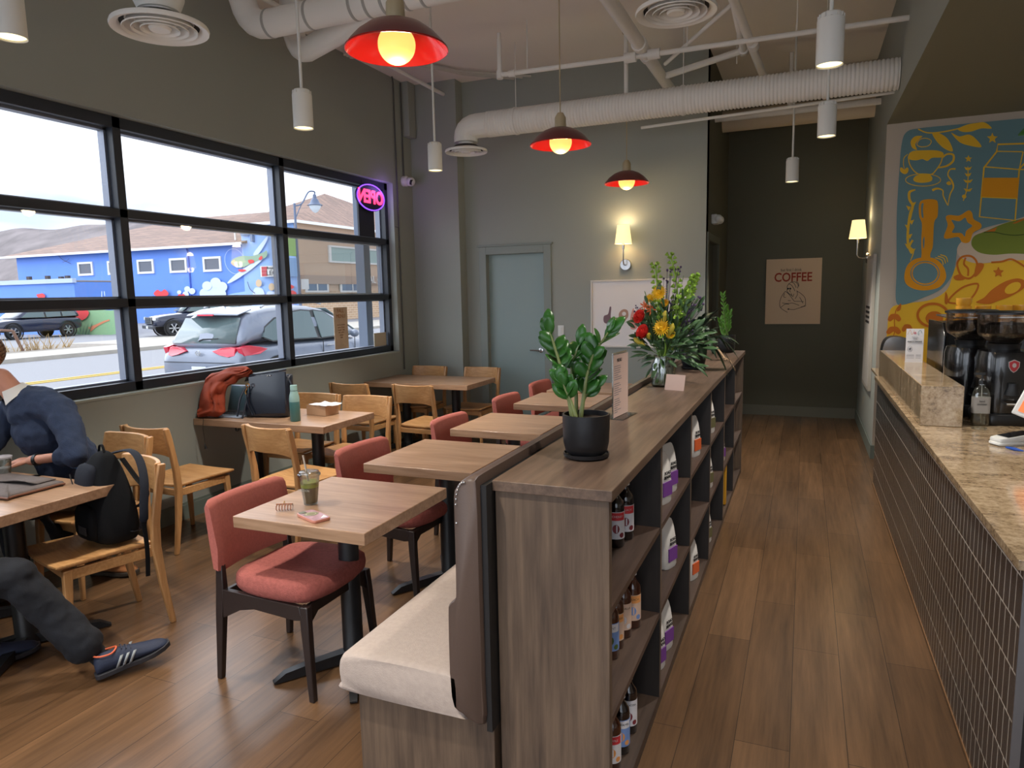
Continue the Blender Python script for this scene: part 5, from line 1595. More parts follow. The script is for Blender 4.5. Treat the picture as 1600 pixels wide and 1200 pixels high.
def vehicle(name, label, loc, rz, paint_m, body, house, hw, wheels, wr, glass_polys, front_glass, rear_glass, extra=None, wheel_label=None):
    """body: stations (y, halfwidth, zbottom, zmid, ztop); house: (y, ztop, halfwidth_top)"""
    t = thing(name, label, 'car', loc, rz)
    rings = []
    for y, w, zb, zm, zt in body:
        rings.append([(-w*0.9, y, zb), (-w, y, zb+0.12), (-w*1.005, y, zm), (-w*0.985, y, zt-0.10), (-w*0.93, y, zt-0.01), (-w*0.5, y, zt+0.02), (0, y, zt+0.03), (w*0.5, y, zt+0.02), (w*0.93, y, zt-0.01), (w*0.985, y, zt-0.10), (w*1.005, y, zm), (w, y, zb+0.12), (w*0.9, y, zb)])
    obj('body', G().loft(rings), paint_m, t, sub=1)
    rings = []
    for y, zt, wt, wb, zb in house:
        rings.append([(-wb, y, zb), (-wb+(wb-wt)*0.5, y, (zb+zt)/2), (-wt, y, zt-0.05*(zt > zb+0.1)), (-wt*0.75, y, zt), (0, y, zt+0.015), (wt*0.75, y, zt), (wt, y, zt-0.05*(zt > zb+0.1)), (wb-(wb-wt)*0.5, y, (zb+zt)/2), (wb, y, zb)])
    obj('roof_shell', G().loft(rings), paint_m, t, sub=1)

    def sidex(y, z):
        hs = house
        for a, b_ in zip(hs[:-1], hs[1:]):
            if a[0] <= y <= b_[0]:
                k = (y-a[0])/(b_[0]-a[0])
                zt, wt, wb, zb = (a[i]*(1-k)+b_[i]*k for i in (1, 2, 3, 4))
                q = min(1, max(0, (z-zb)/max(0.05, zt-zb)))
                return wb+(wt-wb)*q
        return hs[0][3]
    ys_ = [p[0] for q_ in glass_polys for p in q_]
    tops = sorted({(p[0], p[1]) for q_ in glass_polys for p in q_ if p[1] > sum(z for _, z in q_)/len(q_)-0.02})
    bots = sorted({(p[0], p[1]) for q_ in glass_polys for p in q_ if (p[0], p[1]) not in tops}, reverse=True)
    for s in (-1, 1):
        pts = [(y, z+0.02) for y, z in tops]+[(y, z-0.02) for y, z in bots]
        obj('window_surround', G().prism(pts, lambda y, z: (s*(sidex(y, z)+0.001), y, z), lambda y, z: (s*(sidex(y, z)-0.06), y, z)), blackm, t, sharp=60)
    for poly in glass_polys:
        for s in (-1, 1):
            pts = poly
            g = G().prism(pts, lambda y, z: (s*(sidex(y, z)+0.006), y, z), lambda y, z: (s*(sidex(y, z)-0.05), y, z))
            obj('side_window', g, carglass, t, sharp=60)
    for nm, gp in (('rear_window', rear_glass), ('windscreen', front_glass)):
        if gp:
            g = G().add(gp, [(0, 1, 2, 3)])
            obj(nm, g, carglass, t, solid=0.02)
    for wy in wheels:
        for s in (-1, 1):
            w = obj('wheel', G().lathe([(0.0001, -0.1), (wr*0.7, -0.1), (wr*0.95, -0.1), (wr, -0.06), (wr, 0.08), (wr*0.95, 0.11), (wr*0.70, 0.105), (wr*0.66, 0.06)], 28, (0, 0, 0), 'x').xf(Matrix.Translation((s*(hw-0.09), wy, wr)) @ Matrix.Rotation(0 if s > 0 else PI, 4, 'Z')), rubber, t)
            g = G().lathe([(wr*0.67, 0.07), (wr*0.64, 0.10), (wr*0.6, 0.06)], 28, (0, 0, 0), 'x')
            for k in range(6):
                a = k*PI/3
                g.add([(0.10, math.cos(a+d)*r_, math.sin(a+d)*r_) for r_, d in ((0.05, -0.5), (0.05, 0.5), (wr*0.62, 0.13), (wr*0.62, -0.13))]+[(0.05, math.cos(a+d)*r_, math.sin(a+d)*r_) for r_, d in ((0.05, -0.5), (0.05, 0.5), (wr*0.62, 0.13), (wr*0.62, -0.13))], [(0, 1, 2, 3), (7, 6, 5, 4), (0, 4, 5, 1), (1, 5, 6, 2), (2, 6, 7, 3), (3, 7, 4, 0)])
            g.lathe([(0.0001, 0.105), (0.06, 0.105), (0.06, 0.05)], 14, (0, 0, 0), 'x')
            obj('rim', g.xf(Matrix.Translation((s*(hw-0.09), wy, wr)) @ Matrix.Rotation(0 if s > 0 else PI, 4, 'Z')), alloy, w)
            obj('wheel_arch', G().lathe([(wr*1.22, -0.02), (wr*1.24, 0.012), (wr*1.08, 0.012), (wr*1.06, -0.02)], 28, (s*(hw+0.0), wy, wr+0.01), 'x'), rubber, t)
    return t, sidex


# silver-grey crossover at the near kerb
dust = M('dusty_silver_paint', (112, 120, 136), 0.32, metal=0.2, coat=0.4, var=0.1, vs=1.4)
body = [(0.0, 0.80, 0.40, 0.66, 0.80), (0.06, 0.88, 0.34, 0.66, 0.93), (0.20, 0.915, 0.30, 0.66, 1.00), (0.9, 0.925, 0.28, 0.66, 1.02), (1.8, 0.92, 0.26, 0.64, 1.0), (2.8, 0.925, 0.26, 0.64, 0.98), (3.5, 0.92, 0.28, 0.62, 0.95), (4.1, 0.88, 0.30, 0.6, 0.85), (4.36, 0.8, 0.32, 0.56, 0.72), (4.46, 0.70, 0.38, 0.54, 0.62)]
house = [(0.10, 1.02, 0.80, 0.86, 0.95), (0.30, 1.36, 0.70, 0.88, 0.97), (0.46, 1.56, 0.66, 0.89, 0.98), (1.0, 1.63, 0.66, 0.89, 0.98), (1.9, 1.655, 0.66, 0.885, 0.98), (2.5, 1.60, 0.66, 0.88, 0.97), (3.0, 1.36, 0.70, 0.87, 0.96), (3.55, 1.0, 0.76, 0.84, 0.95)]
ty, tx_ = 8.55, -9.18
car, sx = vehicle('crossover_car', 'dusty silver crossover parked at the kerb just outside the window, tail towards us', (tx_, ty, -0.12), 0, dust, body, house, 0.925, (0.85, 3.52), 0.36,
                  [[(0.62, 1.13), (0.72, 1.28), (1.02, 1.42), (1.18, 1.44), (1.18, 1.06), (0.80, 1.06)], [(1.28, 1.06), (1.28, 1.50), (1.75, 1.54), (1.98, 1.52), (1.98, 1.04)], [(2.10, 1.03), (2.10, 1.53), (2.38, 1.50), (2.75, 1.30), (3.02, 1.05)]],
                  None, [(-0.68, 0.13, 1.05), (0.68, 0.13, 1.05), (0.60, 0.36, 1.46), (-0.60, 0.36, 1.46)])
obj('windscreen', G().add([(-0.72, 3.42, 1.08), (0.72, 3.42, 1.08), (0.58, 2.62, 1.56), (-0.58, 2.62, 1.56)], [(0, 1, 2, 3)]), carglass, car, solid=0.02)
obj('roof_spoiler', G().loft([[(-0.57, 0.34, 1.50), (-0.57, 0.66, 1.58), (-0.57, 0.66, 1.60), (-0.57, 0.36, 1.52)], [(0, 0.20, 1.515), (0, 0.62, 1.60), (0, 0.62, 1.655), (0, 0.22, 1.55)], [(0.57, 0.34, 1.50), (0.57, 0.66, 1.58), (0.57, 0.66, 1.60), (0.57, 0.36, 1.52)]]), dust, car, bevel=0.01)
obj('brake_light_strip', G().box((0, 0.213, 1.515), (0.34, 0.02, 0.025)), tailr, car)
for s in (-1, 1):
    pts = [(0.28, 0.93), (0.46, 0.985), (0.64, 1.0), (0.72, 0.98), (0.73, 0.86), (0.62, 0.84), (0.44, 0.875)]
    obj('tail_lamp', G().prism(pts, lambda x, z: (s*x, -0.005+0.45*max(0, (x-0.5))**1.5+(z-0.86)*0.30, z), lambda x, z: (s*x, 0.22, z)), tailr, car, bevel=0.008)
    pts = [(0.06, 0.99), (0.22, 1.02), (0.42, 0.985), (0.60, 0.94), (0.42, 0.87), (0.12, 0.85)]
    obj('tail_lamp', G().prism(pts, lambda y, z: (s*(0.828+0.34*min(0.3, y)), y, z), lambda y, z: (s*0.76, y, z)), tailr, car, bevel=0.008)
    obj('roof_rail', G().tube([(s*0.64, 0.8, 1.62), (s*0.635, 0.9, 1.665), (s*0.635, 2.2, 1.69), (s*0.64, 2.4, 1.65)], 0.018, 8), alloy, car)
    obj('door_handle', G().tube([(s*0.925, 2.18, 0.88), (s*0.955, 2.20, 0.885), (s*0.955, 2.34, 0.885), (s*0.925, 2.36, 0.88)], 0.014, 6), alloy, car)
    obj('door_mirror', G().sphere((s*1.0, 2.95, 1.06), 0.1, 12, 8, (1, 0.7, 0.75)), dust, car)
    g = G()
    for yy in (1.25, 2.06, 3.05):
        g.bb(s*0.922, s*0.931, yy-0.006, yy+0.006, 0.42, 0.98)
    obj('door_gap', g, rubber, car)
g = G().tube([(0.036*1.5*math.cos(a*PI/12), -0.006, 0.90+0.025*1.5*math.sin(a*PI/12)) for a in range(25)], 0.005, 6)
g.tube([(-0.028, -0.006, 0.875), (-0.018, -0.006, 0.925)], 0.006, 6).tube([(0.018, -0.006, 0.875), (0.028, -0.006, 0.925)], 0.006, 6).tube([(-0.022, -0.006, 0.902), (0.022, -0.006, 0.898)], 0.005, 6)
obj('badge_emblem', g, chrome, car)
obj('licence_plate', G().box((0, -0.008, 0.60), (0.31, 0.012, 0.16)), M('plate_white', (206, 210, 216), 0.5), car)
obj('bumper_cladding', G().box((0, 0.04, 0.40), (1.5, 0.1, 0.14)), M('cladding_grey', (110, 112, 116), 0.6), car, bevel=0.03)
obj('rear_wiper', G().tube([(-0.10, 0.135, 1.09), (-0.02, 0.14, 1.12), (0.30, 0.15, 1.13)], [0.016, 0.01, 0.006], 6), blackm, car)
obj('roof_antenna', G().prism([(0, 0), (0.14, 0), (0.02, 0.08)], lambda y, z: (-0.006, 0.62+y, 1.62+z), lambda y, z: (0.006, 0.62+y, 1.62+z)), blackm, car)
obj('tailgate_seam', G().bb(-0.78, 0.78, -0.002, 0.003, 0.74, 0.75), rubber, car)

# dark SUV side-on, and two dark pickups nose towards us
navy = M('navy_car_paint', (30, 38, 62), 0.15, coat=0.7)
body = [(0.0, 0.85, 0.5, 0.8, 0.95), (0.08, 0.95, 0.42, 0.8, 1.12), (0.8, 1.0, 0.36, 0.8, 1.16), (3.0, 1.0, 0.36, 0.8, 1.14), (3.6, 0.99, 0.36, 0.8, 1.12), (4.5, 0.96, 0.4, 0.78, 1.06), (4.95, 0.88, 0.45, 0.75, 0.95), (5.05, 0.8, 0.5, 0.7, 0.85)]
house = [(0.05, 1.15, 0.82, 0.94, 1.08), (0.28, 1.72, 0.74, 0.95, 1.1), (0.6, 1.85, 0.72, 0.96, 1.1), (1.8, 1.90, 0.72, 0.96, 1.1), (2.8, 1.86, 0.72, 0.96, 1.1), (3.3, 1.52, 0.76, 0.95, 1.1), (3.85, 1.14, 0.8, 0.93, 1.08)]
vehicle('suv', 'dark navy SUV seen side-on in the lot at the far left beyond the window', (-40.6, 28.6, GZ-0.02), PI, navy, body, house, 1.0, (1.0, 4.05), 0.42,
        [[(0.35, 1.22), (0.5, 1.66), (1.2, 1.76), (1.2, 1.2)], [(1.3, 1.2), (1.3, 1.77), (2.15, 1.78), (2.15, 1.18)], [(2.25, 1.18), (2.25, 1.77), (2.75, 1.74), (3.5, 1.2)]], None, None)
body = [(0.0, 0.9, 0.6, 0.9, 1.2), (0.1, 0.97, 0.55, 0.9, 1.35), (1.7, 0.98, 0.5, 0.9, 1.35), (3.5, 0.98, 0.5, 0.9, 1.3), (4.6, 0.98, 0.5, 0.9, 1.22), (5.5, 0.95, 0.5, 0.9, 1.12), (5.75, 0.88, 0.5, 0.8, 0.95)]
house = [(1.6, 1.32, 0.8, 0.94, 1.28), (1.75, 1.85, 0.74, 0.95, 1.28), (2.6, 1.95, 0.72, 0.95, 1.28), (3.4, 1.92, 0.72, 0.95, 1.26), (4.3, 1.28, 0.8, 0.93, 1.22)]
for nm, lb, lo, rz in (('pickup_truck', 'black pickup truck with a chrome grille facing us beyond the silver car', (-30.9, 33.0, GZ), R(180-24)), ('pickup_truck', 'dark pickup truck parked left of the other, half behind the window bar', (-34.4, 38.2, GZ), R(180-10))):
    t, _ = vehicle(nm, lb, lo, rz, navy, body, house, 0.98, (1.15, 4.75), 0.44, [[(1.9, 1.36), (1.9, 1.84), (2.7, 1.86), (2.7, 1.34)], [(2.8, 1.34), (2.8, 1.86), (3.35, 1.84), (4.0, 1.32)]], [(-0.78, 4.18, 1.36), (0.78, 4.18, 1.36), (0.7, 3.55, 1.84), (-0.7, 3.55, 1.84)], None)
    g = G()
    for k in range(4):
        g.bb(-0.55, 0.55, 5.74, 5.80, 0.72+k*0.09, 0.77+k*0.09)
    obj('grille', g, chrome, t)
    obj('grille_back', G().bb(-0.58, 0.58, 5.70, 5.755, 0.68, 1.06), blackm, t)
    for s in (-1, 1):
        obj('headlamp', G().bb(s*0.60, s*0.88, 5.62, 5.74, 0.88, 1.06), M('headlamp_white', (226, 230, 236), 0.2), t, bevel=0.03)
    obj('bumper', G().bb(-0.95, 0.95, 5.7, 5.85, 0.42, 0.62), M('bumper_dark', (60, 62, 70), 0.4), t, bevel=0.04)
    obj('licence_plate', G().bb(-0.16, 0.16, 5.85, 5.86, 0.44, 0.58), M('plate_white', (206, 210, 216), 0.5), t)

# ================================================================ BOTTLES AND BAGS IN THE SHELVING
brnglass = M('dark_syrup_glass', (22, 12, 12), 0.1, coat=0.6)
ambglass = M('amber_syrup_glass', (64, 30, 14), 0.1, coat=0.6)
capw = M('cap_grey_white', (196, 196, 200), 0.5)


def syrup(loc, rz, label, bm_, lab, lab2, lab3, txt, h=0.235):
    t = thing('syrup_bottle', label, 'bottle', loc, rz, 'syrup bottles in the near end of the bookcase')
    r = 0.031
    obj('bottle', G().lathe([(0.0001, 0), (r*0.9, 0), (r, 0.006), (r, h*0.62), (r*0.92, h*0.70), (r*0.5, h*0.78), (0.012, h*0.82), (0.012, h*0.87), (0.0001, h*0.87)], 22), bm_, t)
    obj('cap', G().lathe([(0.0001, h), (0.008, h), (0.009, h*0.95), (0.0155, h*0.935), (0.0155, h*0.86), (0.0001, h*0.86)], 16), capw, t)
    obj('paper_label', G().lathe([(r+0.0006, h*0.14), (r+0.0006, h*0.56)], 26), M(*lab), t)
    g = G()
    for a0, a1, z0, z1 in ((-0.9, 0.9, 0.43, 0.55), ):
        n = 8
        g.add([((r+0.0011)*math.sin(a0+(a1-a0)*k/n), -(r+0.0011)*math.cos(a0+(a1-a0)*k/n), h*z) for z in (z0, z1) for k in range(n+1)], [(k, k+1, n+1+k+1, n+1+k) for k in range(n)])
    obj('label_band', g, M(*lab2), t)
    g = G()
    for zc, ac, w, hh in ((0.30, -0.2, 0.42, 0.07), (0.2, 0.5, 0.3, 0.04)):
        pts = ell(ac, zc, w, hh, 10)
        g.add([((r+0.0012)*math.sin(a), -(r+0.0012)*math.cos(a), h*z) for a, z in pts], [tuple(range(10))])
    obj('label_picture', g, M(*lab3), t)
    tx = text('lettering', txt, 0.011, paper if lab2[1][0] > 150 and lab2[1][1] < 120 else ink, t, (0, -(r+0.0016), h*0.49), ext=0.0002)
    for v in tx.data.vertices:
        a = v.co.x/r
        v.co.x, v.co.y = (r+0.0016)*math.sin(a), -(r+0.0016)*math.cos(a)
    return t


WL = ('label_white', (206, 204, 210), 0.6)
RD = ('label_red', (190, 44, 52), 0.6)
PK = ('label_dark_pink', (120, 40, 50), 0.6)
OR = ('label_orange', (220, 150, 84), 0.6)
BLU = ('label_blue', (110, 140, 196), 0.6)
CR = ('label_cream', (206, 176, 156), 0.6)
GRN = ('label_green', (70, 90, 40), 0.6)
sr = R(28)
specs = [((977, 840), 0.745, brnglass, WL, RD, PK, 'BLACK', 'farther red and white syrup bottle on the top shelf at the near end'),
         ((962, 852), 0.745, brnglass, WL, RD, PK, 'CHERRY', 'nearer red and white syrup bottle on the top shelf, by the end panel'),
         ((988, 977), 0.40, ambglass, CR, OR, BLU, 'PEACH', 'amber syrup bottle with orange and blue label, rightmost on the middle shelf'),
         ((973, 992), 0.40, ambglass, CR, CR, WL, 'VANILLA', 'amber syrup bottle with plain cream label, second from right on the middle shelf'),
         ((961, 1009), 0.40, ambglass, CR, OR, OR, 'ORANGE', 'amber syrup bottle with orange label, third from right on the middle shelf'),
         ((953, 1025), 0.40, ambglass, BLU, WL, GRN, 'MINT', 'syrup bottle with green and blue label, closest to the end panel on the middle shelf'),
         ((982, 1140), 0.045, brnglass, WL, WL, PK, 'COCOA', 'syrup bottle with white label, farthest back on the bottom shelf'),
         ((970, 1172), 0.045, brnglass, BLU, WL, OR, 'CARAMEL', 'syrup bottle with pale blue label, middle of the bottom shelf'),
         ((956, 1198), 0.045, ambglass, WL, RD, OR, 'APPLE', 'syrup bottle with reddish label, lowest at the end panel on the bottom shelf')]
for (px, z, bm_, l1, l2, l3, tx_, lb) in specs:
    p = at(px[0], px[1], 'z', z)
    p.x = min(p.x, SX1-0.04)
    syrup((max(p.x, SX0+0.05), max(p.y, SY0+0.066), z), sr, lb, bm_, l1, l2, l3, tx_)


bagm = M('kraft_white_pouch', (206, 202, 198), 0.55, bmp=0.25, bs=40)


def pouch(loc, rz, label, colr, h=0.24):
    t = thing('coffee_pouch', label, 'coffee bag', loc, rz, 'coffee bags in the bookcase')
    rings = []
    for z, a, b_ in ((0, 0.052, 0.034), (0.01, 0.056, 0.037), (h*0.35, 0.058, 0.036), (h*0.6, 0.059, 0.03), (h*0.8, 0.059, 0.018), (h*0.9, 0.057, 0.008), (h*0.97, 0.048, 0.004), (h, 0.035, 0.003)):
        rings.append([(x, y, z) for x, y in superell(a, b_, 3.2, 20)])
    obj('pouch', G().loft(rings), bagm, t, sharp=60)
    g = G().prism([(-0.038, h*0.16), (0.038, h*0.16), (0.038, h*0.44), (-0.038, h*0.44)], lambda x, z: (x, -0.0385-0.0*z, z), lambda x, z: (x, -0.034, z))
    obj('colour_label', g, M(*colr), t)
    text('lettering', 'ROAD\nBEANS', 0.019, ink, t, (0, -0.0365, h*0.57), bold=0.0006)
    return t


PU = ('label_purple', (112, 58, 140), 0.6)
ORB = ('label_burnt_orange', (206, 92, 44), 0.6)
GN = ('label_olive', (96, 92, 60), 0.6)
bg_ = [((1041, 767), 0.745, PU, 'white coffee bag with purple label, top shelf of the second bay'), ((1034, 785), 0.745, PU, 'white coffee bag hidden behind the divider, top shelf of the second bay'),
       ((1040, 884), 0.40, PU, 'white coffee bag with purple label, middle shelf of the second bay'), ((1039, 1012), 0.045, PU, 'white coffee bag with purple label, bottom shelf of the second bay'), ((1031, 1045), 0.045, PU, 'white coffee bag by the near divider, bottom shelf of the second bay'),
       ((1086, 712), 0.745, ORB, 'white coffee bag with orange label, top shelf of the third bay'), ((1082, 903), 0.045, ORB, 'white coffee bag with orange label, bottom shelf of the third bay'),
       ((1113, 676), 0.745, GN, 'white coffee bag, top shelf of the fourth bay'), ((1111, 762), 0.40, GN, 'white coffee bag, middle shelf of the fourth bay'), ((1111, 848), 0.045, GN, 'cream coffee bag with olive label, bottom shelf of the fourth bay'), ((1133, 721), 0.40, PU, 'pale coffee bag, middle shelf of the fifth bay')]
for px, z, c_, lb in bg_:
    p = at(px[0], px[1], 'z', z)
    # nearest bay interior
    p.x = min(p.x, SX1-0.065)
    kk = min(range(6), key=lambda k: abs((DY[k]+0.2)-p.y) + (0 if DY[k] < p.y < DY[k+1] else 0.2))
    p.y = min(max(p.y, DY[kk]+0.085), DY[kk+1]-0.09)
    pouch((p.x, p.y, z), R(72), lb, c_, 0.22)
p = at(1138, 776, 'z', 0.045)
tag(obj('yellow_binder', G().box((SX1-0.09, 5.28, 0.20), (0.15, 0.05, 0.30)), M('binder_yellow', (206, 150, 30), 0.5), bevel=0.004), 'yellow box file upright on the bottom shelf of the fifth bay', 'box file')

# ================================================================ ON TOP OF THE BOOKCASE
potm = M('matte_black_ceramic', (20, 20, 23), 0.4)
soil = M('potting_soil', (44, 32, 24), 0.95, var=0.5, vs=60, bmp=0.8, bs=120)
leafm = M('zz_leaf_green', (44, 96, 32), 0.3, var=0.22, vs=14)
leafl = M('fresh_leaf_green', (92, 150, 44), 0.4, var=0.2, vs=14)
darkleaf = M('dark_foliage', (30, 56, 34), 0.35, var=0.3, vs=12)
stemm = M('stem_green', (96, 128, 60), 0.5)


def pot(t, r, h, saucer=True):
    z0 = 0.012 if saucer else 0
    obj('pot', G().lathe([(0.0001, z0), (r*0.72, z0), (r*0.88, z0+h*0.08), (r*0.97, z0+h*0.3), (r, z0+h*0.7), (r, z0+h), (r*0.93, z0+h), (r*0.93, z0+h*0.85), (0.0001, z0+h*0.85)], 40), potm, t)
    if saucer:
        obj('saucer', G().lathe([(0.0001, 0), (r*0.85, 0), (r*0.96, 0.006), (r*0.98, 0.018), (r*0.93, 0.018), (r*0.9, 0.01), (0.0001, 0.01)], 40), potm, t)
    obj('soil', G().lathe([(0.0001, z0+h*0.88), (r*0.925, z0+h*0.87)], 24), soil, t)


t = thing('potted_zz_plant', 'green leafy plant in the matte black pot at the near end of the bookcase', 'potted plant', (-0.655, 2.185, SH))
pot(t, 0.078, 0.135)
o0 = t.location
gs, gl = G(), G()
stems = [([(893, 662), (886, 610), (872, 560), (858, 515)], 0), ([(898, 662), (900, 610), (893, 575), (905, 540)], 1), ([(906, 660), (915, 600), (925, 560), (950, 520)], 0), ([(902, 662), (893, 630), (880, 600)], 1), ([(904, 662), (912, 625), (925, 605)], 1)]
random.seed(11)
for k, (pts, q) in enumerate(stems):
    yy = o0.y+(-0.02, 0.02, 0.0, -0.035, 0.03)[k]
    P3 = [at(a, b, 'y', yy)-o0 for a, b in pts]
    P3[0] = Vector((P3[0].x*0.9, P3[0].y, 0.12))
    sp = [Vector(v) for v in smooth_pts([tuple(v) for v in P3], 4, False)]
    gs.tube(sp, [0.0075-0.0045*i/len(sp) for i in range(len(sp))], 7)
    n = len(sp)
    for i in range(3 if not q else 5, n):
        d = (sp[min(i+1, n-1)]-sp[i-1]).normalized()
        for s in (-1, 1):
            if random.random() < 0.22:
                continue
            side = Vector((s, random.uniform(-0.9, 0.9)*s, 0)).normalized()
            dd = (d*0.9+side*(0.75 if i < n-2 else 0.25)).normalized()
            gl.leaf(sp[i], dd, random.uniform(0.055, 0.078), random.uniform(0.036, 0.045), up=(0, -1, 0.5) if random.random() < .6 else (0, -0.3, 1), droop=0.05)
obj('stems', gs, M('zz_stem', (120, 130, 76), 0.5), t)
obj('leaves', gl, leafm, t, solid=0.0012)

p0, p1 = at(958, 656, 'z', SH), at(981, 645, 'z', SH)
d = (p1-p0)
ang = math.atan2(d.y, d.x)
t = thing('menu_stand', 'clear acrylic menu stand with a narrow pinkish price card on the bookcase', 'menu stand', ((p0.x+p1.x)/2, (p0.y+p1.y)/2, SH), ang)
ln_ = d.length
acr = glassmat('acrylic', (236, 240, 240), 0.3, 0.03)
obj('acrylic_base', G().bb(-ln_/2, ln_/2, -0.045, 0.045, 0, 0.004), acr, t, bevel=0.001)
obj('acrylic_holder', G().bb(-ln_/2, ln_/2, 0.0015, 0.004, 0.004, 0.285).bb(-ln_/2-0.003, -ln_/2, -0.002, 0.004, 0.004, 0.285), acr, t)
obj('card', G().bb(-ln_/2+0.002, ln_/2-0.002, -0.0012, 0.0012, 0.006, 0.275), M('menu_pink', (206, 178, 168), 0.7), t)
text('lettering', 'MENU', 0.022, ink, t, (-0.02, -0.0016, 0.25), align='CENTER', wscale=1)
g = G()
for k in range(22):
    w = ln_*0.5*random.uniform(0.4, 1)
    z = 0.225-k*0.0095
    if k in (7, 14):
        continue
    g.bb(-ln_/2+0.01, -ln_/2+0.01+w, -0.0016, -0.0012, z, z+0.003)
obj('printed_lines', g, greyink, t)

t = thing('glass_vase', 'clear glass jar vase of water holding the flower bouquet', 'vase', (-0.735, 3.99, SH))
vr = 0.068
obj('jar', G().lathe([(0.0001, 0.0), (vr*0.9, 0.0), (vr, 0.012), (vr, 0.115), (vr*0.8, 0.15), (vr*0.78, 0.172), (vr*0.83, 0.178), (vr*0.76, 0.176), (vr*0.75, 0.15), (vr*0.95, 0.112), (vr*0.95, 0.014), (0.0001, 0.01)], 36), cupglass, t)
obj('water', G().lathe([(0.0001, 0.012), (vr*0.93, 0.014), (vr*0.93, 0.10), (0.0001, 0.10)], 32), glassmat('water', (226, 236, 222), 0.12), t)
V0 = Vector((-0.735, 3.99, SH))
t = thing('flower_bouquet', 'tall mixed bouquet of yellow and coral flowers with green bell spires in the jar', 'flowers', V0)


def bp(px, py, dy=0.0):
    return at(px, py, 'y', V0.y+dy)-V0


neck = Vector((0, 0, 0.165))
random.seed(5)
gst = G()
for k in range(16):
    a = random.uniform(0, 2*PI)
    gst.tube([(0.045*math.cos(a), 0.045*math.sin(a), 0.02), (0.02*math.cos(a+2.8), 0.02*math.sin(a+2.8), 0.15), (0.05*math.cos(a+2.8), 0.05*math.sin(a+2.8), 0.25)], 0.004, 6)
obj('stems', gst, stemm, t)
# bells of Ireland
bell = M('bell_green', (150, 186, 70), 0.5, var=0.15, vs=20)
for pts, dy in (([(1040, 540), (1030, 500), (1028, 460), (1024, 415)], -0.02), ([(1052, 540), (1056, 500), (1058, 450), (1048, 400)], 0.0), ([(1062, 530), (1070, 480), (1080, 450), (1087, 432)], 0.03)):
    P3 = [bp(a, b, dy) for a, b in pts]
    sp = [Vector(v) for v in smooth_pts([tuple(neck)]+[tuple(v) for v in P3], 6, False)]
    g = G().tube(sp, 0.0045, 6)
    n = len(sp)
    for i in range(n//3, n):
        for q in range(3):
            a = q*PI/1.5+i*1.1+random.uniform(-.3, .3)
            rr = 0.009+0.013*(n-i)/n+random.uniform(0, 0.003)
            c = sp[i]+Vector((math.cos(a), math.sin(a), 0.2))*rr
            dv = Vector((math.cos(a), math.sin(a), 0.9)).normalized()
            k0 = len(g.v)
            g.lathe([(0.004, 0), (rr*0.75, 0.012), (rr*1.0, 0.018), (rr*0.6, 0.012)], 7)
            g.xf(Matrix.Translation(c) @ dv.to_track_quat('Z', 'Y').to_matrix().to_4x4(), k0)
    obj('bell_flower_spire', g, bell, t, sharp=80)


def daisy(c, r, m, petals=22, layers=3, dirv=(0, -1, 0.4)):
    g = G()
    dq = Vector(dirv).normalized().to_track_quat('Z', 'Y').to_matrix().to_4x4()
    for ly in range(layers):
        for k in range(petals):
            a = 2*PI*k/petals+ly*0.15
            el_ = 0.15+ly*0.35
            g.leaf((0, 0, 0), (math.cos(a)*math.cos(el_), math.sin(a)*math.cos(el_), math.sin(el_)), r*(1-ly*0.22), r*0.2, up=(0, 0, 1), droop=0, n=3)
    g.sphere((0, 0, r*0.12), r*0.22, 10, 6)
    g.xf(Matrix.Translation(Vector(c)) @ dq)
    return g


ysun = M('chrysanthemum_yellow', (226, 176, 20), 0.6, var=0.12, vs=60)
ysun2 = M('deep_yellow', (206, 150, 16), 0.6)
for (px, py, r, dy) in ((1030, 458, 0.048, -0.06), (1016, 466, 0.03, -0.05), (1034, 512, 0.052, -0.09), (1048, 522, 0.03, -0.07), (1039, 473, 0.026, -0.06)):
    obj('yellow_chrysanthemum', daisy(bp(px, py, dy), r, None, dirv=(-0.2, -1, 0.35)), ysun if r > 0.027 else ysun2, t, sharp=80)


def rose(c, r):
    g = G()
    for ly in range(5):
        rr = r*(0.25+0.18*ly)
        n = 3+ly
        for k in range(n):
            a0 = 2*PI*k/n+ly*0.7
            vs = []
            for i in range(5):
                for j in range(4):
                    a = a0+(i/4-0.5)*2*PI/n*1.35
                    h = j/3
                    q = rr*(0.35+0.75*math.sin(h*PI*0.6))*(1+0.12*(j == 3))
                    vs.append((q*math.cos(a), q*math.sin(a), r*(h*(1.15-0.12*ly)-0.35)))
            g.add(vs, [(i*4+j, i*4+j+1, i*4+j+5, i*4+j+4) for i in range(4) for j in range(3)])
    g.xf(Matrix.Translation(Vector(c)) @ Vector((-0.5, -0.8, 0.35)).to_track_quat('Z', 'Y').to_matrix().to_4x4())
    return g


rosem = M('coral_rose', (226, 62, 52), 0.6, var=0.12, vs=30)
orangem = M('orange_alstroemeria', (216, 110, 56), 0.6, var=0.2, vs=40)
obj('coral_rose', rose(bp(1000, 495, -0.06), 0.036), rosem, t, sharp=80)
obj('coral_rose', rose(bp(1005, 519, -0.08), 0.038), rosem, t, sharp=80)
for px, py in ((1008, 478), (1018, 484)):
    obj('orange_alstroemeria', daisy(bp(px, py, -0.05), 0.036, None, 7, 2, (-0.3, -1, 0.1)), orangem, t, sharp=80)
lily = M('lily_bud_yellow', (176, 158, 50), 0.5)
for a, b in (((1008, 540), (990, 528)), ((1016, 530), (1012, 520)), ((1045, 525), (1052, 505)), ((1038, 505), (1040, 485))):
    A, B2 = bp(*a, -0.08), bp(*b, -0.09)
    obj('lily_bud', G().tube([A, A*0.6+B2*0.4, A*0.2+B2*0.8, B2], [0.006, 0.016, 0.014, 0.003], 8), lily, t)
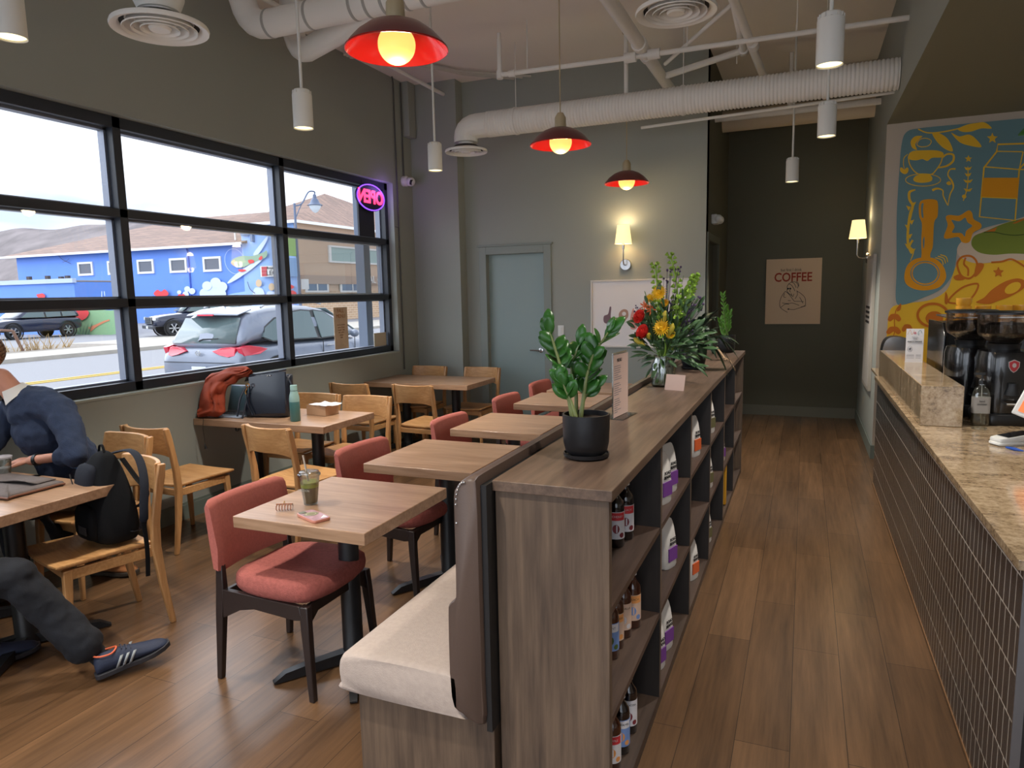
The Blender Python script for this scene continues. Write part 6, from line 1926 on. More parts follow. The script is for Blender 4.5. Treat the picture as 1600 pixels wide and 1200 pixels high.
pur = M('purple_filler', (70, 52, 86), 0.6)
g = G()
for px, py in ((1046, 487), (1050, 470), (1080, 487), (1084, 475), (1090, 465), (1040, 440), (1046, 425), (1075, 500), (1094, 480), (996, 482), (1060, 420), (1086, 520)):
    for q in range(5):
        c = bp(px+random.uniform(-5, 5), py+random.uniform(-5, 5), random.uniform(-0.05, 0.05))
        g.sphere(c, random.uniform(0.004, 0.009), 6, 4)
        g.tube([c, neck*0.6+c*0.4], 0.0012, 3)
obj('purple_filler', g, pur, t)
# foliage
g = G()
for k in range(330):
    px, py = random.gauss(1042, 28), random.gauss(528, 26)
    if not (992 < px < 1100 and 425 < py < 575):
        continue
    c = bp(px, py, random.uniform(-0.08, 0.1))
    d_ = (c-neck)
    d_ = (d_.normalized()+Vector((random.uniform(-.5, .5), random.uniform(-.6, .6), random.uniform(-.5, .3)))).normalized()
    g.leaf(c, d_, random.uniform(0.05, 0.1), random.uniform(0.014, 0.03), droop=random.uniform(0, 0.4), up=(random.uniform(-.6, .6), -0.7, 0.6))
obj('foliage', g, M('bouquet_leaf', (58, 88, 52), 0.45, var=0.35, vs=20), t, solid=0.0008, sharp=80)
g = G()
for k in range(60):
    px, py = random.uniform(1000, 1095), random.uniform(430, 560)
    c = bp(px, py, random.uniform(-0.06, 0.06))
    g.tube([neck, c], 0.0016, 4)
obj('twig', g, stemm, t)

t = thing('note_card', 'small blank pink card leaning against the glass vase', 'card', at(1053, 610, 'z', SH), R(-18))
obj('card_face', G().box((0, 0.012, 0.042), (0.115, 0.0015, 0.088), rx=R(-14)), M('blush_card', (196, 168, 156), 0.7), t)

t = thing('potted_dark_plant', 'drooping dark green plant in a black pot just behind the bouquet', 'potted plant', (-0.70, 4.93, SH))
pot(t, 0.085, 0.17)
o0 = Vector(t.location)
g = G()
for k in range(105):
    a = random.uniform(0, 2*PI)
    el_ = random.uniform(0.15, 1.25)
    ln_ = random.uniform(0.10, 0.22)
    d_ = Vector((math.cos(a)*math.cos(el_), math.sin(a)*math.cos(el_)*1.0, math.sin(el_)))
    st = Vector((0, 0, 0.16))+d_*random.uniform(0.04, 0.16)
    g.leaf(st, d_, ln_, random.uniform(0.035, 0.06), droop=random.uniform(0.6, 1.4)*(1.2-el_*0.6), n=7)
for v in g.v:
    if v.z < 0.006 and v.x < 0.23:
        v.z = 0.006
obj('leaves', g, darkleaf, t, solid=0.001, sharp=80)
g = G().leaf((0.03, -0.02, 0.25), Vector((0.55, -0.1, 0.7)), 0.27, 0.075, droop=0.1, n=7)
obj('broad_leaf', g, M('broad_leaf_dark', (34, 52, 40), 0.3), t, solid=0.001)
t = thing('gift_tag', 'kraft tag with trailing ribbon hanging over the aisle edge of the bookcase', 'tag', (-0.60, 5.55, SH+0.004))
obj('tag_card', G().box((0.02, 0, 0.05), (0.004, 0.07, 0.12), ry=R(-35)), M('kraft_tag', (176, 148, 116), 0.7), t)
obj('ribbon', G().tube(smooth_pts([(0.0, 0, 0.01), (0.05, -0.05, 0.02), (0.09, -0.1, 0.005), (0.135, -0.16, -0.06), (0.13, -0.2, -0.03), (0.10, -0.16, 0.012)], 4, False), 0.004, 5), M('satin_ribbon', (170, 140, 110), 0.4), t)

t = thing('potted_upright_plant', 'slim upright plant in a small black pot at the far end of the bookcase', 'potted plant', (-0.615, 6.28, SH))
pot(t, 0.075, 0.15, False)
gs, gl = G(), G()
for k, (px, py) in enumerate(((1130, 462), (1134, 480), (1140, 488), (1125, 500))):
    top = at(px, py, 'y', 6.28)-Vector(t.location)
    sp = [Vector(v) for v in smooth_pts([(0.015*math.cos(k*1.6), 0.015*math.sin(k*1.6), 0.13), (top.x*0.5, 0.02*(k-1.5), top.z*0.6), tuple(top)], 6, False)]
    gs.tube(sp, [0.007-0.004*i/len(sp) for i in range(len(sp))], 6)
    for i in range(4, len(sp), 1):
        for s in (-1, 1):
            d_ = ((sp[i]-sp[i-1]).normalized()*1.1+Vector((s*0.6, random.uniform(-.6, .6), 0))).normalized()
            gl.leaf(sp[i], d_, random.uniform(0.035, 0.055), 0.016, up=(0, -1, 0.4), droop=0.05)
obj('stems', gs, stemm, t)
obj('leaves', gl, leafl, t, solid=0.001)

# hanging leaf at the right edge of the photograph: trailing plant on the soffit side
t = thing('hanging_leaf_plant', 'green leaves of a hanging plant at the right edge before the mural', 'plant', (0.98, 3.95, 2.30))
g = G().leaf((0, 0, 0.05), (-0.8, 0.1, 0.05), 0.10, 0.065, droop=0.35, up=(0, -1, 0.7)).leaf((0.0, 0, 0.0), (-0.3, 0, -0.8), 0.10, 0.05, droop=0.1, up=(0, -1, 0.3)).leaf((0.02, 0.02, 0.1), (0.7, -0.2, 0.2), 0.13, 0.07, droop=0.3)
obj('leaves', g, leafm, t, solid=0.001)
obj('vine', G().tube(smooth_pts([(0, 0, 0), (0.05, 0, 0.2), (0.12, 0.02, 0.5), (0.15, 0, 0.8)], 4, False), 0.005, 6), stemm, t)

# ================================================================ ON THE NEAREST BANQUETTE TABLE
TZ = 0.7505
p = at(481, 789, 'z', TZ)
t = thing('iced_drink', 'clear takeaway cup of green drink with a straw on the nearest table', 'cup', (p.x, p.y+0.02, TZ))
obj('cup', G().lathe([(0.0001, 0.002), (0.029, 0.0), (0.030, 0.004), (0.044, 0.125), (0.0465, 0.128), (0.0465, 0.131), (0.0435, 0.130), (0.029, 0.006), (0.0001, 0.006)], 32), cupglass, t)
matcha = M('green_drink', (96, 98, 20), 0.35)
obj('drink', G().lathe([(0.0001, 0.007), (0.0285, 0.007), (0.0385, 0.092), (0.0385, 0.1), (0.0001, 0.1)], 28), M('dark_green_drink', (62, 58, 20), 0.35, var=0.35, vs=30), t)
obj('drink_top', G().lathe([(0.0383, 0.078), (0.0396, 0.1015), (0.0001, 0.1015)], 28), M('lime_foam', (150, 160, 50), 0.4), t)
obj('lid', G().lathe([(0.047, 0.125), (0.049, 0.128), (0.049, 0.136), (0.044, 0.139), (0.042, 0.146), (0.038, 0.148), (0.0001, 0.146)], 32), glassmat('lid_plastic', (214, 218, 218), 0.35, 0.08), t)
obj('straw', G().tube([(0.004, 0.0, 0.03), (-0.006, 0.0, 0.1), (-0.03, 0.004, 0.215)], 0.0042, 8), M('paper_straw', (190, 176, 160), 0.6), t)
text('lettering', 'COCOON', 0.013, M('print_grey', (150, 152, 140), 0.5), t, (0, -0.0415, 0.07))
tt = bpy.data.objects[-1] if False else None
p = at(445, 797, 'z', TZ)
t = thing('hair_clip', 'tortoise and clear claw hair clip lying left of the green drink', 'hair clip', (p.x, p.y, TZ), R(25))
clipm = M('clip_amber', (150, 96, 66), 0.2, coat=0.6)
for s in (-1, 1):
    g = G()
    for k in range(6):
        x = -0.03+k*0.012
        g.tube([(x, 0, 0.028), (x, s*0.016, 0.022), (x, s*0.02, 0.010), (x, s*0.012, 0.002)], [0.0028, 0.0028, 0.0024, 0.0014], 6)
    g.tube([(-0.034, s*0.004, 0.028), (0.034, s*0.004, 0.028)], 0.003, 6)
    obj('claw', g, clipm if s < 0 else M('clip_clear', (206, 186, 176), 0.15, coat=0.5), t)
obj('spring', G().tube([(0.0, 0.006*math.cos(a), 0.034+0.006*math.sin(a)) for a in [i*0.7 for i in range(10)]], 0.0015, 5), M('clip_gold', (200, 160, 100), 0.3, metal=1), t)
A_, B_ = (at(462, 806, 'z', TZ)+at(485, 798, 'z', TZ))/2, (at(497, 821, 'z', TZ)+at(516, 812, 'z', TZ))/2
t = thing('smartphone', 'rose-edged smartphone with a pink patterned case lying on the nearest table', 'phone', ((A_.x+B_.x)/2, (A_.y+B_.y)/2, TZ), math.atan2((A_-B_).y, (A_-B_).x)-PI/2)
obj('case', G().puff(superell(0.039, 0.078, 8, 40), [(0.98, 0), (1, 0.002), (1, 0.010), (0.98, 0.0115)]), M('rose_gold_case', (196, 130, 110), 0.3, metal=0.3), t, sharp=50)
obj('back_print', G().puff(superell(0.036, 0.075, 8, 40), [(1, 0.0115), (1, 0.0121)]), M('pink_print', (186, 150, 160), 0.25, var=0.2, vs=60), t, sharp=50)
g = G()
paint(g, [(0, 0, 'blob', [(-0.03, 0.02), (-0.01, 0.045), (0.02, 0.04), (0.03, 0.01), (0.0, -0.01)]), (1, 1, 'loop', ell(0.0, 0.02, 0.02, 0.018, 12), 0.003), (2, 1, 'poly', [(0.0, -0.06), (0.03, -0.065), (0.03, -0.03)])], lambda x, y, l: (x, y, 0.0124+l*0.0002))
obj('case_pattern', g, [M('case_olive', (130, 126, 96), 0.4), M('case_cream', (206, 196, 176), 0.4), M('case_white', (226, 222, 226), 0.4)], t)
obj('camera_bump', G().puff(superell(0.014, 0.014, 5), [(1, 0.012), (0.95, 0.0145)], c=(-0.018, 0.058, 0)), M('bump_olive', (110, 108, 90), 0.3), t, sharp=50)

# ================================================================ ON THE HANDBAG TABLES
navyl = M('navy_leather', (26, 32, 44), 0.3, bmp=0.15, bs=60, coat=0.25)
p = at(418, 652, 'z', TZ)
t = thing('handbag', 'dark navy leather handbag with looped handles standing on the window table', 'handbag', (p.x-0.03, p.y+0.07, TZ), R(10))
t.scale = (1.25, 1.2, 1.22)
rings = []
for z, a, b_, x0 in ((0, 0.135, 0.07, 0), (0.012, 0.15, 0.082, 0), (0.07, 0.152, 0.084, 0.0), (0.15, 0.142, 0.07, 0.004), (0.21, 0.135, 0.048, 0.01), (0.245, 0.13, 0.024, 0.02), (0.255, 0.12, 0.012, 0.02)):
    rings.append([(x+x0+0.05*z, y, z+0.06*z*(x/0.14)) for x, y in superell(a, b_, 3.6, 28)])
obj('bag_body', G().loft(rings), navyl, t, sharp=70)
g = G().prism([(-0.10, 0.255), (0.15, 0.29), (0.155, 0.03), (-0.085, 0.02)], lambda x, z: (x, -0.088+0.16*max(0, z-0.1)*1.2-0.004, z), lambda x, z: (x, -0.080+0.16*max(0, z-0.1)*1.2, z))
obj('front_panel', g, M('navy_panel', (20, 27, 40), 0.25, coat=0.3), t, bevel=0.004)
g = G().prism([(-0.145, 0.215), (-0.12, 0.265), (0.10, 0.295), (0.1, 0.28), (-0.13, 0.245)], lambda x, z: (x, -0.04, z), lambda x, z: (x, 0.05, z))
obj('top_flap', g, navyl, t, bevel=0.006)
obj('handle', G().tube(smooth_pts([(-0.12, -0.05, 0.2), (-0.155, -0.075, 0.12), (-0.165, -0.10, 0.02), (-0.175, -0.115, -0.06), (-0.155, -0.125, -0.075), (-0.125, -0.12, -0.01), (-0.09, -0.085, 0.16)], 5, False), 0.006, 8), navyl, t)
obj('handle', G().tube(smooth_pts([(0.13, -0.02, 0.26), (0.165, -0.02, 0.2), (0.175, -0.02, 0.1), (0.17, -0.03, 0.02)], 5, False), 0.006, 8), navyl, t)
obj('side_strap', G().tube(smooth_pts([(-0.10, -0.085, 0.2), (-0.09, -0.1, 0.1), (-0.05, -0.11, 0.02)], 5, False), [0.010]*11, 6, flat=0.3), navyl, t)
gold = M('gold_hardware', (206, 150, 80), 0.25, metal=1)
g = G().tube([(-0.085+0.011*math.cos(a*PI/8), -0.098, 0.205+0.011*math.sin(a*PI/8)) for a in range(17)], 0.003, 6).tube([(-0.085, -0.098, 0.195), (-0.10, -0.102, 0.165), (-0.095, -0.102, 0.15)], 0.004, 6)
obj('gold_clasp', g, gold, t)
obj('crest_stud', G().sphere((0.035, -0.066, 0.262), 0.004, 8, 6).sphere((0.052, -0.066, 0.264), 0.004, 8, 6), silver, t)

p = at(457, 659, 'z', TZ)
t = thing('water_bottle', 'teal water bottle with a pale mint shoulder next to the handbag', 'bottle', (p.x, p.y+0.035, TZ))
obj('lower_body', G().lathe([(0.0001, 0), (0.034, 0), (0.037, 0.004), (0.037, 0.145), (0.0001, 0.145)], 32), M('bottle_teal', (66, 112, 110), 0.35), t, label='teal lower half')
obj('upper_body', G().lathe([(0.037, 0.145), (0.037, 0.165), (0.034, 0.19), (0.0275, 0.212), (0.0255, 0.225), (0.0255, 0.262), (0.024, 0.266), (0.0001, 0.266)], 32), M('bottle_mint', (132, 164, 158), 0.4), t, label='pale mint upper half')
obj('cap_seam', G().lathe([(0.0258, 0.224), (0.0262, 0.226), (0.0258, 0.228)], 32), M('seam_dark', (60, 80, 80), 0.5), t)

card = M('kraft_cardboard', (176, 140, 108), 0.8, bmp=0.1, bs=200)
p = at(478, 653, 'z', TZ)
t = thing('cardboard_box', 'small open cardboard box beside the teal bottle', 'box', (at(503, 650, 'z', TZ).x-0.045, at(503, 650, 'z', TZ).y+0.07, TZ), R(-8))
g = G()
for a in ((-0.10, 0.10, -0.07, -0.067), (-0.10, 0.10, 0.067, 0.07), (-0.10, -0.097, -0.067, 0.067), (0.097, 0.10, -0.067, 0.067)):
    g.bb(*a, 0, 0.075)
g.bb(-0.1, 0.1, -0.07, 0.07, 0, 0.003)
obj('box_tray', g, card, t)
obj('box_inside_shade', G().bb(-0.096, 0.096, -0.066, 0.066, 0.003, 0.05), M('box_shadow_brown', (120, 92, 70), 0.8), t)  # darker brown filler stands in for shade inside the box
rings = []
random.seed(9)
gg = G()
n = 9
vs = []
for i in range(n):
    for j in range(n):
        x, y = -0.07+0.2*i/(n-1), -0.075+0.16*j/(n-1)
        vs.append((x, y, 0.082+0.012*noise.noise(Vector((x*20, y*20, 1)))-0.02*max(0, x-0.1)*4))
gg.add(vs, [(i*n+j, (i+1)*n+j, (i+1)*n+j+1, i*n+j+1) for i in range(n-1) for j in range(n-1)])
o = tag(obj('paper_napkin', gg, M('napkin_white', (226, 226, 230), 0.8), solid=0.0015), 'crumpled white napkin lying over the cardboard box', 'napkin')
o.matrix_world = Matrix.Translation(t.location) @ Matrix.Rotation(R(-12), 4, 'Z')

# laptop facing the wall side
lapm = M('laptop_silver', (150, 158, 170), 0.35, metal=0.6)
a_, b_ = at(312, 647, 'z', TZ), at(372, 649, 'z', TZ)
t = thing('laptop', 'open silver laptop half under the rust coloured scarf', 'laptop', (-4.085, 4.10, TZ), R(3))
obj('keyboard_deck', G().bb(-0.155, 0.155, -0.11, 0.11, 0.0, 0.012), lapm, t, bevel=0.004)
g = G()
for r_ in range(5):
    for c_ in range(12):
        g.bb(-0.135+c_*0.0228, -0.135+c_*0.0228+0.019, -0.03+r_*0.025, -0.03+r_*0.025+0.02, 0.012, 0.0135)
o = obj('keyboard', g, M('keys_black', (26, 28, 32), 0.5), t)
obj('touchpad', G().bb(-0.05, 0.05, -0.1, -0.04, 0.012, 0.0125), M('touchpad_grey', (130, 136, 146), 0.3, metal=0.5), t)
T = Matrix.Translation((0, 0.11, 0.012)) @ Matrix.Rotation(R(-18), 4, 'X')
obj('lid', G().bb(-0.155, 0.155, -0.002, 0.005, 0, 0.215).xf(T), lapm, t, bevel=0.003)
obj('screen', G().bb(-0.147, 0.147, -0.0035, -0.0022, 0.01, 0.205).xf(T), M('screen_reflecting', (96, 122, 130), 0.12, spec=0.8), t)

# scarf heap: one crumpled cloth, front relief and back sheet
random.seed(21)
scm = M('rust_wool', (150, 62, 36), 0.9, var=0.22, vs=12, bmp=0.4, bs=220)
st_ = [((289, 651), (340, 652), 4.03), ((295, 640), (350, 645), 4.04), ((299, 627), (352, 632), 4.07), ((303, 612), (352, 618), 4.10), ((312, 599), (356, 605), 4.13), ((325, 586), (368, 597), 4.17), ((345, 579), (380, 590), 4.21), ((368, 573), (392, 587), 4.25), ((384, 572), (396, 581), 4.27)]
flat_ = smooth_pts([(a_[0], a_[1], b_[0], b_[1], y_) for a_, b_, y_ in st_], 7, False)
NV = 30
rings = []
for i, (ax, ay, bx, by, yy) in enumerate(flat_):
    yy += 0.07*(1-i/len(flat_))-0.12
    s_ = i/(len(flat_)-1)
    ring = []
    for j in range(NV):
        v_ = j/(NV-1)
        wv = noise.noise(Vector((s_*4, v_*3, 2)))*2.2
        dome = math.sin(PI*v_)**0.6
        fold_ = abs(math.sin(v_*8.5+s_*6+wv*1.6))**0.8*0.026+abs(math.sin(v_*4-s_*9+wv))*0.02
        edge = 2.5*noise.noise(Vector((s_*9, v_*2, 7)))
        p_ = at(ax+(bx-ax)*v_+edge*(1-dome), ay+(by-ay)*v_+edge, 'y', yy-dome*(0.035+fold_))
        ring.append(Vector((max(p_.x, -4.27), p_.y, max(p_.z, TZ+0.004))))
    for j in range(NV-1, -1, -3):
        v_ = j/(NV-1)
        p_ = at(ax+(bx-ax)*v_, ay+(by-ay)*v_, 'y', yy+0.01+0.035*math.sin(PI*v_))
        ring.append(Vector((max(p_.x, -4.28), p_.y, max(p_.z, TZ+0.002))))
    rings.append(ring)
tag(obj('scarf', G().loft(rings), scm, sharp=80), 'crumpled rust coloured scarf heaped behind the laptop on the window table', 'scarf')
t = thing('charger_cable', 'thin black charging cable hanging from the window table edge', 'cable', (at(318, 655, 'y', 3.895)))
o0 = Vector(t.location)
P3 = [at(a, b, 'y', 3.885)-o0 for a, b in ((318, 652), (317, 668), (319, 682), (320, 694))]
obj('cord', G().tube(smooth_pts([tuple(v) for v in P3], 4, False), 0.0022, 5), blackm, t)
obj('plug', G().tube([P3[-1], P3[-1]+Vector((0.008, 0, -0.035))], [0.004, 0.012], 8), blackm, t)

# ================================================================ ON THE TABLES BY THE SEATED MAN
slv = M('grey_felt_sleeve', (96, 88, 86), 0.85, var=0.1, vs=40, bmp=0.2, bs=300)
t = thing('laptop_sleeve', 'grey laptop sleeve with brown edge lying at the near left table corner', 'laptop sleeve', (-3.56, 2.10, TZ), R(4))
oc = [at(a, b, 'z', TZ+0.02)-Vector(t.location) for a, b in ((-60, 790), (8, 780), (138, 742), (100, 728), (-20, 748))]
P_ = [(-0.30, -0.13), (0.165, -0.13), (0.19, -0.10), (0.19, 0.11), (0.16, 0.14), (-0.30, 0.14)]
obj('body', G().puff(smooth_pts(P_, 3), [(0.97, 0), (1, 0.006), (1, 0.018), (0.97, 0.024), (0.6, 0.028), (0.0001, 0.029)]), slv, t, sharp=60, rot=(0, 0, R(-4)))
obj('piping', G().tube([(x, y, 0.010) for x, y in smooth_pts(P_, 3)]+[(*smooth_pts(P_, 3)[0], 0.010)], 0.006, 6), M('brown_leather_trim', (110, 70, 50), 0.5), t, rot=(0, 0, R(-4)))
g = G()
nn = 10
vs = []
for i in range(nn):
    for j in range(5):
        x = -0.30+0.45*i/(nn-1)
        y = 0.135-0.16*j/4*(1-0.25*i/(nn-1))
        vs.append((x, y, 0.031+0.006*math.sin(x*22)*(j/4)+(0.012 if j == 4 else 0)))
g.add(vs, [(i*5+j, (i+1)*5+j, (i+1)*5+j+1, i*5+j+1) for i in range(nn-1) for j in range(4)])
obj('flap', g, slv, t, solid=0.004, rot=(0, 0, R(-4)))
obj('brand_patch', G().bb(-0.06, 0.03, -0.105, -0.085, 0.0285, 0.030), M('patch_pale', (170, 160, 160), 0.6), t)
p = at(32, 752, 'z', TZ)
t = thing('clear_cup', 'clear plastic cup of whitish iced drink by the seated man', 'cup', (-3.80, 2.225, TZ))
obj('cup', G().lathe([(0.0001, 0.0), (0.029, 0.0), (0.041, 0.1), (0.045, 0.104), (0.045, 0.112), (0.041, 0.112), (0.036, 0.104), (0.0395, 0.1), (0.028, 0.004), (0.0001, 0.004)], 28), cupglass, t)
obj('drink', G().lathe([(0.0001, 0.005), (0.027, 0.005), (0.0335, 0.06), (0.0001, 0.062)], 24), M('milky_ice', (196, 188, 190), 0.35, var=0.25, vs=70), t)
obj('lid', G().lathe([(0.045, 0.11), (0.046, 0.118), (0.041, 0.121), (0.0001, 0.119)], 28), M('lid_translucent', (196, 190, 196), 0.3, alpha=0.6), t)
tag(obj('mobile_phone', G().puff(superell(0.038, 0.076, 8, 32), [(0.98, 0), (1, 0.002), (1, 0.007), (0.97, 0.0085)]).xf(Matrix.Translation((-3.965, 2.235, TZ)) @ Matrix.Rotation(R(70), 4, 'Z')), satin_black), 'black phone lying under the seated man\'s fingers', 'phone')
p = at(128, 735, 'z', 0.5)

# ================================================================ BACKPACK ON CHAIR
bk = M('black_nylon', (9, 11, 15), 0.85, spec=0.2, bmp=0.25, bs=60, var=0.15, vs=8)
bkg = M('slate_nylon', (24, 28, 38), 0.8, spec=0.25, bmp=0.25, bs=60)
t = thing('backpack', 'black backpack slumped upright on an oak chair seat', 'backpack', (-3.245, 2.37, 0.455), R(-14))
rings = []
for z, a, b_, x0 in ((0, 0.14, 0.085, 0.012), (0.015, 0.16, 0.10, 0.012), (0.08, 0.165, 0.108, 0.01), (0.18, 0.15, 0.102, 0), (0.28, 0.125, 0.088, -0.012), (0.36, 0.102, 0.07, -0.02), (0.41, 0.08, 0.05, -0.018), (0.44, 0.05, 0.03, 0.0), (0.452, 0.01, 0.008, 0.0)):
    rings.append([(x+x0, y+0.02*z, z) for x, y in superell(a, b_, 3.3, 32)])
obj('main_body', G().loft(rings), bk, t, sub=1)
rings = []
for z, a, b_ in ((0.24, 0.07, 0.028), (0.26, 0.085, 0.04), (0.33, 0.088, 0.044), (0.375, 0.08, 0.03), (0.39, 0.06, 0.015)):
    rings.append([(x-0.035, y-0.075+(z-0.24)*0.12, z) for x, y in superell(a, b_, 3, 24)])
obj('top_pocket', G().loft(rings), bkg, t, sub=1, label='slate grey top pocket')
rings = []
for z, a, b_ in ((0.02, 0.09, 0.03), (0.04, 0.105, 0.045), (0.14, 0.105, 0.045), (0.2, 0.09, 0.025)):
    rings.append([(x, y-0.09, z) for x, y in superell(a, b_, 3, 24)])
obj('front_pocket', G().loft(rings), bk, t, sub=1)
obj('patch', G().bb(-0.01, 0.075, -0.1385, -0.136, 0.06, 0.10), M('patch_black', (40, 42, 48), 0.5), t)
obj('zip', G().tube(smooth_pts([(-0.11, -0.115, 0.34), (-0.08, -0.118, 0.30), (-0.04, -0.122, 0.275), (0.02, -0.115, 0.26)], 4, False), 0.003, 6), blackm, t)
obj('grab_loop', G().tube(smooth_pts([(-0.035, 0, 0.435), (-0.02, 0, 0.475), (0.01, 0, 0.48), (0.03, 0, 0.44)], 4, False), [0.007]*13, 6, flat=0.4), bk, t)
obj('shoulder_strap', G().tube(smooth_pts([(0.0, 0.05, 0.43), (0.10, 0.085, 0.45), (0.20, 0.085, 0.42), (0.29, 0.06, 0.33), (0.33, 0.03, 0.22), (0.335, 0.02, 0.14), (0.28, 0.03, 0.09), (0.20, 0.03, 0.06), (0.13, 0.04, 0.05)], 6, False), [0.020]*30+[0.015]*6+[0.009]*13, 8, flat=0.3), bkg, t, label='padded shoulder strap arching over the chair back')
obj('shoulder_strap', G().tube(smooth_pts([(0.03, 0.08, 0.40), (0.10, 0.11, 0.30), (0.17, 0.12, 0.24), (0.16, 0.1, 0.18), (0.08, 0.1, 0.15)], 5, False), [0.018]*21, 8, flat=0.3), bk, t)
obj('strap_tail', G().tube(smooth_pts([(0.333, 0.02, 0.15), (0.345, 0.02, 0.0), (0.35, 0.01, -0.13)], 4, False), [0.012]*9, 6, flat=0.3), bk, t)
obj('strap_tail', G().tube(smooth_pts([(-0.135, -0.03, 0.14), (-0.17, -0.05, 0.07), (-0.15, -0.06, 0.02), (-0.12, -0.07, 0.01)], 4, False), 0.005, 6), bk, t)

# ================================================================ PEOPLE
skin = M('skin', (196, 140, 118), 0.5, var=0.06, vs=18)
sweater = M('navy_knit', (36, 48, 72), 0.95, var=0.1, vs=30, bmp=0.5, bs=150)
jeansm = M('dark_denim', (15, 19, 28), 0.9, var=0.15, vs=20, bmp=0.3, bs=200)
hairm = M('light_brown_hair', (128, 96, 66), 0.7, var=0.3, vs=60, bmp=0.8, bs=120)
shirt = M('white_shirt_cloth', (206, 204, 200), 0.8)
fold = bpy.data.textures.new('garment_folds', 'CLOUDS')
fold.noise_scale = 0.07


def limb(g, pts, rs, n=14, flat=1.0, up=(0, 0, 1)):
    pts = [Vector(p) for p in pts]
    g.tube(pts, rs, n, flat=flat, up=up)
    for p, r_ in zip(pts, rs):
        g.sphere(p, r_*0.995, 12, 8)
    return g


def head(g, c, fwd, r=0.078):
    """skull, jaw, nose, ears, lips merged into the body skin"""
    fwd = Vector(fwd).normalized()
    q = Matrix.Translation(Vector(c)) @ fwd.to_track_quat('Y', 'Z').to_matrix().to_4x4()
    k = len(g.v)
    g.sphere((0, -0.012, 0.03), 0.092, 20, 14, (0.86, 1.05, 1.0))
    g.sphere((0, 0.025, -0.03), 0.07, 18, 12, (0.88, 0.95, 1.15))
    g.sphere((0, 0.058, -0.085), 0.03, 12, 8, (1.1, 0.8, 0.7))
    g.loft([[(-0.006, 0.083, 0.025), (0.006, 0.083, 0.025), (0.005, 0.07, 0.03), (-0.005, 0.07, 0.03)], [(-0.009, 0.105, -0.012), (0.009, 0.105, -0.012), (0.014, 0.075, -0.01), (-0.014, 0.075, -0.01)], [(-0.012, 0.098, -0.025), (0.012, 0.098, -0.025), (0.016, 0.075, -0.028), (-0.016, 0.075, -0.028)]])
    g.sphere((0, 0.084, -0.052), 0.018, 10, 6, (1.2, 0.5, 0.28)).sphere((0, 0.082, -0.062), 0.016, 10, 6, (1.1, 0.5, 0.3))
    for s in (-1, 1):
        g.sphere((s*0.080, -0.012, -0.005), 0.03, 10, 8, (0.35, 0.62, 1.05))
        g.sphere((s*0.034, 0.068, 0.036), 0.018, 10, 6, (1.3, 0.5, 0.4))
    g.xf(q, k)
    return q


def hand(g, wrist, tip_dir, up, size=0.185, spread=0.2, curl=0.5, side=1):
    """palm, four unequal bent fingers, thumb from the side of the palm"""
    f = Vector(tip_dir).normalized()
    u = Vector(up)
    u = (u-f*u.dot(f)).normalized()
    s = f.cross(u)*side
    w = Vector(wrist)
    pal = size*0.52
    g.tube([w, w+f*pal*0.35, w+f*pal*0.8, w+f*pal], [0.026, 0.036, 0.04, 0.036], 12, flat=0.42, up=u)
    for k, (ln, off) in enumerate(((0.40, -0.028), (0.46, -0.0095), (0.43, 0.0095), (0.34, 0.027))):
        a = w+f*pal*(0.93-0.03*abs(k-1.4))+s*off
        d1 = (f+s*off*spread*8-u*curl*0.25).normalized()
        d2 = (f+s*off*spread*4-u*curl*0.8).normalized()
        d3 = (f-u*curl*1.2).normalized()
        l_ = size*ln
        b1 = a+d1*l_*0.45
        b2 = b1+d2*l_*0.32
        b3 = b2+d3*l_*0.23
        g.tube([a, b1, b2, b3], [0.0095, 0.009, 0.008, 0.0065], 8)
        g.sphere(b1, 0.009, 8, 6).sphere(b3, 0.0066, 8, 6)
    a = w+f*pal*0.28-s*0.026
    b1 = a+(f*0.7-s*0.75-u*0.1).normalized()*0.042
    b2 = b1+(f*0.95-s*0.25-u*0.2).normalized()*0.034
    g.tube([a, b1, b2], [0.014, 0.0115, 0.008], 8)
    g.sphere(b1, 0.0112, 8, 6).sphere(b2, 0.0082, 8, 6)
    return g


def cloth(o, s=0.02):
    md_ = o.modifiers.new('folds', 'DISPLACE')
    md_.texture = fold
    md_.strength = s
    md_.mid_level = 0.5
    return o


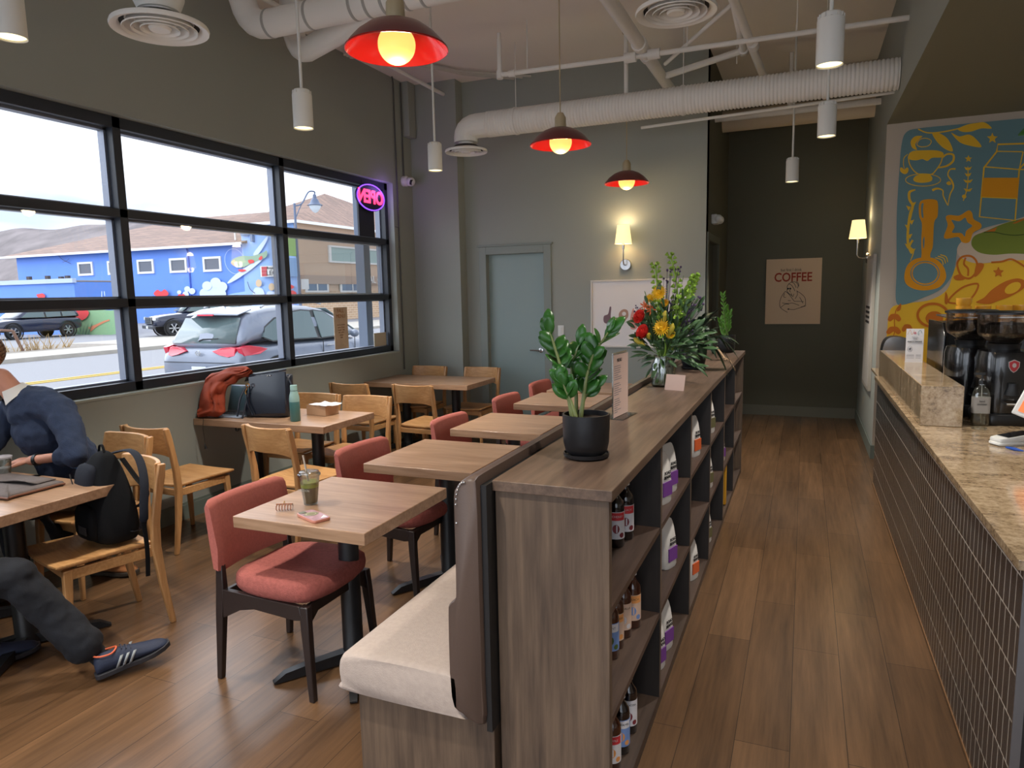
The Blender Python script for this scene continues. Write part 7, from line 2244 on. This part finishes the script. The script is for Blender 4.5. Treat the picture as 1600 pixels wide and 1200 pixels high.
def shoe(parent, heel, toe, up, um, sm, stripes=None, boot=False, length=0.29):
    f = (Vector(toe)-Vector(heel)).normalized()
    u = Vector(up)
    u = (u-f*u.dot(f)).normalized()
    s = f.cross(u)
    q = Matrix((( s.x, f.x, u.x, heel[0]), (s.y, f.y, u.y, heel[1]), (s.z, f.z, u.z, heel[2]), (0, 0, 0, 1)))
    L_ = length
    rings = []
    for y, w, h in ((0.0, 0.022, 0.065), (0.008, 0.034, 0.10), (0.03, 0.038, 0.106), (0.08, 0.040, 0.100), (0.11, 0.042, 0.102), (0.15, 0.046, 0.088), (0.19, 0.050, 0.074), (0.235, 0.049, 0.064), (0.27, 0.038, 0.056), (0.29, 0.016, 0.038)):
        y *= L_/0.29
        rings.append([(w*math.cos(a)*(1 if math.sin(a) < 0.3 else 0.86), y, 0.018+max(0, (h-0.018))*(0.5+0.5*math.sin(a))*1.0) for a in [2*PI*k/16 for k in range(16)]])
    o = obj('shoe', G().loft(rings).xf(q), um, parent, sub=1)
    rings = []
    for y, w in ((-0.006, 0.018), (0.005, 0.032), (0.05, 0.036), (0.11, 0.034), (0.17, 0.046), (0.22, 0.05), (0.265, 0.042), (0.294, 0.018)):
        y *= L_/0.29
        lift = 0.012*max(0, (y-0.2)/0.09)
        rings.append([(-w, y, 0.0+lift), (w, y, 0.0+lift), (w*1.02, y, 0.024+lift), (-w*1.02, y, 0.024+lift)])
    obj('sole', G().loft(rings).xf(q), sm, o, bevel=0.004)
    g = G()
    for k in range(5):
        y = 0.115+k*0.017
        z = 0.106-k*0.0082
        g.tube([(-0.024, y, z-0.008), (0, y+0.003, z), (0.024, y, z-0.008)], 0.0028, 6)
    obj('laces', g.xf(q), M('lace_dark', (40, 44, 60), 0.7) if not boot else M('lace_tan', (206, 160, 100), 0.7), o)
    if stripes:
        for sd in (-1, 1):
            g = G()
            for k in range(3):
                y = 0.085+k*0.026
                g.add([(sd*(0.0455+0.0022*k), y-0.01, 0.032), (sd*(0.0455+0.0022*k), y+0.002, 0.032), (sd*(0.043+0.003*k), y+0.030, 0.078), (sd*(0.043+0.003*k), y+0.018, 0.078)], [(0, 1, 2, 3)])
            obj('stripe', g.xf(q), stripes, o, solid=0.003)
        obj('collar_lining', G().tube(smooth_pts([(-0.03, 0.03, 0.104), (-0.03, 0.075, 0.098), (0, 0.10, 0.106), (0.03, 0.075, 0.098), (0.03, 0.03, 0.104), (0, 0.004, 0.11), (-0.03, 0.03, 0.104)], 3, False), 0.004, 6).xf(q), M('lining_orange', (206, 96, 60), 0.6), o)
    return o


# ---- man in navy sweater at the window
man = None
g = G()
HC = Vector((-4.07, 2.345, 1.345))
fw = Vector((-0.15, -1, -0.38))
hq = head(g, HC, fw)
limb(g, [(-4.0, 2.47, 1.12), (-4.045, 2.41, 1.25)], [0.06, 0.054])
EL, WR = Vector((-3.575, 2.455, 0.845)), Vector((-3.845, 2.40, 0.805))
limb(g, [(-3.755, 2.53, 1.06), EL, WR], [0.04, 0.042, 0.027])
hand(g, WR, (-1, -0.18, -0.08), (0.0, -0.15, 1), curl=0.35, side=1)
ER, WRR = Vector((-4.17, 2.36, 0.84)), Vector((-4.08, 2.14, 0.80))
limb(g, [(-4.12, 2.52, 1.05), ER, WRR], [0.04, 0.04, 0.027])
hand(g, WRR, (0.75, -0.6, -0.05), (0, 0, 1), curl=0.4, side=-1)
limb(g, [(-3.94, 2.72, 0.58), (-3.94, 2.60, 0.85), (-3.97, 2.52, 1.05)], [0.10, 0.09, 0.06])
man = obj('person', g, skin, remesh=0.0055, smooth_it=2)
tag(man, 'man in a navy sweater over a white collar, leaning on the table by the window', 'person')
# garments
g = G()
limb(g, [(-3.95, 2.76, 0.56), (-3.94, 2.66, 0.74), (-3.935, 2.56, 0.94), (-3.96, 2.51, 1.06), (-4.0, 2.475, 1.125)], [0.155, 0.165, 0.17, 0.13, 0.075], flat=0.8, up=(0, 1, 0))
limb(g, [(-3.97, 2.49, 1.10), (-3.84, 2.51, 1.10), (-3.755, 2.52, 1.065), (-3.64, 2.49, 0.95), EL+Vector((0.005, 0, 0.0)), EL*0.75+WR*0.25], [0.10, 0.09, 0.085, 0.072, 0.066, 0.055])
limb(g, [(-3.93, 2.49, 1.07), (-4.06, 2.51, 1.085), (-4.12, 2.51, 1.06), (-4.16, 2.44, 0.95), ER, ER*0.6+WRR*0.4], [0.10, 0.09, 0.082, 0.068, 0.06, 0.05])
cloth(obj('sweater', g, sweater, man, remesh=0.009, smooth_it=5, label='navy knitted sweater'), 0.022)
g = G()
cn = Vector((-4.015, 2.455, 1.15))
axd = Vector((-0.25, -0.35, 1)).normalized()
rings = []
for k in range(29):
    a = -PI/2+0.35+(2*PI-0.7)*k/28
    d_ = Vector((math.cos(a), math.sin(a), 0))
    d_ = (d_-axd*d_.dot(axd)).normalized()
    e = abs(k-14)/14
    drop = 0.035+0.035*e**3
    rings.append([cn+d_*0.060+axd*0.045, cn+d_*0.066+axd*0.046, cn+d_*(0.088+0.012*e)+axd*(0.045-drop), cn+d_*(0.083+0.012*e)+axd*(0.045-drop)])
obj('shirt_collar', G().loft(rings, cap=True), shirt, man)
def face_parts(q, who, hair_mat):
    k0 = G().sphere((0, -0.02, 0.045), 0.098, 22, 16, (0.88, 1.05, 0.98))
    keep = G()
    for f_ in k0.f:
        c = sum((k0.v[i] for i in f_), Vector())/len(f_)
        if c.z > 0.055 - (c.y < 0.03)*0.055 - (c.y < -0.06)*0.06 and not (c.y > 0.055 and c.z < 0.075):
            keep.add([k0.v[i] for i in f_], [tuple(range(len(f_)))])
    obj('hair', keep.xf(q), hair_mat, who, solid=0.012, label='short hair')
    for s in (-1, 1):
        e = obj('eye', G().sphere((s*0.031, 0.076, 0.014), 0.0115, 12, 8).xf(q), M('eye_white', (220, 214, 208), 0.3), who)
        obj('pupil', G().sphere((s*0.031, 0.0862, 0.013), 0.0048, 8, 6).xf(q), M('pupil_dark', (40, 30, 26), 0.2), e)
        obj('eyebrow', G().tube([(s*0.018, 0.09, 0.034), (s*0.035, 0.087, 0.040), (s*0.052, 0.074, 0.034)], 0.004, 6).xf(q), hair_mat, who)


face_parts(hq, man, hairm)
obj('wristband', G().tube([WR*0.9+EL*0.1, WR*0.83+EL*0.17], 0.0335, 16), blackm, man, label='black wristband')
g = G()
limb(g, [(-3.87, 2.78, 0.53), (-3.84, 2.38, 0.55), (-3.88, 2.55, 0.32), (-3.93, 2.74, 0.12)], [0.10, 0.072, 0.06, 0.052])
limb(g, [(-4.03, 2.78, 0.53), (-4.08, 2.34, 0.55), (-4.09, 2.40, 0.30), (-4.10, 2.44, 0.12)], [0.10, 0.072, 0.06, 0.052])
limb(g, [(-3.87, 2.80, 0.54), (-4.03, 2.80, 0.54)], [0.11, 0.11])
cloth(obj('trousers', g, jeansm, man, remesh=0.010, smooth_it=3), 0.015)
suede = M('tan_suede', (150, 96, 54), 0.9, var=0.15, vs=30)
crepe = M('crepe_sole', (60, 52, 44), 0.8)
shoe(man, (-3.97, 2.765, 0.004), (-3.68, 2.84, 0.004), (0, 0, 1), suede, crepe, boot=True, length=0.30)
shoe(man, (-4.10, 2.47, 0.004), (-4.12, 2.18, 0.004), (0, 0, 1), suede, crepe, boot=True, length=0.30)
# folded denim jacket beside him on the table edge
g = G()
limb(g, [at(106, 712, 'z', 0.80)+Vector((0, 0.05, -0.02)), at(120, 722, 'z', 0.78), at(124, 730, 'z', 0.76)], [0.035, 0.04, 0.022], flat=0.6)
limb(g, [at(104, 718, 'z', 0.78), at(117, 726, 'z', 0.77)], [0.028, 0.025], flat=0.6)
cloth(tag(obj('denim_jacket', g, M('blue_denim', (66, 96, 140), 0.9, var=0.15, vs=40), remesh=0.006, smooth_it=3), 'bunched blue denim cloth between the man\'s elbow and the backpack', 'jacket'), 0.01)

# ---- second person, only the stretched leg enters the frame
dup(ch, (-3.62, 1.33, 0), R(-58), 'oak chair of the person whose stretched leg enters at bottom left', gc)
g = G()
hd = Vector((-3.62, 1.30, 1.27))
h2 = head(g, hd, (0.75, 0.6, -0.1))
limb(g, [(-3.63, 1.31, 1.02), (-3.625, 1.305, 1.18)], [0.06, 0.055])
limb(g, [(-3.66, 1.31, 0.55), (-3.65, 1.31, 0.8), (-3.64, 1.31, 1.0)], [0.11, 0.11, 0.10])
for sx_, sy_, ex, ey, wx, wy in ((-3.50, 1.15, -3.40, 1.20, -3.30, 1.38), (-3.77, 1.47, -3.66, 1.62, -3.46, 1.62)):
    limb(g, [(sx_, sy_, 1.02), (ex, ey, 0.75), (wx, wy, 0.66)], [0.045, 0.038, 0.027])
    hand(g, (wx, wy, 0.66), (0.7, 0.5, -0.1), (0, 0, 1), curl=0.6)
limb(g, [(-2.86, 1.945, 0.14), (-2.835, 1.985, 0.07)], [0.036, 0.034])
p2 = obj('person', g, skin, remesh=0.006, smooth_it=2)
face_parts(h2, p2, M('dark_hair', (52, 40, 32), 0.7, var=0.3, vs=60, bmp=0.8, bs=120))
tag(p2, 'seated person in dark jeans and running shoe, only the stretched leg visible at left', 'person')
g = G()
limb(g, [(-3.66, 1.31, 0.55), (-3.655, 1.31, 0.8), (-3.65, 1.31, 0.98)], [0.15, 0.155, 0.14])
for sx_, sy_, ex, ey, wx, wy in ((-3.50, 1.15, -3.40, 1.20, -3.30, 1.38), (-3.77, 1.47, -3.66, 1.62, -3.46, 1.62)):
    limb(g, [(-3.64, 1.31, 1.02), (sx_, sy_, 1.02), (ex, ey, 0.75), (wx*0.9+ex*0.1, wy*0.9+ey*0.1, 0.67)], [0.09, 0.08, 0.058, 0.042])
cloth(obj('sweater', g, M('charcoal_knit', (50, 52, 58), 0.95), p2, remesh=0.010, smooth_it=4), 0.015)
kn = Vector((-3.04, 1.775, 0.505))
g = G()
limb(g, [(-3.56, 1.27, 0.55), (-3.30, 1.52, 0.55), kn, (-2.97, 1.86, 0.33), (-2.895, 1.905, 0.20), (-2.875, 1.925, 0.16)], [0.11, 0.095, 0.085, 0.078, 0.078, 0.082])
limb(g, [(-3.70, 1.42, 0.55), (-3.50, 1.66, 0.56), (-3.46, 1.74, 0.30), (-3.44, 1.78, 0.13)], [0.11, 0.082, 0.068, 0.06])
limb(g, [(-3.58, 1.27, 0.55), (-3.72, 1.38, 0.55)], [0.12, 0.12])
cloth(obj('jeans', g, jeansm, p2, remesh=0.009, smooth_it=3, label='dark blue jeans'), 0.02)
obj('sock', G().tube([(-2.885, 1.92, 0.17), (-2.85, 1.96, 0.11), (-2.835, 1.98, 0.07)], [0.042, 0.04, 0.04], 14), M('black_sock', (18, 18, 22), 0.9), p2)
runm = M('navy_mesh_shoe', (28, 38, 62), 0.7, var=0.1, vs=60, bmp=0.3, bs=200)
shoe(p2, at(152, 1060, 'z', 0.012), at(262, 1012, 'z', 0.055)+Vector((0, 0, 0.0)), (0, 0, 1), runm, M('shoe_sole', (40, 40, 46), 0.6), stripes=M('stripe_grey', (150, 156, 160), 0.5), length=0.30)
shoe(p2, (-3.46, 1.75, 0.004), (-3.34, 2.0, 0.004), (0, 0, 1), runm, M('shoe_sole', (40, 40, 46), 0.6), length=0.30)
